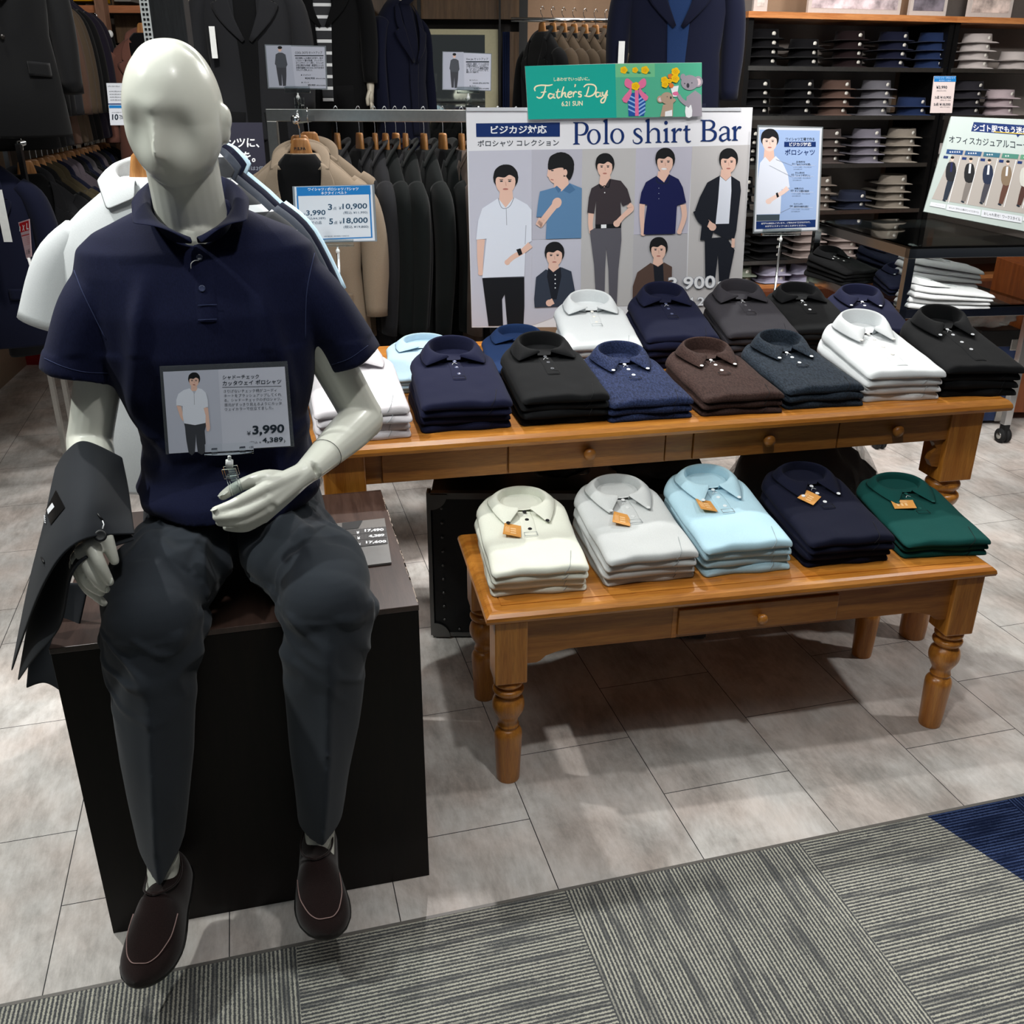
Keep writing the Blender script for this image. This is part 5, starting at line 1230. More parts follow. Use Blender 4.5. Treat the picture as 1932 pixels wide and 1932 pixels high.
script([[(482, 296), (478, 280), (490, 266), (520, 260), (560, 262), (588, 256)], [(545, 264), (538, 300), (524, 330), (506, 338), (490, 330)], [(516, 304), (550, 300)],
 [(590, 316), (570, 312), (562, 328), (572, 340), (590, 330), (596, 312), (594, 334), (606, 338)], [(622, 282), (614, 320), (622, 338), (634, 330)], [(606, 302), (636, 298)],
 [(656, 268), (646, 300), (640, 336)], [(642, 330), (652, 310), (664, 306), (664, 326), (676, 334)], [(682, 318), (700, 312), (700, 300), (686, 304), (680, 322), (690, 334), (706, 328)], [(712, 300), (714, 332)], [(714, 318), (724, 300), (736, 304)],
 [(722, 262), (726, 256), (722, 272)], [(764, 302), (748, 300), (746, 312), (760, 318), (758, 330), (742, 330)],
 [(808, 268), (800, 300), (790, 328)], [(776, 272), (796, 256), (836, 258), (852, 280), (840, 312), (812, 328), (780, 324)],
 [(874, 306), (856, 304), (850, 320), (858, 332), (874, 322), (880, 304), (878, 324), (888, 328)], [(892, 300), (892, 320), (904, 322), (914, 298)], [(920, 290), (912, 330), (900, 362), (884, 366), (882, 350), (900, 334), (924, 318)]], 9)
def rose(x, y, r, m=YEL): 
    for k in range(5): B.ell(x + r * .5 * math.cos(k * 1.257), y + r * .5 * math.sin(k * 1.257), r * .62, r * .6, m, n=10)
    B.ring(x, y, r * .52, r * .5, r * .12, r * .12, YEL2, n=12); B.ell(x, y, r * .18, r * .18, YEL2, n=8)
for x, r in ((1020, 21), (1088, 17), (1148, 23)): B.ell(x + 22, 182, 14, 6, pm('leaf', '#2f7f5c'), .3, n=8); rose(x, 168, r)
B.poly([(1042, 308), (1152, 304), (1150, 400), (1142, 446), (1048, 448)], BLU)
for k in range(5): B.stroke([(1046, 320 + 28 * k), (1095, 344 + 28 * k)], 9, BLU2, 0) if 344 + 28 * k < 448 else None; B.stroke([(1108, 350 + 24 * k), (1150, 322 + 24 * k)], 9, BLU2, 0)
B.poly([(1086, 290), (1108, 290), (1110, 446), (1088, 447)], PNK)
B.poly([(1090, 268), (1050, 222), (1028, 226), (1026, 262), (1060, 282)], PNK, 4); B.poly([(1092, 268), (1130, 222), (1152, 226), (1152, 262), (1120, 282)], PNK, 4); B.poly([(1062, 276), (1044, 300), (1008, 345), (1036, 368), (1066, 310)], PNK, 2); B.poly([(1116, 276), (1134, 300), (1168, 330), (1150, 356), (1112, 310)], PNK, 2); rose(1090, 266, 24)
# koalas with a bouquet
B.poly([(1400, 330), (1452, 292), (1490, 320), (1494, 449), (1394, 451)], KO, 1); B.poly([(1394, 390), (1428, 380), (1432, 450), (1396, 451)], WHITEI, 2); B.stroke([(1420, 385), (1372, 352), (1350, 318)], [30, 24, 20], KO); B.ell(1470, 238, 28, 34, KO); B.ell(1470, 240, 17, 22, pm('ear_pink', '#dcc6cc')); B.ell(1378, 210, 16, 20, KO); B.ell(1418, 244, 52, 46, KO); B.ell(1408, 262, 9, 15, DK, n=12); B.ell(1388, 250, 4, 4, DK, n=8); B.ell(1432, 246, 4, 4, DK, n=8)
B.poly([(1256, 380), (1318, 360), (1316, 449), (1240, 451)], KOD, 1); B.poly([(1270, 420), (1312, 410), (1312, 448), (1268, 450)], WHITEI, 1); B.stroke([(1300, 370), (1330, 345)], [22, 18], KOD); B.ell(1240, 345, 20, 22, KOD); B.ell(1240, 347, 12, 13, pm('ear_pink', '#dcc6cc')); B.ell(1280, 338, 38, 36, KOD); B.ell(1304, 336, 6, 9, DK, n=10); B.ell(1282, 330, 3, 3, DK, n=8)
B.poly([(1300, 270), (1352, 262), (1340, 330), (1318, 330)], WHITEI); B.poly([(1314, 306), (1344, 298), (1350, 320), (1322, 322)], PNK, 2)
for x, y, r, m in ((1265, 228, 20, YEL), (1300, 205, 14, ORG), (1332, 178, 24, YEL), (1330, 220, 24, YEL), (1268, 255, 20, YEL), (1306, 262, 14, ORG), (1295, 235, 14, YEL)): rose(x, y, r, m)
B.finish('printed_card', t)
# ---- 4. price sign on a stand behind the mannequin
def stand_sign(name, label, p0, yaw, cm, corners, frame_mat=None, cat='sign'):
    t = T(name, label, cat, p0, yaw); s = Sheet(p0, nrm(yaw), cm); P('acrylic_frame', s.board(corners, .004), frame_mat or plain('frame_grey', '#7d858c', rough=.2, vary=0), t, world=True); return t, s
c2 = crop(350, 0, 1932 / 550)
t, s = stand_sign('price_sign', 'blue-bordered price card 3,990 yen on a clear stand in front of the beige blazer', at(635, 455, 3.0), .05, c2, [(708, 1236), (1250, 1222), (1270, 1600), (728, 1612)])
BLU3 = pm('sale_blue', '#1a74b8'); INK2 = pm('slate_ink', '#2b4a63'); PWH = pm('card_white', '#d3d8e0')
s.poly([(722, 1238), (1236, 1226), (1256, 1594), (742, 1606)], PWH); s.poly([(734, 1240), (1224, 1228), (1228, 1288), (738, 1300)], BLU3)
for a in ([(736, 1296), (746, 1296), (764, 1592), (754, 1592)], [(1216, 1288), (1226, 1288), (1240, 1576), (1230, 1576)], [(754, 1588), (1240, 1568), (1240, 1576), (754, 1596)]): s.poly(a, BLU3)
s.text('ワイシャツ / ポロシャツ / Tシャツ', 812, 1244, 1146, 1266, WHITEI, 1240, 1262, bold=.012); s.text('ネクタイ / ベルト', 898, 1270, 1070, 1290, WHITEI, 1266, 1286, bold=.012)
s.text('3', 944, 1352, 972, 1392, INK2, bold=.02); s.text('点', 978, 1370, 1002, 1392, INK2); s.text('¥', 1016, 1368, 1034, 1390, INK2); s.text('10,900', 1040, 1350, 1204, 1392, INK2, 1346, 1388, bold=.02); s.text('(税込 ¥11,990)', 1046, 1400, 1206, 1422, INK2, 1397, 1419)
s.text('¥', 782, 1412, 796, 1430, INK2); s.text('3,990', 800, 1394, 928, 1434, INK2, 1390, 1430, bold=.02); s.text('(税込¥4,389)', 784, 1440, 928, 1460, INK2, 1436, 1456); s.text('までの品', 812, 1468, 902, 1488, INK2, 1465, 1485)
s.text('5', 952, 1448, 978, 1486, INK2, bold=.02); s.text('点', 984, 1464, 1008, 1486, INK2); s.text('¥', 1020, 1462, 1036, 1484, INK2); s.text('18,000', 1044, 1444, 1208, 1486, INK2, 1440, 1482, bold=.02); s.text('(税込 ¥19,800)', 1048, 1494, 1212, 1516, INK2, 1491, 1513)
s.text('※他の割引券・割引特典との併用不可', 918, 1562, 1084, 1570, INK2, 1559, 1567)
s.finish('printed_card', t)
e_ = s.pt(1006, 1612); f_ = V((e_.x, e_.y, HH + .004)); clip_holder(t, e_, V((e_.x, e_.y, HH - .2)), .05, nrm(.05), clamp=False)
# ---- 5, 6. cards clipped on the chrome rail
def rail_card(label, corners, head, lines, prices, ph, cm, p0, yaw):
    t, s = stand_sign('rail_sign', label, p0, yaw, cm, corners, plain('frame_grey', '#7d858c', rough=.2, vary=0))
    (x0, y0), (x1, y1), (x2, y2), (x3, y3) = corners; w_, h_ = x1 - x0, y3 - y0; g = 8
    s.poly([(x0 + g, y0 + g), (x1 - g, y1 + g), (x2 - g, y2 - g), (x3 + g, y3 - g)], PGL); s.poly([(x0 + g, y0 + g), (x0 + w_ * .43, y0 + g), (x3 + w_ * .45, y3 - g), (x3 + g, y3 - g)], PGR)
    X = lambda a, b: (x0 + (x3 - x0) * b + w_ * a, y0 + h_ * b + (y1 - y0) * a)
    u = lambda L: [X(*p) for p in L]
    s.poly(u([(.16, .45), (.33, .45), (.32, .70), (.30, .93), (.25, .94), (.245, .66), (.235, .93), (.19, .93), (.17, .65)]), pm('cloth_char', '#43454c'), 1)
    s.poly(u([(.17, .22), (.22, .18), (.28, .18), (.33, .22), (.35, .45), (.32, .52), (.18, .52), (.145, .44)]), pm('cloth_steel', '#50545c' if ph else '#33383c'), 1)
    cx, cy = X(.245, .10); s.ell(cx, cy, w_ * .030, h_ * .06, SKIN); s.ell(cx, cy - h_ * .035, w_ * .037, h_ * .035, HAIR)
    a = X(.49, .14); b = X(.93, .19); s.text(head, a[0], a[1], b[0], b[1], INK, bold=.01)
    a, b = X(.48, .23), X(.95, .235); s.rect(a[0], a[1], b[0], b[1], INK)
    for k, l in enumerate(lines): a, b = X(.49, .27 + .055 * k), X(.94 if k < len(lines) - 1 else .62 + .03 * len(l) / 3, .305 + .055 * k); s.text(l, a[0], a[1], b[0], b[1], INK, bold=.015)
    for l, x, y, x2_, y2_ in prices: a, b = X(x, y), X(x2_, y2_); s.text(l, a[0], a[1], b[0], b[1], INK, bold=.02)
    s.finish('printed_card', t); return t, s
RLY = 3.72
t, s = rail_card('card headed COOL DOTS with a man in a grey suit, clipped to the rail', [(524, 294), (930, 304), (940, 594), (546, 586)], 'COOL DOTS セットアップ', ['吸収速乾による通気口が涼り、肌が', 'こちのイイ夏の快適。ドットマー', 'ゼリングやイージーと動く、ストレッチ', 'が効き動きも快適！透湿性といった', '多数機能美ののCOOL DOTSを別々', 'セキュリティ登場しました。'],
   [('▶ ジャケット', .56, .66, .72, .69), ('¥24,900', .62, .725, .78, .77), ('(税込 ¥27,390)', .80, .735, .95, .76), ('▶ パンツ', .56, .83, .68, .86), ('¥9,900', .66, .88, .78, .925), ('(税込 ¥10,890)', .80, .89, .95, .915)], 1, c2, at(557, 190, RLY), .02)
e_ = s.pt(742, 596); clip_holder(t, e_, V((e_.x, e_.y, 1.555)), .045, nrm(.02)); P('clamp', MB().box((e_.x - .011, e_.y - .012, 1.50), (e_.x + .011, e_.y - .009, 1.58)).box((e_.x - .011, e_.y + .045, 1.50), (e_.x + .011, e_.y + .048, 1.58)).box((e_.x - .011, e_.y - .012, 1.552), (e_.x + .011, e_.y + .048, 1.556)), ACRYL, t, world=True)
c4 = crop(720, 0, 6.44)
t, s = rail_card('card headed Dot Jet with a man in a black suit, clipped to the rail', [(738, 624), (1336, 650), (1330, 1106), (736, 1092)], 'Dot Jet セットアップ', ['織編生地・異素材・オシャレな見た目', 'と快適な機能性がしっかり両立して', 'く、ウォームビズでも最適な機能性', '服。オンタイムからオフまで、', '着回しのきく機能的です。'],
   [('▶ ジャケット', .56, .70, .72, .73), ('¥18,900 (税込 ¥20,790)', .62, .77, .95, .80), ('▶ パンツ', .56, .85, .68, .88), ('¥9,900 (税込 ¥10,890)', .64, .91, .95, .94)], 0, c4, at(880, 190, RLY), .02)
e_ = s.pt(1050, 1100); clip_holder(t, e_, V((e_.x, e_.y, 1.555)), .04, nrm(.02)); P('clamp', MB().box((e_.x - .011, e_.y - .012, 1.50), (e_.x + .011, e_.y - .009, 1.58)).box((e_.x - .011, e_.y + .045, 1.50), (e_.x + .011, e_.y + .048, 1.58)).box((e_.x - .011, e_.y - .012, 1.552), (e_.x + .011, e_.y + .048, 1.556)), ACRYL, t, world=True)
# ---- 7. portrait polo card on a floor stand right of the big poster
c5 = crop(1380, 0, 3.5)
t, s = stand_sign('polo_card', 'pale blue portrait card of a man in a white polo on a thin metal stand', at(1475, 440, 3.42), .12, c5, [(174, 826), (606, 838), (578, 1524), (142, 1542)], plain('frame_dark', '#777d80', rough=.2, vary=0))
SKY = pm('card_sky', '#9db6df'); 
s.poly([(180, 840), (598, 846), (568, 1518), (150, 1530)], PWH); s.poly([(186, 856), (584, 862), (558, 1450), (164, 1458)], SKY); s.poly([(163, 1462), (556, 1450), (554, 1500), (162, 1514)], NAVYI)
s.poly([(165, 1418), (318, 1416), (316, 1456), (164, 1460)], pm('cloth_teal_grey', '#3b4850')); neck(s, 248, 1020, 30, 40); face(s, 252, 930, 52, 66, m=SKIN2)
s.poly([(188, 1075), (222, 1035), (252, 1070), (292, 1030), (340, 1080), (372, 1150), (384, 1238), (330, 1252), (322, 1412), (165, 1416), (172, 1200)], PW_); s.stroke([(372, 1240), (340, 1268), (290, 1300), (240, 1330)], [32, 28, 26, 30], SKIN2); s.ell(245, 1330, 20, 18, SKIN2); s.poly([(292, 1276), (304, 1270), (314, 1298), (300, 1306)], BK)
s.text('ワイシャツ工場で作る', 358, 908, 548, 930, INK, bold=.01); s.rect(348, 936, 556, 970, NAVYI); s.text('ビジカジ対応', 382, 940, 526, 966, WHITEI, bold=.02); s.text('ポロシャツ', 352, 985, 550, 1026, NAVYI, bold=.012)
for k, (y, n_, a, b) in enumerate(((1062, '01', '立体的な', '「台えり5寸丈感」'), (1134, '02', 'きちんと感のある', '「シャツボタン」'), (1238, '03', '計算された', 'サイズ感の設計'), (1340, '04', 'タックインしやすい', '2枚付きの絶妙な着丈'))):
    x = 400 - 5 * k; s.text(n_, x, y + 14, x + 18, y + 26, INK); s.text(a, x + 26, y, x + 86, y + 12, INK, bold=.012); s.text(b, x + 26, y + 16, x + 122, y + 30, INK, bold=.012); s.rect(x, y + 30, x + 150, y + 31.2, WHITEI); s.text('しっかりした台襟で、きれいに見えます', x + 8, y + 38, x + 128, y + 45, INK); s.text('上からも映えます', x + 8, y + 52, x + 66, y + 59, INK)
s.text('記載外の商品もございます。ご案内させて頂きますので、', 196, 1470, 520, 1482, WHITEI, 1460, 1472, bold=.012); s.text('お気軽にスタッフへおことがけください。', 222, 1488, 492, 1500, WHITEI, 1482, 1494, bold=.012)
for a, b in (((292, 1052), (400, 1092)), ((250, 1092), (395, 1166)), ((320, 1404), (388, 1372))): s.stroke([a, b], 1.6, GREYI, 0)
s.finish('printed_card', t)
e_ = s.pt(330, 1534); clip_holder(t, e_, V((e_.x, e_.y, .02)), .07, nrm(.12), clamp=False); P('base', MB().lathe([(.11, 0), (.11, .006), (.02, .012), (.008, .02)], c=(e_.x, e_.y, 0), n=28), CHROME, t, world=True)
# ---- 8. office casual board leaning on the glass table
t = T('coordinate_board', 'tilted pale green board with five standing men, on the glass table at the right', 'poster', at(1850, 410, 4.55), -.12)
c6 = crop(1380, 0, 3.5); s = Sheet(at(1850, 410, 4.55), nrm(-.14, R(14)), c6)
PG = pm('board_green', '#b2c0bd')
P('board', s.board([(1452, 768), (2240, 800), (2240, 1586), (1270, 1396)], .012), PG, t, world=True)
s.poly([(1470, 990), (2240, 1050), (2240, 1460), (1322, 1314)], pm('board_photo', '#a9a49f'))
s.poly([(1452, 770), (2238, 802), (2238, 1050), (1418, 984)], pm('board_head', '#b9c6c4'))
s.poly([(1600, 806), (2100, 838), (2098, 895), (1905, 893), (1890, 908), (1880, 890), (1582, 868)], NAVYI); s.text('シゴト服でもう迷わない!', 1598, 818, 2050, 866, WHITEI, 845, 892, bold=.016); s.poly([(1732, 868), (1932, 882), (1932, 887), (1732, 873)], YEL)
s.text('オフィスカジュアルコーディネート', 1436, 894, 2140, 942, INK, 945, 1010, bold=.014)
for k in range(6):
    x = 1424 + 122 * k; y = 986 + 8.8 * k; s.poly([(x, y), (x + 108, y + 8), (x + 100, y + 38), (x - 8, y + 30)], [pm('band_a', '#1a4478'), pm('band_b', '#29527c'), pm('band_c', '#33687a'), pm('band_d', '#488274'), pm('band_e', '#5c9478'), pm('band_f', '#6fa080')][k])
    s.text('★' * (5 - k) if k < 5 else '★', x + 14, y + 10, x + 14 + 15 * max(1, 5 - k), y + 24, WHITEI)
    xo = x - 14 * 1; s.poly([(x - 22, y + 42), (x + 8, y + 45), (x + 4, y + 62), (x - 26, y + 59)], NAVYI)
    C_ = [('#141820', '#1d2838'), ('#16181c', '#77726e'), ('#1b2740', '#41414a'), ('#7d6c58', '#5a3c32'), ('#c4c6c0', '#4a302a'), ('#c4c6c0', '#4a302a')][k]; jm = pm('suit%d' % k, C_[0]); tm_ = pm('slack%d' % k, C_[1]); X0 = x + 30; Y0 = y + 50
    s.poly([(X0 - 26, Y0 + 150), (X0 + 16, Y0 + 156), (X0 - 6, Y0 + 218), (X0 - 30, Y0 + 286), (X0 - 58, Y0 + 282), (X0 - 44, Y0 + 216)], tm_, 1)
    s.poly([(X0 - 26, Y0 + 42), (X0, Y0 + 34), (X0 + 22, Y0 + 44), (X0 + 30, Y0 + 100), (X0 + 14, Y0 + 160), (X0 - 32, Y0 + 154), (X0 - 40, Y0 + 96)], jm, 2); s.poly([(X0 - 6, Y0 + 38), (X0 + 8, Y0 + 38), (X0 + 2, Y0 + 100), (X0 - 12, Y0 + 100)], PWH if k else CNV)
    s.ell(X0 + 4, Y0 + 14, 10, 14, SKIN, n=12); s.ell(X0 + 5, Y0 + 5, 12, 9, HAIR, n=12); s.ell(X0 - 50, Y0 + 288, 13, 6, INK, .4, n=10)
    s.poly([(x + 88, y + 44), (x + 92, y + 44), (x + 10, y + 355), (x + 6, y + 355)], WHITEI)
for (a, b, c, d, l) in ((1316, 1334, 1416, 1374, 'しっかりコーデ'), (1424, 1350, 1646, 1420, 'ほどよくきちんと感のTシャツスタイル'), (1654, 1386, 1920, 1470, 'おしゃれ見せ！ワークスタイル'), (1928, 1430, 2200, 1500, 'リラックスビズ')):
    s.poly([(a, b), (c, b + (c - a) * .16), (c - 6, d + 4), (a - 8, d - (c - a) * .16 + 2)], PWH); s.text(l, a + 12, b + 14, c - 14, d - (c - a) * .16 - 8, INK, b + 14 + (c - a) * .14, d - 8, bold=.012)
s.finish('printed_sheet', t)
# ---- 9. dark sign behind the shoulder
c7 = crop(350, 0, 1932 / 550)
t = T('trouser_sign', 'dark grey sign with white Japanese lettering behind the mannequin shoulder', 'sign', at(450, 330, 4.3), 0); s = Sheet(at(450, 330, 4.3), nrm(0), c7)
P('board', s.board([(150, 812), (508, 812), (540, 1170), (165, 1180)], .006), pm('sign_slate', '#2c2c3a'), t, world=True)
s.text('パンツに、', 205, 912, 490, 978, WHITEI, bold=.024); s.text('休日を。', 232, 1002, 464, 1076, WHITEI, bold=.024); s.text('日本寿命は2倍', 290, 1100, 520, 1130, GREYI, bold=.01); s.text('、', 205, 1040, 222, 1060, WHITEI)
s.finish('lettering', t); e_ = s.pt(350, 1180); P('stand', MB().tube([e_, V((e_.x, e_.y, 0))], .008, n=8), STEEL, t, world=True)
# ---- 10. wall price cards
cA = crop(0, 0, 1932 / 260)
t = T('price_card', 'white price card with 10% lettering hanging on the brown shelf post', 'sign', at(215, 200, 4.9), 0); s = Sheet(at(215, 200, 4.9), nrm(0), cA)
P('board', s.board([(1490, 1165), (1760, 1165), (1780, 1756), (1548, 1756)], .003), PWH, t, world=True)
for k in range(4): s.text('¥3,990 (税込¥4,389)', 1530 + 6 * k, 1272 + 40 * k, 1720, 1296 + 40 * k, INK)
s.text('レディーススーツセット', 1512, 1198, 1680, 1222, INK, bold=.02); s.rect(1518, 1450, 1770, 1466, NAVYI); s.rect(1530, 1476, 1760, 1516, BLU3); s.text('10', 1572, 1600, 1660, 1682, INK, bold=.03); s.text('%', 1672, 1610, 1722, 1645, INK); s.text('OFF', 1676, 1650, 1726, 1672, INK); s.text('さらにお値引き', 1572, 1568, 1700, 1584, INK)
s.finish('printed_card', t)
t = T('shelf_price_card', 'white price card with blue header on the shirt shelves at the right', 'sign', at(1780, 180, 4.95), 0); s = Sheet(at(1780, 180, 4.95), nrm(.1), c5)
P('board', s.board([(1338, 502), (1484, 502), (1456, 746), (1312, 746)], .003), pm('card_blush', '#d9cbc9'), t, world=True)
s.rect(1338, 503, 1483, 540, BLU3); s.text('ワイシャツ・ポロシャツ', 1345, 508, 1476, 520, WHITEI); s.text('ネクタイ / ベルト', 1370, 526, 1450, 536, WHITEI); s.text('¥3,990', 1352, 566, 1424, 590, INK, bold=.02); s.text('(税込¥4,389)', 1355, 596, 1418, 604, INK); s.text('3点 ¥10,900', 1342, 632, 1450, 654, INK, bold=.02); s.text('(税込 ¥11,990)', 1380, 658, 1448, 666, INK); s.text('5点 ¥18,000', 1336, 678, 1446, 700, INK, bold=.02); s.text('(税込 ¥19,800)', 1376, 704, 1442, 712, INK)
s.finish('printed_card', t)
# ---- 11. red size sign on a thin pole at the left
cB = crop(0, 240, 1932 / 260); 
t = T('size_sign', 'narrow red and white XL sign on a white pole between the suits at the left', 'sign', at(48, 460, 3.6), -.1); s = Sheet(at(48, 460, 3.6), nrm(-.5), cB)
P('board', s.board([(256, 1335), (404, 1288), (438, 1812), (370, 1845)], .004), pm('card_pink', '#d8b8c0'), t, world=True)
RED = pm('sale_red', '#b3101c'); s.poly([(270, 1350), (404, 1306), (410, 1440), (290, 1478)], RED); s.poly([(304, 1520), (412, 1492), (413, 1505), (306, 1534)], RED); s.text('X', 314, 1372, 348, 1452, WHITEI, bold=.03); s.text('L', 372, 1344, 402, 1434, WHITEI, bold=.03); s.text('I', 276, 1390, 288, 1460, WHITEI, bold=.03)
s.text('大きいサイズ', 300, 1480, 408, 1500, WHITEI, 1458, 1478); 
for k in range(5): s.text('ビッグサイズ専用売場', 314 + 7 * k, 1556 + 24 * k, 414 + 2 * k, 1568 + 24 * k, RED, 1530 + 24 * k, 1542 + 24 * k)
s.text('1/6', 372, 1720, 420, 1790, INK, 1700, 1770)
s.finish('printed_card', t); e_ = s.pt(402, 1830); P('pole', MB().tube([e_, V((e_.x + .03, e_.y, .75))], .006, n=8), WHITEP, t, world=True)
# ---- 12. flip price board lying on the plinth
t = T('price_board', 'silver flip-digit price board lying on the plinth beside the mannequin', 'price board', V((-.36, 2.15, PH)), PY)
def pz(x, y, z=PH + .004): c = crop(560, 780, 3.864)(x, y); return atz(*c, z)
A_, B_, C2, D_ = pz(420, 790), pz(640, 766), pz(690, 1088), pz(452, 1118)
lf = (A_ - B_).normalized() * .06; A_ += lf; D_ += lf
def slab(q, z0, z1):
    mb = MB(); v0 = [V((p.x, p.y, z0)) for p in q]; v1 = [V((p.x, p.y, z1)) for p in q]; mb.add(v0 + v1, [(3, 2, 1, 0), (4, 5, 6, 7)] + [(i, (i + 1) % 4, (i + 1) % 4 + 4, i + 4) for i in range(4)]); return mb
P('plate', slab([A_, B_, C2, D_], PH + .0008, PH + .005), plain('price_silver', '#9a9a99', rough=.3, metal=.7), t, world=True)
class Flat(Sheet):
    def pt(s, x, y, off=0): p = atz(*s.cm(x, y), PH + .0052); return p + V((0, 0, off))
s = Flat((0, 0, PH), (0, 0, 1), crop(560, 780, 3.864))
s.poly([(330, 800), (480, 780), (450, 838), (330, 850)], pm('dark_band', '#2a2b2d')); s.poly([(360, 852), (650, 826), (664, 948), (380, 985)], pm('tile_grey', '#4b4a4b'))
for r, (tx, y, x0, x1) in enumerate((('17,490', 842, 494, 634), ('4,389', 884, 524, 638), ('17,600', 930, 504, 652))):
    s.text(tx, x0, y + 4, x1, y + 26, WHITEI, y - 4, y + 18, bold=.045); s.text('¥', 434 + 6 * r, y + 18, 456 + 6 * r, y + 38, WHITEI, bold=.03)
    for k in range(9): xx = 410 + 27 * k; s.stroke([(xx, y + 34 - .08 * (xx - 430)), (xx, y - 2 - .08 * (xx - 430))], 1.6, pm('tile_line', '#242426'), 0)
    s.stroke([(384, y + 46), (658, y + 22)], 1.6, pm('tile_line', '#242426'), 0)
s.finish('digit_tiles', t)
# ================================================================ HANGING CLOTHES AND FIGURES
HWD = wood('hanger_wood', '#9a6332', '#c08a52', 'Z', rough=.4, coat=.2, scale=12)
_t = T('tmpl', None, None); C.objects.unlink(_t)
def jacket_mesh(slv=1, wid=1.0, length=.74, open_=True):
    """tailored jacket, neck point at the origin, front towards -y"""
    mb = MB()
    def sect(c, rx, ry, n=36): return se(c, rx, ry, 2.3, n)
    L = length
    mb.loft([sect((0, .012, 0), .058 * wid, .040), sect((0, .010, -.030), .100 * wid, .052), sect((0, .006, -.070), .150 * wid, .060), sect((0, .004, -.110), .192 * wid, .066), sect((0, 0, -.16), .210 * wid, .077), sect((0, -.004, -.26), .205 * wid, .088),
             sect((0, -.002, -.42), .190 * wid, .084), sect((0, 0, -.56), .204 * wid, .090), sect((0, 0, -L + .01), .216 * wid, .094), sect((0, 0, -L), .212 * wid, .090)])
    for s in (-1, 1):
        e_ = .60 if slv == 1 else .30
        if slv == 1: mb.tube([(s * .165 * wid, .004, -.115), (s * .214 * wid, .004, -.18), (s * .240 * wid, -.004, -.34), (s * .238 * wid, -.030, -.60)], [(.036, .050), (.050, .062), (.050, .058), (.040, .046)], n=20, sub=5, upv=(0, 1, 0))
        else: mb.tube([(s * .160 * wid, .004, -.118), (s * .214 * wid, .002, -.19), (s * .268 * wid, 0, -.335)], [(.036, .040), (.054, .046), (.066, .040)], n=20, sub=5, upv=(0, 1, 0))
    for p in mb.v:
        k = noise.noise(V((p.x * 8, p.y * 8, p.z * 3.2))); f = min(1, -p.z * 3)
        p.y += .010 * k * f; p.x += .006 * noise.noise(V((p.z * 6, p.x * 7, 3))) * f
    return mb
def jfront(x, z, wid=1.0):
    """y of the jacket front near (x, z)"""
    tb = [(0, .058, .040, .012), (-.03, .10, .052, .010), (-.07, .15, .060, .006), (-.11, .192, .066, .004), (-.16, .21, .077, 0), (-.26, .205, .088, -.004), (-.42, .19, .084, -.002), (-.56, .204, .090, 0), (-.74, .216, .094, 0)]
    for a, b in zip(tb, tb[1:]):
        if b[0] <= z <= a[0]:
            k = (z - a[0]) / (b[0] - a[0]); rx, ry, cy = [a[i] + (b[i] - a[i]) * k for i in (1, 2, 3)]; u = min(.98, abs(x) / (rx * wid)); return cy - ry * (1 - u ** 2.3) ** (1 / 2.3)
    return -.09
def front_poly(pts, off, wid=1.0, sub=4):
    """cloth piece lying on the jacket front, given as rows of (x, z)"""
    R_ = [spline([V((x, 0, z)) for x, z in r], sub) for r in pts]; n = len(R_[0]); cols = [spline([r[j] for r in R_], sub) for j in range(n)]
    G = [[V((p.x, jfront(p.x, p.z, wid) - off, p.z)) for p in [cols[j][i] for j in range(n)]] for i in range(len(cols[0]))]
    return evalmods(MB().grid(G).mesh('p'), [('SOLIDIFY', dict(thickness=.003, offset=0))])
JT_ = {}
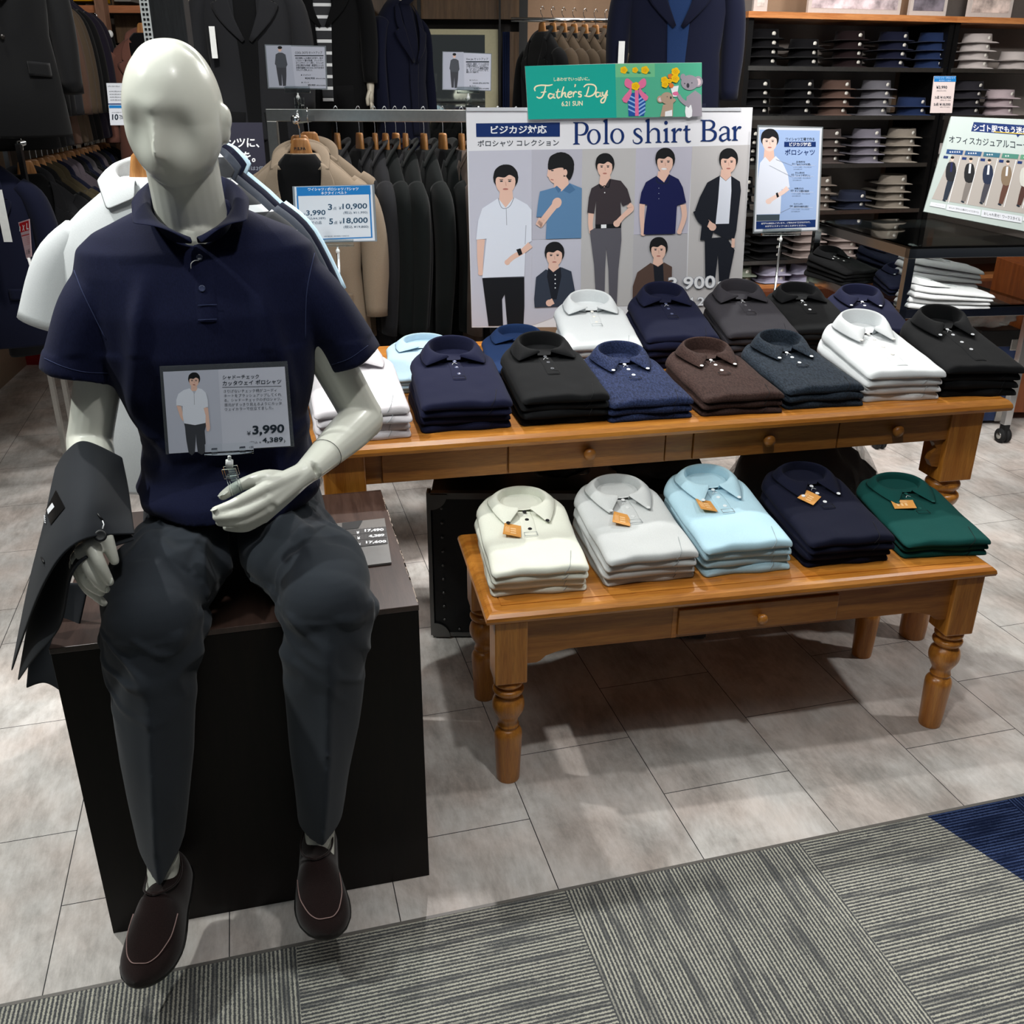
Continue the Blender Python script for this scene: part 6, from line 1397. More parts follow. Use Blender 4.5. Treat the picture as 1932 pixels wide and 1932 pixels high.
def jparts(style='blazer'):
    if style in JT_: return JT_[style]
    out = []
    out.append(('body', evalmods(jacket_mesh(1 if style != 'polo' else 0, length=.74).mesh('hanging_body'), [('SUBSURF', dict(levels=0))]), 'c'))
    if style == 'polo':
        rows = []
        for k in range(5): rows.append([])
        for i in range(41):
            s = i / 40; ph = (2 * s - 1) * math.pi * .93; sx, cb = math.sin(ph), math.cos(ph); b_ = (1 + cb) / 2; sg = 1 if sx > 0 else -1
            Tp = V((.068 * sx, .012 + .050 * cb, .0 + .055 * b_)); N_ = V((.06 * sx, .012 + .045 * cb, -.035)); k = 1 - abs(s - .5) * 2
            tip = V((sg * .075, -.062, -.068)); ft = V((sg * .012, -.062, -.040)); sd = V((sg * .108, .0, -.008)); bk = Tp + V((sx, cb, 0)) * .02 - V((0, 0, .05))
            E_ = ft.lerp(tip, k / .2) if k < .2 else (tip.lerp(sd, (k - .2) / .3) if k < .5 else sd.lerp(bk, (k - .5) / .5))
            rows[0].append(N_); rows[1].append(N_.lerp(Tp, .6)); rows[2].append(Tp); rows[3].append(Tp.lerp(E_, .5) + V((sx * .003, cb * .003, .003))); rows[4].append(E_)
        out.append(('collar', smoothall(evalmods(MB().grid(rows).mesh('c'), [('SOLIDIFY', dict(thickness=.002, offset=0)), ('SUBSURF', dict(levels=1))])), 'c'))
        out.append(('placket', front_poly([[(-.015, -.05), (.015, -.05)], [(-.015, -.11), (.015, -.11)], [(-.015, -.18), (.015, -.18)]], .003), 'c'))
    else:
        out.append(('collar', smoothall(MB().tube([(.082, -.048, -.055), (.080, .0, -.010), (.052, .046, .016), (0, .060, .026), (-.052, .046, .016), (-.080, .0, -.010), (-.082, -.048, -.055)], [(.020, .006)] * 7, n=12, sub=5).mesh('collar')), 'c'))
        for s in (-1, 1):
            out.append(('lapel', front_poly([[(s * .074, -.030), (s * .086, -.036), (s * .096, -.046)], [(s * .076, -.07), (s * .096, -.078), (s * .118, -.092)], [(s * .072, -.120), (s * .094, -.130), (s * .122, -.144)], [(s * .070, -.128), (s * .088, -.142), (s * .102, -.158)], [(s * .068, -.138), (s * .10, -.156), (s * .148, -.168)], [(s * .050, -.22), (s * .08, -.228), (s * .112, -.238)], [(s * .010, -.315), (s * .016, -.32), (s * .022, -.325)]], .015, sub=3), 'c'))
            out.append(('pocket_flap', front_poly([[(s * .075, -.50), (s * .16, -.505)], [(s * .075, -.545), (s * .16, -.55)]], .004), 'c'))
        out.append(('shirt_front', front_poly([[(-.052, -.002), (0, -.002), (.052, -.002)], [(-.080, -.04), (0, -.04), (.080, -.04)], [(-.078, -.08), (0, -.08), (.078, -.08)], [(-.072, -.135), (0, -.135), (.072, -.135)], [(-.052, -.22), (0, -.22), (.052, -.22)], [(-.012, -.315), (0, -.315), (.012, -.315)]], .004), 'i'))
        for z in (-.34, -.43): out.append(('button', MB().ell((.006, jfront(0, z) - .003, z), (.008, .003, .008), n=10).mesh('button'), 'b'))
    h = MB().tube([(-.17, .004, -.110), (-.10, .004, -.068), (-.030, .002, -.03)], [(.006, .008), (.008, .010), (.012, .012)], n=10).tube([(.17, .004, -.110), (.10, .004, -.068), (.030, .002, -.03)], [(.006, .008), (.008, .010), (.012, .012)], n=10)
    h.loft([se((0, .004, z), rx, .013, 3, 16) for z, rx in ((-.035, .036), (-.01, .042), (.02, .036), (.045, .030), (.052, .022))])
    out.append(('hanger', h.mesh('hanger'), 'h'))
    out.append(('hook', MB().tube([(0, .004, .048), (0, .004, .085), (0, -.010, .100), (0, -.014, .122), (0, .004, .138), (0, .022, .122)], .0022, n=6, sub=4).mesh('hook'), 'k'))
    JT_[style] = out; return out
BUTB = plain('horn_button', '#15120f', rough=.3)
def hang(label, cloth, loc, rz, group, style='blazer', inner=None, scale=(1, 1, 1), simple=False, name=None, cat='jacket'):
    t = T(name or ('hanging_blazer' if style != 'polo' else 'hanging_polo_shirt'), label, cat, loc, rz, group); t.scale = scale
    hk = None
    for nm, me, role in jparts(style):
        if simple and nm in ('pocket_flap', 'button', 'placket'): continue
        q = bpy.data.objects.new(nm, me); C.objects.link(q); q.parent = t
        if nm == 'hanger': hk = q
        if nm == 'hook' and hk: q.parent = hk
        if not len(me.materials): me.materials.append(cloth)
        q.material_slots[0].link = 'OBJECT'; q.material_slots[0].material = {'c': cloth, 'i': inner or CBLK, 'b': BUTB, 'h': HWD, 'k': CHROME}[role]
    return t
def wool(n, c, **k): return fabric('wool_' + n, c, heather=.07, scale=500, sheen=.05, bumpk=.2, **k)
CBLK = wool('black', '#08090b'); CCH = wool('charcoal', '#1f2023'); CBG = wool('bottle_black', '#0a0f0f'); CBRN = wool('taupe', '#4c413a'); CBE = wool('beige', '#8a7c6b'); CNVY = wool('navy', '#0c1024'); COL = wool('olive', '#3d3626'); CPU = wool('plum_grey', '#4a434a')
CGR = wool('mid_grey', '#4f4c50'); CDB = wool('dark_brown', '#4e3a30'); CROSE = wool('dusty_brown', '#6f4a40'); CMB = wool('mud', '#4a3e31')
# ---- chrome clothes rail in the middle
RY = 3.76; RZ = 1.520
ra = at(503, 212, RY); rb = at(1080, 212, RY); ra.z = rb.z = RZ
t = T('clothes_rail', 'square chrome clothes rail holding dark jackets, behind the poster', 'clothes rack', (ra.x, RY, 0), 0)
Lr = rb.x - ra.x
P('top_bar', MB().box((0, -.015, RZ - .021), (Lr, .015, RZ + .021), bev=.002), STEEL, t)
P('upper_bar', MB().box((.0, .16, RZ - .010), (Lr, .175, RZ + .012), bev=.002), CHROME, t)
P('upright', MB().box((0, -.015, .02), (.036, .015, RZ - .02), bev=.002), STEEL, t); P('upright', MB().box((Lr - .036, -.015, .02), (Lr, .015, RZ - .02), bev=.002), CHROME, t)
P('foot', MB().box((-.01, -.25, .0), (.045, .25, .03), bev=.003), CHROME, t); P('foot', MB().box((Lr - .045, -.25, .0), (Lr + .01, .25, .03), bev=.003), CHROME, t)
arm_x = at(590, 212, RY).x - ra.x
P('arm', MB().box((arm_x - .008, -.30, RZ - .02), (arm_x + .008, 0, RZ + .0)).ell((arm_x, -.305, RZ - .006), (.016, .016, .016), n=12), CHROME, t)
hx = lambda px, Y=RY: at(px, 212, Y).x
for k, lab in enumerate(('beige wool blazer facing forward, frontmost on the chrome rail', 'beige blazer just behind the front beige one', 'beige blazer, rearmost of the three facing forward')):
    b_ = hang(lab, CBE, (hx(590) + (.004, -.012, .008)[k], RY - .28 + .07 * k, RZ - .115 + .008 * k), (0.02, -.05, .06)[k], 'beige blazers on the rail', inner=CBLK, scale=(.98, .6 if k else 1, .92))
    if k == 0:
        hg = [c for c in b_.children if c.name.startswith('hanger')][0]; tv, tf = textgeo('P.S.FA', .02)
        mb = MB().add([(-.020 + .040 * x, -.0105, .012 + .010 * y) for x, y in tv], tf); P('lettering', mb, pm('ink', '#1b2733'), hg)
cols = [(632, CCH, 'charcoal'), (672, CCH, 'charcoal'), (704, CCH, 'charcoal'), (724, CBG, 'black'), (742, CCH, 'dark grey'), (762, CBG, 'black'), (797, CBG, 'black'), (832, CBG, 'black'), (869, CBRN, 'taupe brown'), (902, CCH, 'charcoal'), (938, CBG, 'black'), (972, CBG, 'black')]
for k, (px, m, cn) in enumerate(cols):
    o_n = ['first', 'second', 'third', 'fourth', 'fifth', 'sixth', 'seventh', 'eighth', 'ninth', 'tenth', 'eleventh', 'twelfth'][k]
    hang(f'{cn} suit jacket seen edge on, {o_n} from the beige blazers on the rail', m, (hx(px), RY + (.03 if k % 3 == 1 else 0), RZ - .115), R(-68 + 6 * math.sin(k * 2.1)), 'jackets on the chrome rail', simple=True, scale=(1, .62, 1.06))
# ---- polos hung behind the seated mannequin
st = at(300, 300, 2.42)
t = T('garment_stand', 'chrome garment stand holding the polo shirts behind the mannequin', 'clothes stand', (st.x, 2.50, 0), 0)
P('pole', MB().tube([(0, 0, .02), (0, 0, 1.50)], .014, n=14), CHROME, t); P('arm', MB().tube([(-.02, -.14, 1.495), (.06, .20, 1.495)], .009, n=10), CHROME, t); P('base', MB().box((-.20, -.20, 0), (.20, .20, .02), bev=.004), CHROME, t)
hang('white slub polo shirt on a wooden hanger behind the seated mannequin', FW, at(280, 334, 2.38), .0, 'polos on the stand', 'polo', scale=(1.16, 1, 1.06), cat='shirt')
FST = nt('striped_knit')[0]; 
def stripes():
    m, t_, b = nt('striped_knit2'); tc = t_.nodes.new('ShaderNodeTexCoord'); sp = t_.nodes.new('ShaderNodeSeparateXYZ'); t_.links.new(tc.outputs['Object'], sp.inputs[0])
    w1 = t_.nodes.new('ShaderNodeMath'); w1.operation = 'PINGPONG'; w1.inputs[1].default_value = .03; t_.links.new(sp.outputs['Z'], w1.inputs[0])
    g = t_.nodes.new('ShaderNodeMath'); g.operation = 'GREATER_THAN'; g.inputs[1].default_value = .022; t_.links.new(w1.outputs[0], g.inputs[0])
    mx = t_.nodes.new('ShaderNodeMix'); mx.data_type = 'RGBA'; t_.links.new(g.outputs[0], mx.inputs[0]); mx.inputs[6].default_value = (*lin('#2b2d31'), 1); mx.inputs[7].default_value = (*lin('#dfe3e6'), 1)
    t_.links.new(mx.outputs[2], b.inputs['Base Color']); b.inputs['Roughness'].default_value = .9; return m
STR = stripes()
for k, (m, lab, px, py, Y) in enumerate(((STR, 'dark grey shirt with white stripes behind the mannequin shoulder', 358, 316, 2.45), (wool('steel', '#3a3f49'), 'steel grey polo shirt behind the striped shirt', 372, 309, 2.50), (CNVY, 'navy polo shirt between the grey and pale blue ones', 384, 304, 2.55), (FLB, 'pale blue polo shirt, rearmost behind the mannequin shoulder', 394, 303, 2.60))):
    hang(lab, m, at(px, py, Y), .1, 'polos on the stand', 'polo', scale=(1.0, .7, 1.05), cat='shirt')
# post behind the head
p0 = at(306, 60, 2.95)
t = T('display_post', 'black wood-grain post with a chequered strip rising behind the mannequin head', 'post', (p0.x, 2.95, 0), 0)
P('post', MB().box((-.02, -.02, 0), (.075, .03, 2.6), bev=.002), wood('black_grain', '#0d0e10', '#26282b', 'Z', rough=.5, coat=.1, scale=14), t)
mb = MB(); mb2 = MB()
mb.box((-.045, -.021, 1.3), (-.02, -.018, 2.4))
for k in range(90):
    z = 1.3 + .0122 * k
    mb2.box((-.040 , -.0225, z), (-.034, -.021, z + .006)).box((-.030, -.0225, z), (-.024, -.021, z + .006))
P('strip', mb, WHITEP, t); P('strip_checks', mb2, BLACKP, t)
# ---- racks on the left
def rail(name, label, a, b, z, n_legs=True, r_=.012):
    t = T(name, label, 'clothes rack', (a[0], a[1], 0), 0)
    P('rail', MB().tube([(0, 0, z), (b[0] - a[0], b[1] - a[1], z)], r_, n=10), CHROME, t)
    for q in ((0, 0), (b[0] - a[0], b[1] - a[1])): P('bracket', MB().box((q[0] - .01, q[1] - .01, 0), (q[0] + .01, q[1] + .01, z)), STEEL, t)
    return t
A0 = at(34, 268, 4.15); B0 = at(196, 246, 5.8); zl = (A0.z + B0.z) / 2
rail('lower_rail', 'lower chrome rail of dark suits along the left wall', A0, B0, zl)
seq = [(CCH, 'charcoal'), (CBLK, 'black'), (COL, 'olive brown'), (COL, 'olive brown'), (CNVY, 'navy-black'), (CPU, 'plum grey'), (CPU, 'plum grey'), (CBLK, 'black'), (CNVY, 'navy-black'), (CGR, 'mid grey'), (CBLK, 'black'), (CNVY, 'navy-black'), (CPU, 'dark plum'), (CBLK, 'black'), (CNVY, 'navy-black'), (CBLK, 'black'), (CNVY, 'navy-black'), (CBG, 'black')]
NW = ['first', 'second', 'third', 'fourth', 'fifth', 'sixth', 'seventh', 'eighth', 'ninth', 'tenth', 'eleventh', 'twelfth', 'thirteenth', 'fourteenth', 'fifteenth', 'sixteenth', 'seventeenth', 'eighteenth']
for k, (m, cn) in enumerate(seq):
    f = (k + .5) / len(seq); hang(f'{cn} suit jacket on the lower left rail, {NW[k]} from the near end', m, (A0.x + (B0.x - A0.x) * f, A0.y + (B0.y - A0.y) * f, zl - .12), R(46) + .05 * math.sin(k * 1.7), 'suits on the lower left rail', simple=True, scale=(1, .55, 1))
A1_ = at(-45, 0, 4.2); B1_ = at(104, 0, 5.5); zu = 2.17
rail('upper_rail', 'upper chrome rail of suits along the left wall', A1_, B1_, zu)
seq2 = [(CBLK, 'black'), (CBLK, 'black'), (CCH, 'charcoal'), (CDB, 'dark brown'), (CMB, 'mud brown'), (CMB, 'mud brown'), (CBLK, 'black'), (CBLK, 'black'), (wool('aubergine', '#191522'), 'aubergine'), (wool('aubergine', '#191522'), 'aubergine')]
for k, (m, cn) in enumerate(seq2):
    f = (k + .3) / len(seq2); o_ = hang(f'{cn} suit jacket on the upper left rail, {NW[k]} from the near end', m, (A1_.x + (B1_.x - A1_.x) * f, A1_.y + (B1_.y - A1_.y) * f, zu - .12), R(46) + .08 * math.sin(k * 1.3), 'suits on the upper left rail', simple=True, scale=(1, .8, .92), inner=FW if k in (6, 8) else None)
    if k in (6, 8):
        cl = bpy.data.objects.new('shirt_collar', [p_ for p_ in jparts('polo') if p_[0] == 'collar'][0][1]); C.objects.link(cl); cl.parent = o_; cl.location = (0, -.005, .012); cl.material_slots[0].link = 'OBJECT'; cl.material_slots[0].material = FW
        if k == 6: P('tie', front_poly([[(-.012, -.03), (.012, -.03)], [(-.018, -.15), (.018, -.15)], [(-.008, -.31), (.008, -.31)]], .004), fabric('tie_sage', '#3c4c4a', heather=.2), o_)
# price ticket on a sleeve, near jackets of the left edge
t = hang('dark navy suit jacket cropped by the left edge of the photo, with a price ticket', CNVY, at(-66, 292, 3.9), .25, None, scale=(1.0, 1, 1.0))
tk = at(6, 400, 3.74); P('price_ticket', MB().box((tk.x - .02, tk.y - .001, tk.z - .11), (tk.x + .012, tk.y + .001, tk.z + .08)), WHITEP, t, world=True)
t = hang('black suit jacket near the left edge above the navy one', CBLK, at(-66, -215, 3.9), R(40), None, scale=(1.0, 1, 1.1))
# trousers on white clips
def trousers(label, loc, m, group, L=.62, w_=.055, rz=.4):
    t = T('clipped_trousers', label, 'trousers', loc, rz, group)
    P('cloth', MB().loft([se((0, 0, z), w_ * k, .022, 3, 20) for z, k in ((0, .9), (-.05, 1), (-L * .5, .95), (-L, .85))]), m, t)
    for s in (-1, 1): P('clip', MB().ell((s * w_ * .6, -.022, .0), (.016, .012, .020), n=10), WHITEP, t)
    P('hook', MB().tube([(0, 0, .01), (0, 0, .07), (.012, 0, .09), (0, 0, .105)], .003, n=6, sub=3), CHROME, t)
for k in range(4): trousers(f'black trousers on white clips, {NW[k]} of the upper row beyond the left suits', at(160 + 12 * k, 64, 5.9 + .02 * k), CBLK, 'trousers on the upper clips', L=.5)
for k in range(4): trousers(f'black trousers on white clips, {NW[k]} of the lower row beyond the left suits', at(152 + 11 * k, 268, 6.0 + .02 * k), CBLK, 'trousers on the lower clips', L=.6)
for k in range(3): trousers(f'cream trousers on white clips, {NW[k]} of three beyond the left suits', at(128 + 9 * k, 262, 6.1 + .02 * k), fabric('cream_twill', '#a39a86'), 'cream trousers on clips', L=.3)
for k in range(5): trousers(f'dark trousers on the far lower rail, {NW[k]} right of the brown post', at(232 + 12 * k, 290, 6.1), CNVY if k % 2 else CBLK, 'trousers right of the post', L=.7)
# wall shelf, brown post, box
a_, b_ = at(80, 12, 6.2), at(420, 14, 6.2)
t = T('wall_shelf', 'long wall shelf with an orange wood edge high on the left', 'shelf', (a_.x, 6.2, a_.z), 0)
P('board', MB().box((0, 0, -.03), (b_.x - a_.x, .5, .0)), plain('shelf_dark', '#3a3029'), t); P('edge', MB().box((0, -.012, -.032), (b_.x - a_.x, 0, .006)), wood('edge_orange', '#a8643c', '#c8835a', 'X', scale=5), t)
P('rail', MB().tube([(.1, .15, -.20), (b_.x - a_.x, .15, -.20)], .018, n=10), CHROME, t)
q = at(210, 170, 5.95); one('shelf_post', MB().box((q.x - .022, 5.95, 0), (q.x + .028, 6.02, 3.2)), wood('post_brown', '#7a5744', '#8f6a55', 'Z', rough=.5, scale=4), 'brown wooden shelf post on the left wall behind the price card', 'post')
q = at(135, 2, 6.25); one('yellow_box', MB().box((q.x, 6.25, q.z), (q.x + .15, 6.45, q.z + .12), bev=.004), plain('box_yellow', '#e0a410', rough=.5), 'yellow box standing on the wall shelf at the top left', 'box')
for k, (x0, x1, c_) in enumerate(((96, 112, '#6e6c70'), (112, 132, '#a29e98'), (215, 250, '#8a8680'), (335, 392, '#b0a49a'))):
    a_, b_ = at(x0, 3, 6.25), at(x1, 3, 6.25); one('storage_box', MB().box((a_.x, 6.25, a_.z), (b_.x - .01, 6.5, a_.z + .14), bev=.003), plain('box%d' % k, c_), ['dark grey box at the left end of the wall shelf', 'pale grey box left of the yellow box', 'grey box right of the yellow box on the wall shelf', 'wide cream box behind the post on the wall shelf'][k], 'box', 'boxes on the wall shelf')
hang('dusty brown jacket facing forward on the back wall left of the head', CROSE, at(272, 62, 5.6), .15, None, scale=(.98, .8, .9)); hang('dusty brown jacket mostly hidden behind the charcoal coat', CROSE, at(408, 62, 5.7), -.1, None, scale=(.95, .8, .9))
# ---- dressed figures at the back
MSK = plain('figure_gloss', '#bdb7a8', rough=.35)
def hand_mesh(s=1):
    mb = MB().loft([se((0, 0, .03), .020, .022, 2, 14), se((0, 0, 0), .022, .026, 2, 14), se((0, -.004, -.05), .016, .038, 2.2, 14), se((0, -.006, -.09), .015, .040, 2.4, 14)])
    for k in range(4): y = -.036 + .020 * k; mb.tube([(0, y, -.085), (.004 * s, y - .004, -.125), (-.010 * s, y - .004, -.160 + .008 * abs(k - 1.5))], [.0095, .0085, .0065], n=8, sub=2)
    mb.tube([(-.004 * s, -.034, -.03), (-.018 * s, -.048, -.07), (-.016 * s, -.046, -.105)], [.012, .010, .008], n=8, sub=2)
    return mb
def figure(label, neck, rz, jm, tm_, inner, sc=1.0, hands=True, tro_to=.3, jscale=(1, 1, 1), bare=False):
    t = T('dressed_mannequin', label, 'mannequin', (neck.x, neck.y, 0), rz); z = neck.z
    P('body', MB().tube([(0, .01, z - .08), (0, .01, z + .02), (0, -.005, z + .10)], [(.06, .055), (.052, .052), (.055, .055)], n=18).ell((0, -.02, z + .20), (.075, .09, .115), n=20), MSK, t)
    jk = T('jacket', None, None); 
    j = P('jacket', jacket_mesh(1).mesh('worn_jacket', jm), (), t); j.location = (0, 0, z); j.scale = jscale
    bpy.data.objects.remove(jk)
    for s in (-1, 1):
        q = P('lapel', [p_ for p_ in jparts('blazer') if p_[0] == 'lapel'][0 if s < 0 else 1][1], (), j); q.material_slots[0].link = 'OBJECT'; q.material_slots[0].material = jm
        if hands: h = P('hand', hand_mesh(s), MSK, t); h.location = (s * .238 * jscale[0], -.03 * jscale[1], z - .615 * jscale[2])
    q = P('top', front_poly([[(-.05, .01), (0, .01), (.05, .01)], [(-.05, -.2), (0, -.2), (.05, -.2)], [(-.035, -.5), (0, -.5), (.035, -.5)], [(-.03, -.70), (0, -.70), (.03, -.70)]], .003), (), j); q.data.materials.append(inner)
    mb = MB()
    for s in (-1, 1): mb.tube([(s * .08, 0, z - .62), (s * .095, -.01, z - .95), (s * .10, 0, max(.02, z - 1.5))], [(.10, .095), (.085, .085), (.06, .075)], n=20, sub=4)
    P('trousers', mb, tm_, t); 
    P('plinth', MB().box((-.24, -.2, 0), (.24, .2, max(.02, z - 1.46)), bev=.004), darkwall, t)
    return t
nk = at(606, -70, 6.0); figure('figure in a black jacket over a navy and white striped top, behind the rail card', nk, .05, CBLK, CBLK, None or (lambda: (lambda m: m)(STR))(), jscale=(1.0, 1, 1.0))
nk = at(752, -2, 6.25); figure('figure in a long navy jacket turned sideways, left of the mirror', nk, R(50), CNVY, CNVY, CNVY, hands=False, jscale=(.85, 1.2, 1.05))
nk = at(458, -70, 4.9); figure('figure in a charcoal coat with black trousers behind the seated mannequin head', nk, .1, CCH, CBLK, CBLK, hands=False, jscale=(1.0, 1, 1.0))
nk = at(1286, -110, 4.55); figure('figure in a navy suit with round-necked blue top, above the poster', nk, -.05, CNVY, CNVY, FBL, jscale=(1.02, 1, 1.0), hands=False)
q = at(402, 80, 4.78); one('swing_ticket', MB().box((q.x - .012, 4.78, q.z - .065), (q.x + .014, 4.782, q.z + .065)), WHITEP, 'white swing ticket hanging on the charcoal coat figure', 'ticket')
q = at(1172, 100, 4.45); one('swing_ticket', MB().box((q.x - .012, 4.45, q.z - .045), (q.x + .014, 4.452, q.z + .045)), WHITEP, "white swing ticket hanging left of the navy suit figure above the banner", 'ticket')
# small rack of taupe jackets
t = T('side_rack', 'short black and chrome rack of taupe jackets above the banner', 'clothes rack', at(1080, 38, 5.2), .1); P('bar', MB().tube([(-.30, 0, 0), (.28, 0, 0)], .010, n=8), CHROME, t); P('support', MB().box((.27, -.01, -2.0), (.30, .02, .4)), BLACKP, t)
for k in range(7): hang(f'taupe brown jacket, {NW[k]} from the left on the short rack above the banner' if k else 'black jacket at the left end of the short rack above the banner', CMB if k else CBLK, at(1022 + 20 * k, 60 + 1 * k, 5.2), R(-62), 'jackets on the short rack', simple=True, scale=(.9, .55, .8))
# mirror with cream frame, black posts, curtain
m0, m1 = at(797, 55, 6.38), at(940, 55, 6.38)
t = T('wall_mirror', 'tall wall mirror in a cream frame at the back centre', 'mirror', (m0.x, 6.36, 0), 0); mw = m1.x - m0.x
P('frame', MB().box((0, 0, .1), (mw, .03, m0.z)), plain('frame_cream', '#b9b596', rough=.5), t); P('glass', MB().box((.01, -.004, .14), (mw - .08, .0, m0.z - .03)), plain('mirror_glass', '#b8bdb8', rough=.03, metal=1, vary=0), t)
a_ = at(948, 60, 6.3); b_ = at(962, 60, 6.3); one('navy_curtain', MB().loft([[V((a_.x + (b_.x - a_.x) * k / 11, 6.3 + .015 * math.sin(k * 2.2), z)) for k in range(12)] + [V((a_.x + (b_.x - a_.x) * k / 11, 6.33, z)) for k in range(11, -1, -1)] for z in (.02, a_.z)]), fabric('curtain_navy', '#0b1530'), 'narrow dark navy curtain right of the mirror', 'curtain')
for k, (px, Y) in enumerate(((987, 6.2), (793, 6.34), (1164, 5.3), (943, 6.34))):
    q = at(px, 100, Y); wv = (.025, .010, .018, .006)[k]; one('frame_post', MB().box((q.x - wv, Y - .01, 0), (q.x + wv, Y + .03, 3.2)), BLACKP, ['thick black post right of the mirror', 'thin black post along the left of the mirror', 'black post left of the navy suit figure', 'thin black post along the right of the mirror'][k], 'post')
q0, q1 = at(962, 60, 6.36), at(980, 60, 6.36); one('wood_panel', MB().box((q0.x, 6.36, 0), (q1.x, 6.39, q0.z)), MATS['walnut_panel'], 'narrow brown wood panel between curtain and black post', 'panel')
# partition at the far left and red block
pa = atz(0, 735, 0); pb = atz(82, 660, 0); dv = (pb - pa).normalized(); pa2 = pa - dv * 1.2
mb = MB(); nn = V((-dv.y, dv.x, 0)); mb.add([pa2, pb, pb + nn * .1, pa2 + nn * .1] + [p + V((0, 0, 2.3)) for p in (pa2, pb, pb + nn * .1, pa2 + nn * .1)], [(0, 1, 2, 3), (4, 5, 6, 7), (0, 1, 5, 4), (1, 2, 6, 5), (2, 3, 7, 6), (3, 0, 4, 7)])
S('wall_side', mb, plain('partition_beige', '#b09a84', rough=.6))
q = at(44, 662, 5.9); one('red_plinth', MB().box((q.x, 5.9, 0), (q.x + .30, 6.1, q.z + .10)), plain('plinth_red', '#a3101c', rough=.5), 'low red block on the floor beside the beige partition', 'block')
# ================================================================ SHIRT SHELVES (right)
SO2 = V((1.21, 5.70, 0)); SM = frame(SO2, BY); SI = SM.inverted()
def sp_(px, py): return SI @ atp(px, py, SO2, be2)
ZS = [sp_(px, py).z for px, py in ((1430, 123), (1430, 217), (1560, 308), (1560, 396), (1560, 486), (1440, 536))]; ZT = sp_(1430, 22).z
XL, XD, XR = sp_(1398, 200).x, sp_(1772, 200).x, sp_(2150, 200).x
SD = .40
BLK = plain('shelf_black', '#0b0b0c', rough=.35); OR_ = wood('shelf_orange', '#b06a38', '#cf8f58', 'X', scale=5)
def bay(label, x0, x1, zs, x_id):
    t = T('shirt_shelf_unit', label, 'shelf', SM @ V((x0, 0, 0)), BY)
    for k, z in enumerate(zs): P('shelf', MB().box((.02, 0, z - .022), (x1 - x0 - .02, SD, z - .010)).box((.02, -.006, z - .026), (x1 - x0 - .02, 0, z - .004)), STEEL if k < 5 else OR_, t)
    for x in (0, x1 - x0 - .02): P('upright', MB().box((x, 0, 0), (x + .03, SD, ZT)), BLK, t)
    P('back', MB().box((0, SD, .0), (x1 - x0, SD + .01, ZT)), plain('shelf_back', '#a89f99', rough=.7), t)
    P('top_board', MB().box((-.02, -.03, ZT - .03), (x1 - x0 + .0, SD, ZT)), OR_, t)
    P('base_cabinet', MB().box((.0, -.10, .05), (x1 - x0, SD, zs[-1] - .026)), wood('cabinet_brown', '#4c2614', '#6e3a20', 'Z', rough=.4, scale=4), t)
    return t
bay('black shelving of folded dress shirts with chrome shelf edges, behind the poster', XL, XD, ZS, 0)
ZS2 = [z + .0 for z in ZS]
bay('second bay of black shirt shelving at the right edge of the photo', XD + .02, XR, ZS2, 1)
# folded dress shirt with a standing collar
CR_ = .066; PITCHS = (ZS[0] - ZS[1]) * 17.0 / 94
def shelf_templates():
    b = MB(); n = 16; 
    rings = []
    for j in range(11):
        v = j / 10; y = -.03 + .27 * v; w_ = .096 - .018 * max(0, (v - .75) / .25) - .02 * max(0, .15 - v) / .15
        top = [V((w_ * (2 * i / n - 1), y, .005 * (1 - abs(2 * i / n - 1) ** 4) + .0025 - .004 * abs(2 * i / n - 1) ** 6)) for i in range(n + 1)]
        rings.append(top + [V((w_ * (2 * i / n - 1) * .98, y, 0)) for i in range(n, -1, -1)])
    b.loft(rings)
    c = []
    for r_, z, t_ in ((CR_ + .006, .004, 0), (CR_ + .002, .030, 0), (CR_ - .001, .053, 0), (CR_ - .005, .053, 0), (CR_ - .005, .012, 0)):
        c.append([V((r_ * math.sin(a) * 1.05, .055 - r_ * math.cos(a), z * (1 + .10 * (1 - math.cos(a)) / 2))) for a in [2 * math.pi * k / 36 for k in range(36)]])
    cb = MB().loft(c, caps=False)
    # leaf points at the front
    lf = MB()
    for s in (-1, 1): lf.add([(s * .004, .055 - CR_ - .003, .040), (s * .052, .055 - CR_ * .55, .010), (s * .066, .030 - CR_ * .9, .006), (s * .022, .050 - CR_ - .010, .012)], [(0, 1, 2, 3)])
    return b.mesh('shelf_shirt'), cb.mesh('shirt_collar'), MB().lathe([(.0005, 0), (.0125, 0), (.0125, .001), (.0005, .001)], n=14, M=Matrix.Translation((.030, .055 - CR_ * .94, .028)) @ Matrix.Rotation(R(90), 4, 'X') @ Matrix.Rotation(R(22), 4, 'Y')).mesh('size_sticker')
SB_, SC_, SS_ = shelf_templates()
STICK = plain('sticker_white', '#e8e6de', rough=.5, vary=0); PAPERW = plain('paper_liner', '#8f8c88', rough=.7, vary=0)
def cotton(n, c): return fabric('cotton_' + n, c, heather=.04, scale=600, sheen=.03, bumpk=.1)
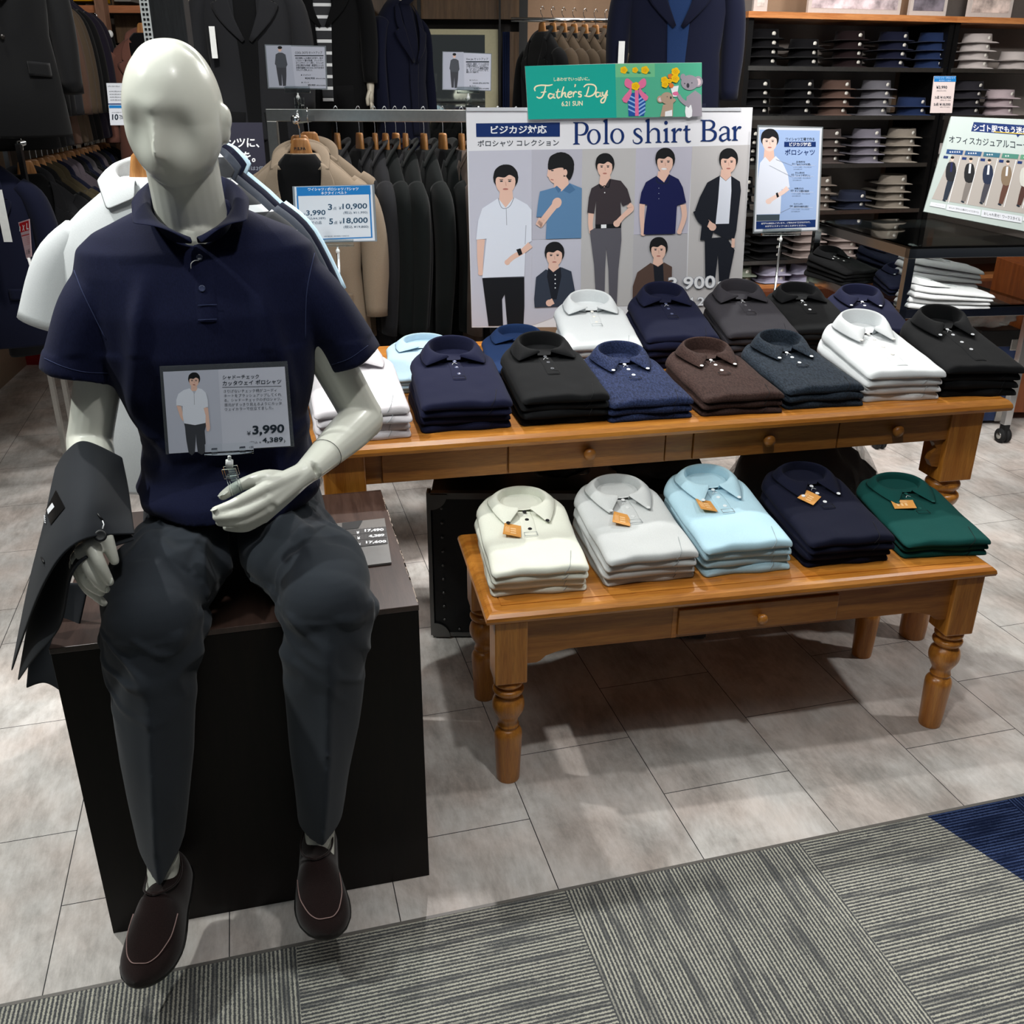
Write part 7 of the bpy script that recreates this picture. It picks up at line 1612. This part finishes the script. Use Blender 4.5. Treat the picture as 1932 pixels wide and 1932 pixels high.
SHC = dict(black=cotton('black', '#0b0b0e'), maroonblack=cotton('maroon_black', '#1a1012'), darknavy=cotton('dark_navy', '#14172a'), blue=cotton('blue', '#1d2b4c'), white=cotton('white', '#b7b0ae'), brown=cotton('brown', '#54423b'), grey=cotton('grey', '#66656c'), charcoal=cotton('charcoal', '#2b2a30'),
    taupe=cotton('taupe', '#6d635c'), lavender=cotton('lavender_grey', '#77747f'), greige=cotton('greige', '#8d857b'), slate=cotton('slate', '#252a3b'), pinkish=cotton('pinkish', '#b3a5aa'), sage=cotton('sage', '#7d8578'), lilac=cotton('lilac', '#a9a6bb'), darktaupe=cotton('dark_taupe', '#4b4341'), rosegrey=cotton('rose_grey', '#978a86'))
CN = dict(maroonblack='maroon-black', darknavy='dark navy', darktaupe='dark taupe', rosegrey='rose-grey')
rows_ = [(0, 'top shelf', [(1434, 4, 'black'), (1511, 3, 'black'), (1592, 4, 'maroonblack'), (1671, 4, 'darknavy'), (1745, 4, 'blue'), (1826, 4, 'white'), (1900, 2, 'white')]),
 (1, 'second shelf', [(1428, 4, 'black'), (1508, 4, 'black'), (1577, 4, 'brown'), (1652, 4, 'grey'), (1725, 2, 'blue'), (1826, 4, 'charcoal'), (1888, 3, 'pinkish')]),
 (2, 'third shelf', [(1418, 4, 'black'), (1573, 4, 'darktaupe'), (1648, 4, 'lavender'), (1714, 4, 'greige'), (1800, 2, 'white')]),
 (3, 'fourth shelf', [(1413, 4, 'black'), (1566, 4, 'taupe'), (1638, 2, 'slate'), (1712, 4, 'greige')]),
 (4, 'fifth shelf', [(1409, 4, 'black'), (1486, 4, 'black'), (1560, 4, 'rosegrey'), (1628, 4, 'rosegrey'), (1700, 3, 'maroonblack')]),
 (5, 'wooden bottom shelf', [(1428, 2, 'sage'), (1497, 2, 'lilac'), (1562, 2, 'lilac'), (1640, 2, 'white')])]
for si, sn, L in rows_:
    for k, (px, n, c) in enumerate(L):
        x = sp_(px, 300).x; cn = CN.get(c, c); nth = ['first', 'second', 'third', 'fourth', 'fifth', 'sixth', 'seventh'][k]
        for j in range(n):
            pos = SM @ V((x - .0 + .006 * math.sin(7 * j + px), .055 + .004 * math.sin(3 * j), ZS[si] - .0035 + PITCHS * j)); rank = 'topmost' if j == n - 1 else ('lowest' if j == 0 else ['', 'second', 'third'][j] + ' from below')
            t = T('boxed_dress_shirt', f'{cn} dress shirt, {nth} stack on the {sn}, {rank}', 'shirt', pos, BY + .05 * math.sin(5 * j + px) - .12, f'dress shirts on the {sn}')
            t.scale = (1.12, 1.1, PITCHS / .052 * 1.04)
            for nm, me, m_ in (('body', SB_, SHC[c]), ('collar', SC_, SHC[c]), ('size_sticker', SS_, STICK)):
                q = bpy.data.objects.new(nm, me); C.objects.link(q); q.parent = t
                if not len(me.materials): me.materials.append(m_)
                q.material_slots[0].link = 'OBJECT'; q.material_slots[0].material = SHC['sage' if (si == 5 and j == 1 and k == 0) else c] if nm != 'size_sticker' else m_
# framed pictures on the top board
for k, (x0, x1, c_) in enumerate(((1432, 1458, '#c9c2bd'), (1536, 1712, '#b9aeb4'), (1730, 1800, '#6a6670'), (1842, 1925, '#b7aaa4'))):
    a, b = sp_(x0, 10).x, sp_(x1, 10).x
    t = T('picture_panel', ['small white card at the left on the shelf top board', 'wide framed fashion picture on the shelf top board', 'dark framed picture right of the wide one on the shelf top', 'framed picture of shirts at the right end of the shelf top'][k], 'picture', SM @ V((a, .06, ZT)), BY, 'pictures on the shelf top board')
    P('panel', MB().box((0, 0, 0), (b - a, .02, .30)), plain('panel%d' % k, '#b9b2ae'), t); P('print', MB().box((.02, -.001, .03), (b - a - .02, 0, .28)), plain('panelprint%d' % k, c_, vary=.6, vscale=9), t)
# ---- glass and chrome table
GO = V((1.79, 4.40, 0)); GY = .15; GW, GD, GZ, GL = .70, 1.0, .963, .69; GMx = frame(GO, GY)
t = T('glass_table', 'chrome display table on casters with a glass top, right of the poster', 'table', GO, GY)
f = .018
GLASS = plain('table_glass', '#dfeeea', rough=.02, trans=1, ior=1.45, vary=0)
for z in (GZ, GL):
    mb = MB()
    for lo, hi in (((0, 0), (GW, 2 * f)), ((0, GD - 2 * f), (GW, GD)), ((0, 0), (2 * f, GD)), ((GW - 2 * f, 0), (GW, GD))): mb.box((lo[0], lo[1], z - .045), (hi[0], hi[1], z - .002), bev=.001)
    P('frame', mb, CHROME, t); P('glass', MB().box((.002, .002, z - .002), (GW - .002, GD - .002, z + .006)), GLASS, t)
for x, y in ((0, 0), (GW - 2 * f, 0), (0, GD - 2 * f), (GW - 2 * f, GD - 2 * f)):
    lg = P('leg', MB().box((x, y, .095), (x + 2 * f, y + 2 * f, GZ - .045), bev=.001), CHROME, t)
    cs = P('caster', MB().tube([(x - .004, y + f, .036), (x + .014, y + f, .036)], .036, n=20, upv=(0, 0, 1)).tube([(x + .024, y + f, .036), (x + .042, y + f, .036)], .036, n=20, upv=(0, 0, 1)).box((x + .006, y + f - .02, .04), (x + .032, y + f + .02, .095)), RUBBER, lg)
    P('hub', MB().tube([(x - .006, y + f, .036), (x + .044, y + f, .036)], .017, n=14, upv=(0, 0, 1)), STEEL, cs)
def gst(desc, fab, x, y, n, rz, kind='buttondown', dark=True, **k):
    p = GMx @ V((x, y, GL + .008)); make_stack(desc, kind, fab, (p.x, p.y, p.z), GY + rz, n, k.pop('where', 'glass table lower shelf'), dark=dark, **k)
gst('black folded shirt', FB, .10, .56, 4, .2, btn='#e4e4e4', th=.8, where='back left of the glass table shelf'); gst('navy folded shirt', FN, .19, .22, 3, -.25, btn='#e4e4e4', th=.75, where='front left of the glass table shelf')
gst('deep navy folded shirt', FNB, .40, .56, 5, .3, th=.85, where='back of the glass table shelf'); gst('white folded shirt', FW, .42, .03, 4, 1.5, dark=False, th=.7, where='middle front of the glass table shelf', btn='#d8d8d8'); gst('off-white folded shirt', FP, .60, .40, 5, 1.45, dark=False, th=.95, where='right end of the glass table shelf', btn='#d8d8d8')
# right-hand cabinet, blue case with a bag on it
q = at(1908, 700, 4.85); one('wooden_cabinet', MB().box((q.x, 4.85, .05), (q.x + .8, 5.25, .80), bev=.003), wood('cabinet_orange', '#7a3c16', '#a35a28', 'Z', rough=.35, scale=4), 'orange-brown wooden cabinet at the right edge behind the glass table', 'cabinet')
q = at(1838, 700, 4.78); t = T('blue_case', 'blue case with metal corners on the floor under the glass table', 'case', (q.x, 4.78, 0), .1)
P('body', MB().box((0, 0, .02), (.21, .22, .50), bev=.006), plain('case_blue', '#26365c', rough=.5), t); P('lid', MB().box((-.004, -.004, .42), (.214, .22, .505), bev=.004), BLACKP, t)
for x, z in ((.165, .40), (.165, .02), (0, .02)): P('corner', MB().box((x, -.008, z), (x + .05, .02, z + .06), bev=.004), STEEL, t)
t = T('plastic_bag', 'crumpled clear plastic bag on the blue case', 'bag', (q.x + .05, 4.85, .51), 0); P('film', crumple((q.x + .05, 4.86, .565), (.12, .08, .07), 9.1, .5, 26), plain('bag_film', '#cfd4d6', rough=.1, trans=.6, ior=1.1, alpha=.6, vary=0), t, world=True)
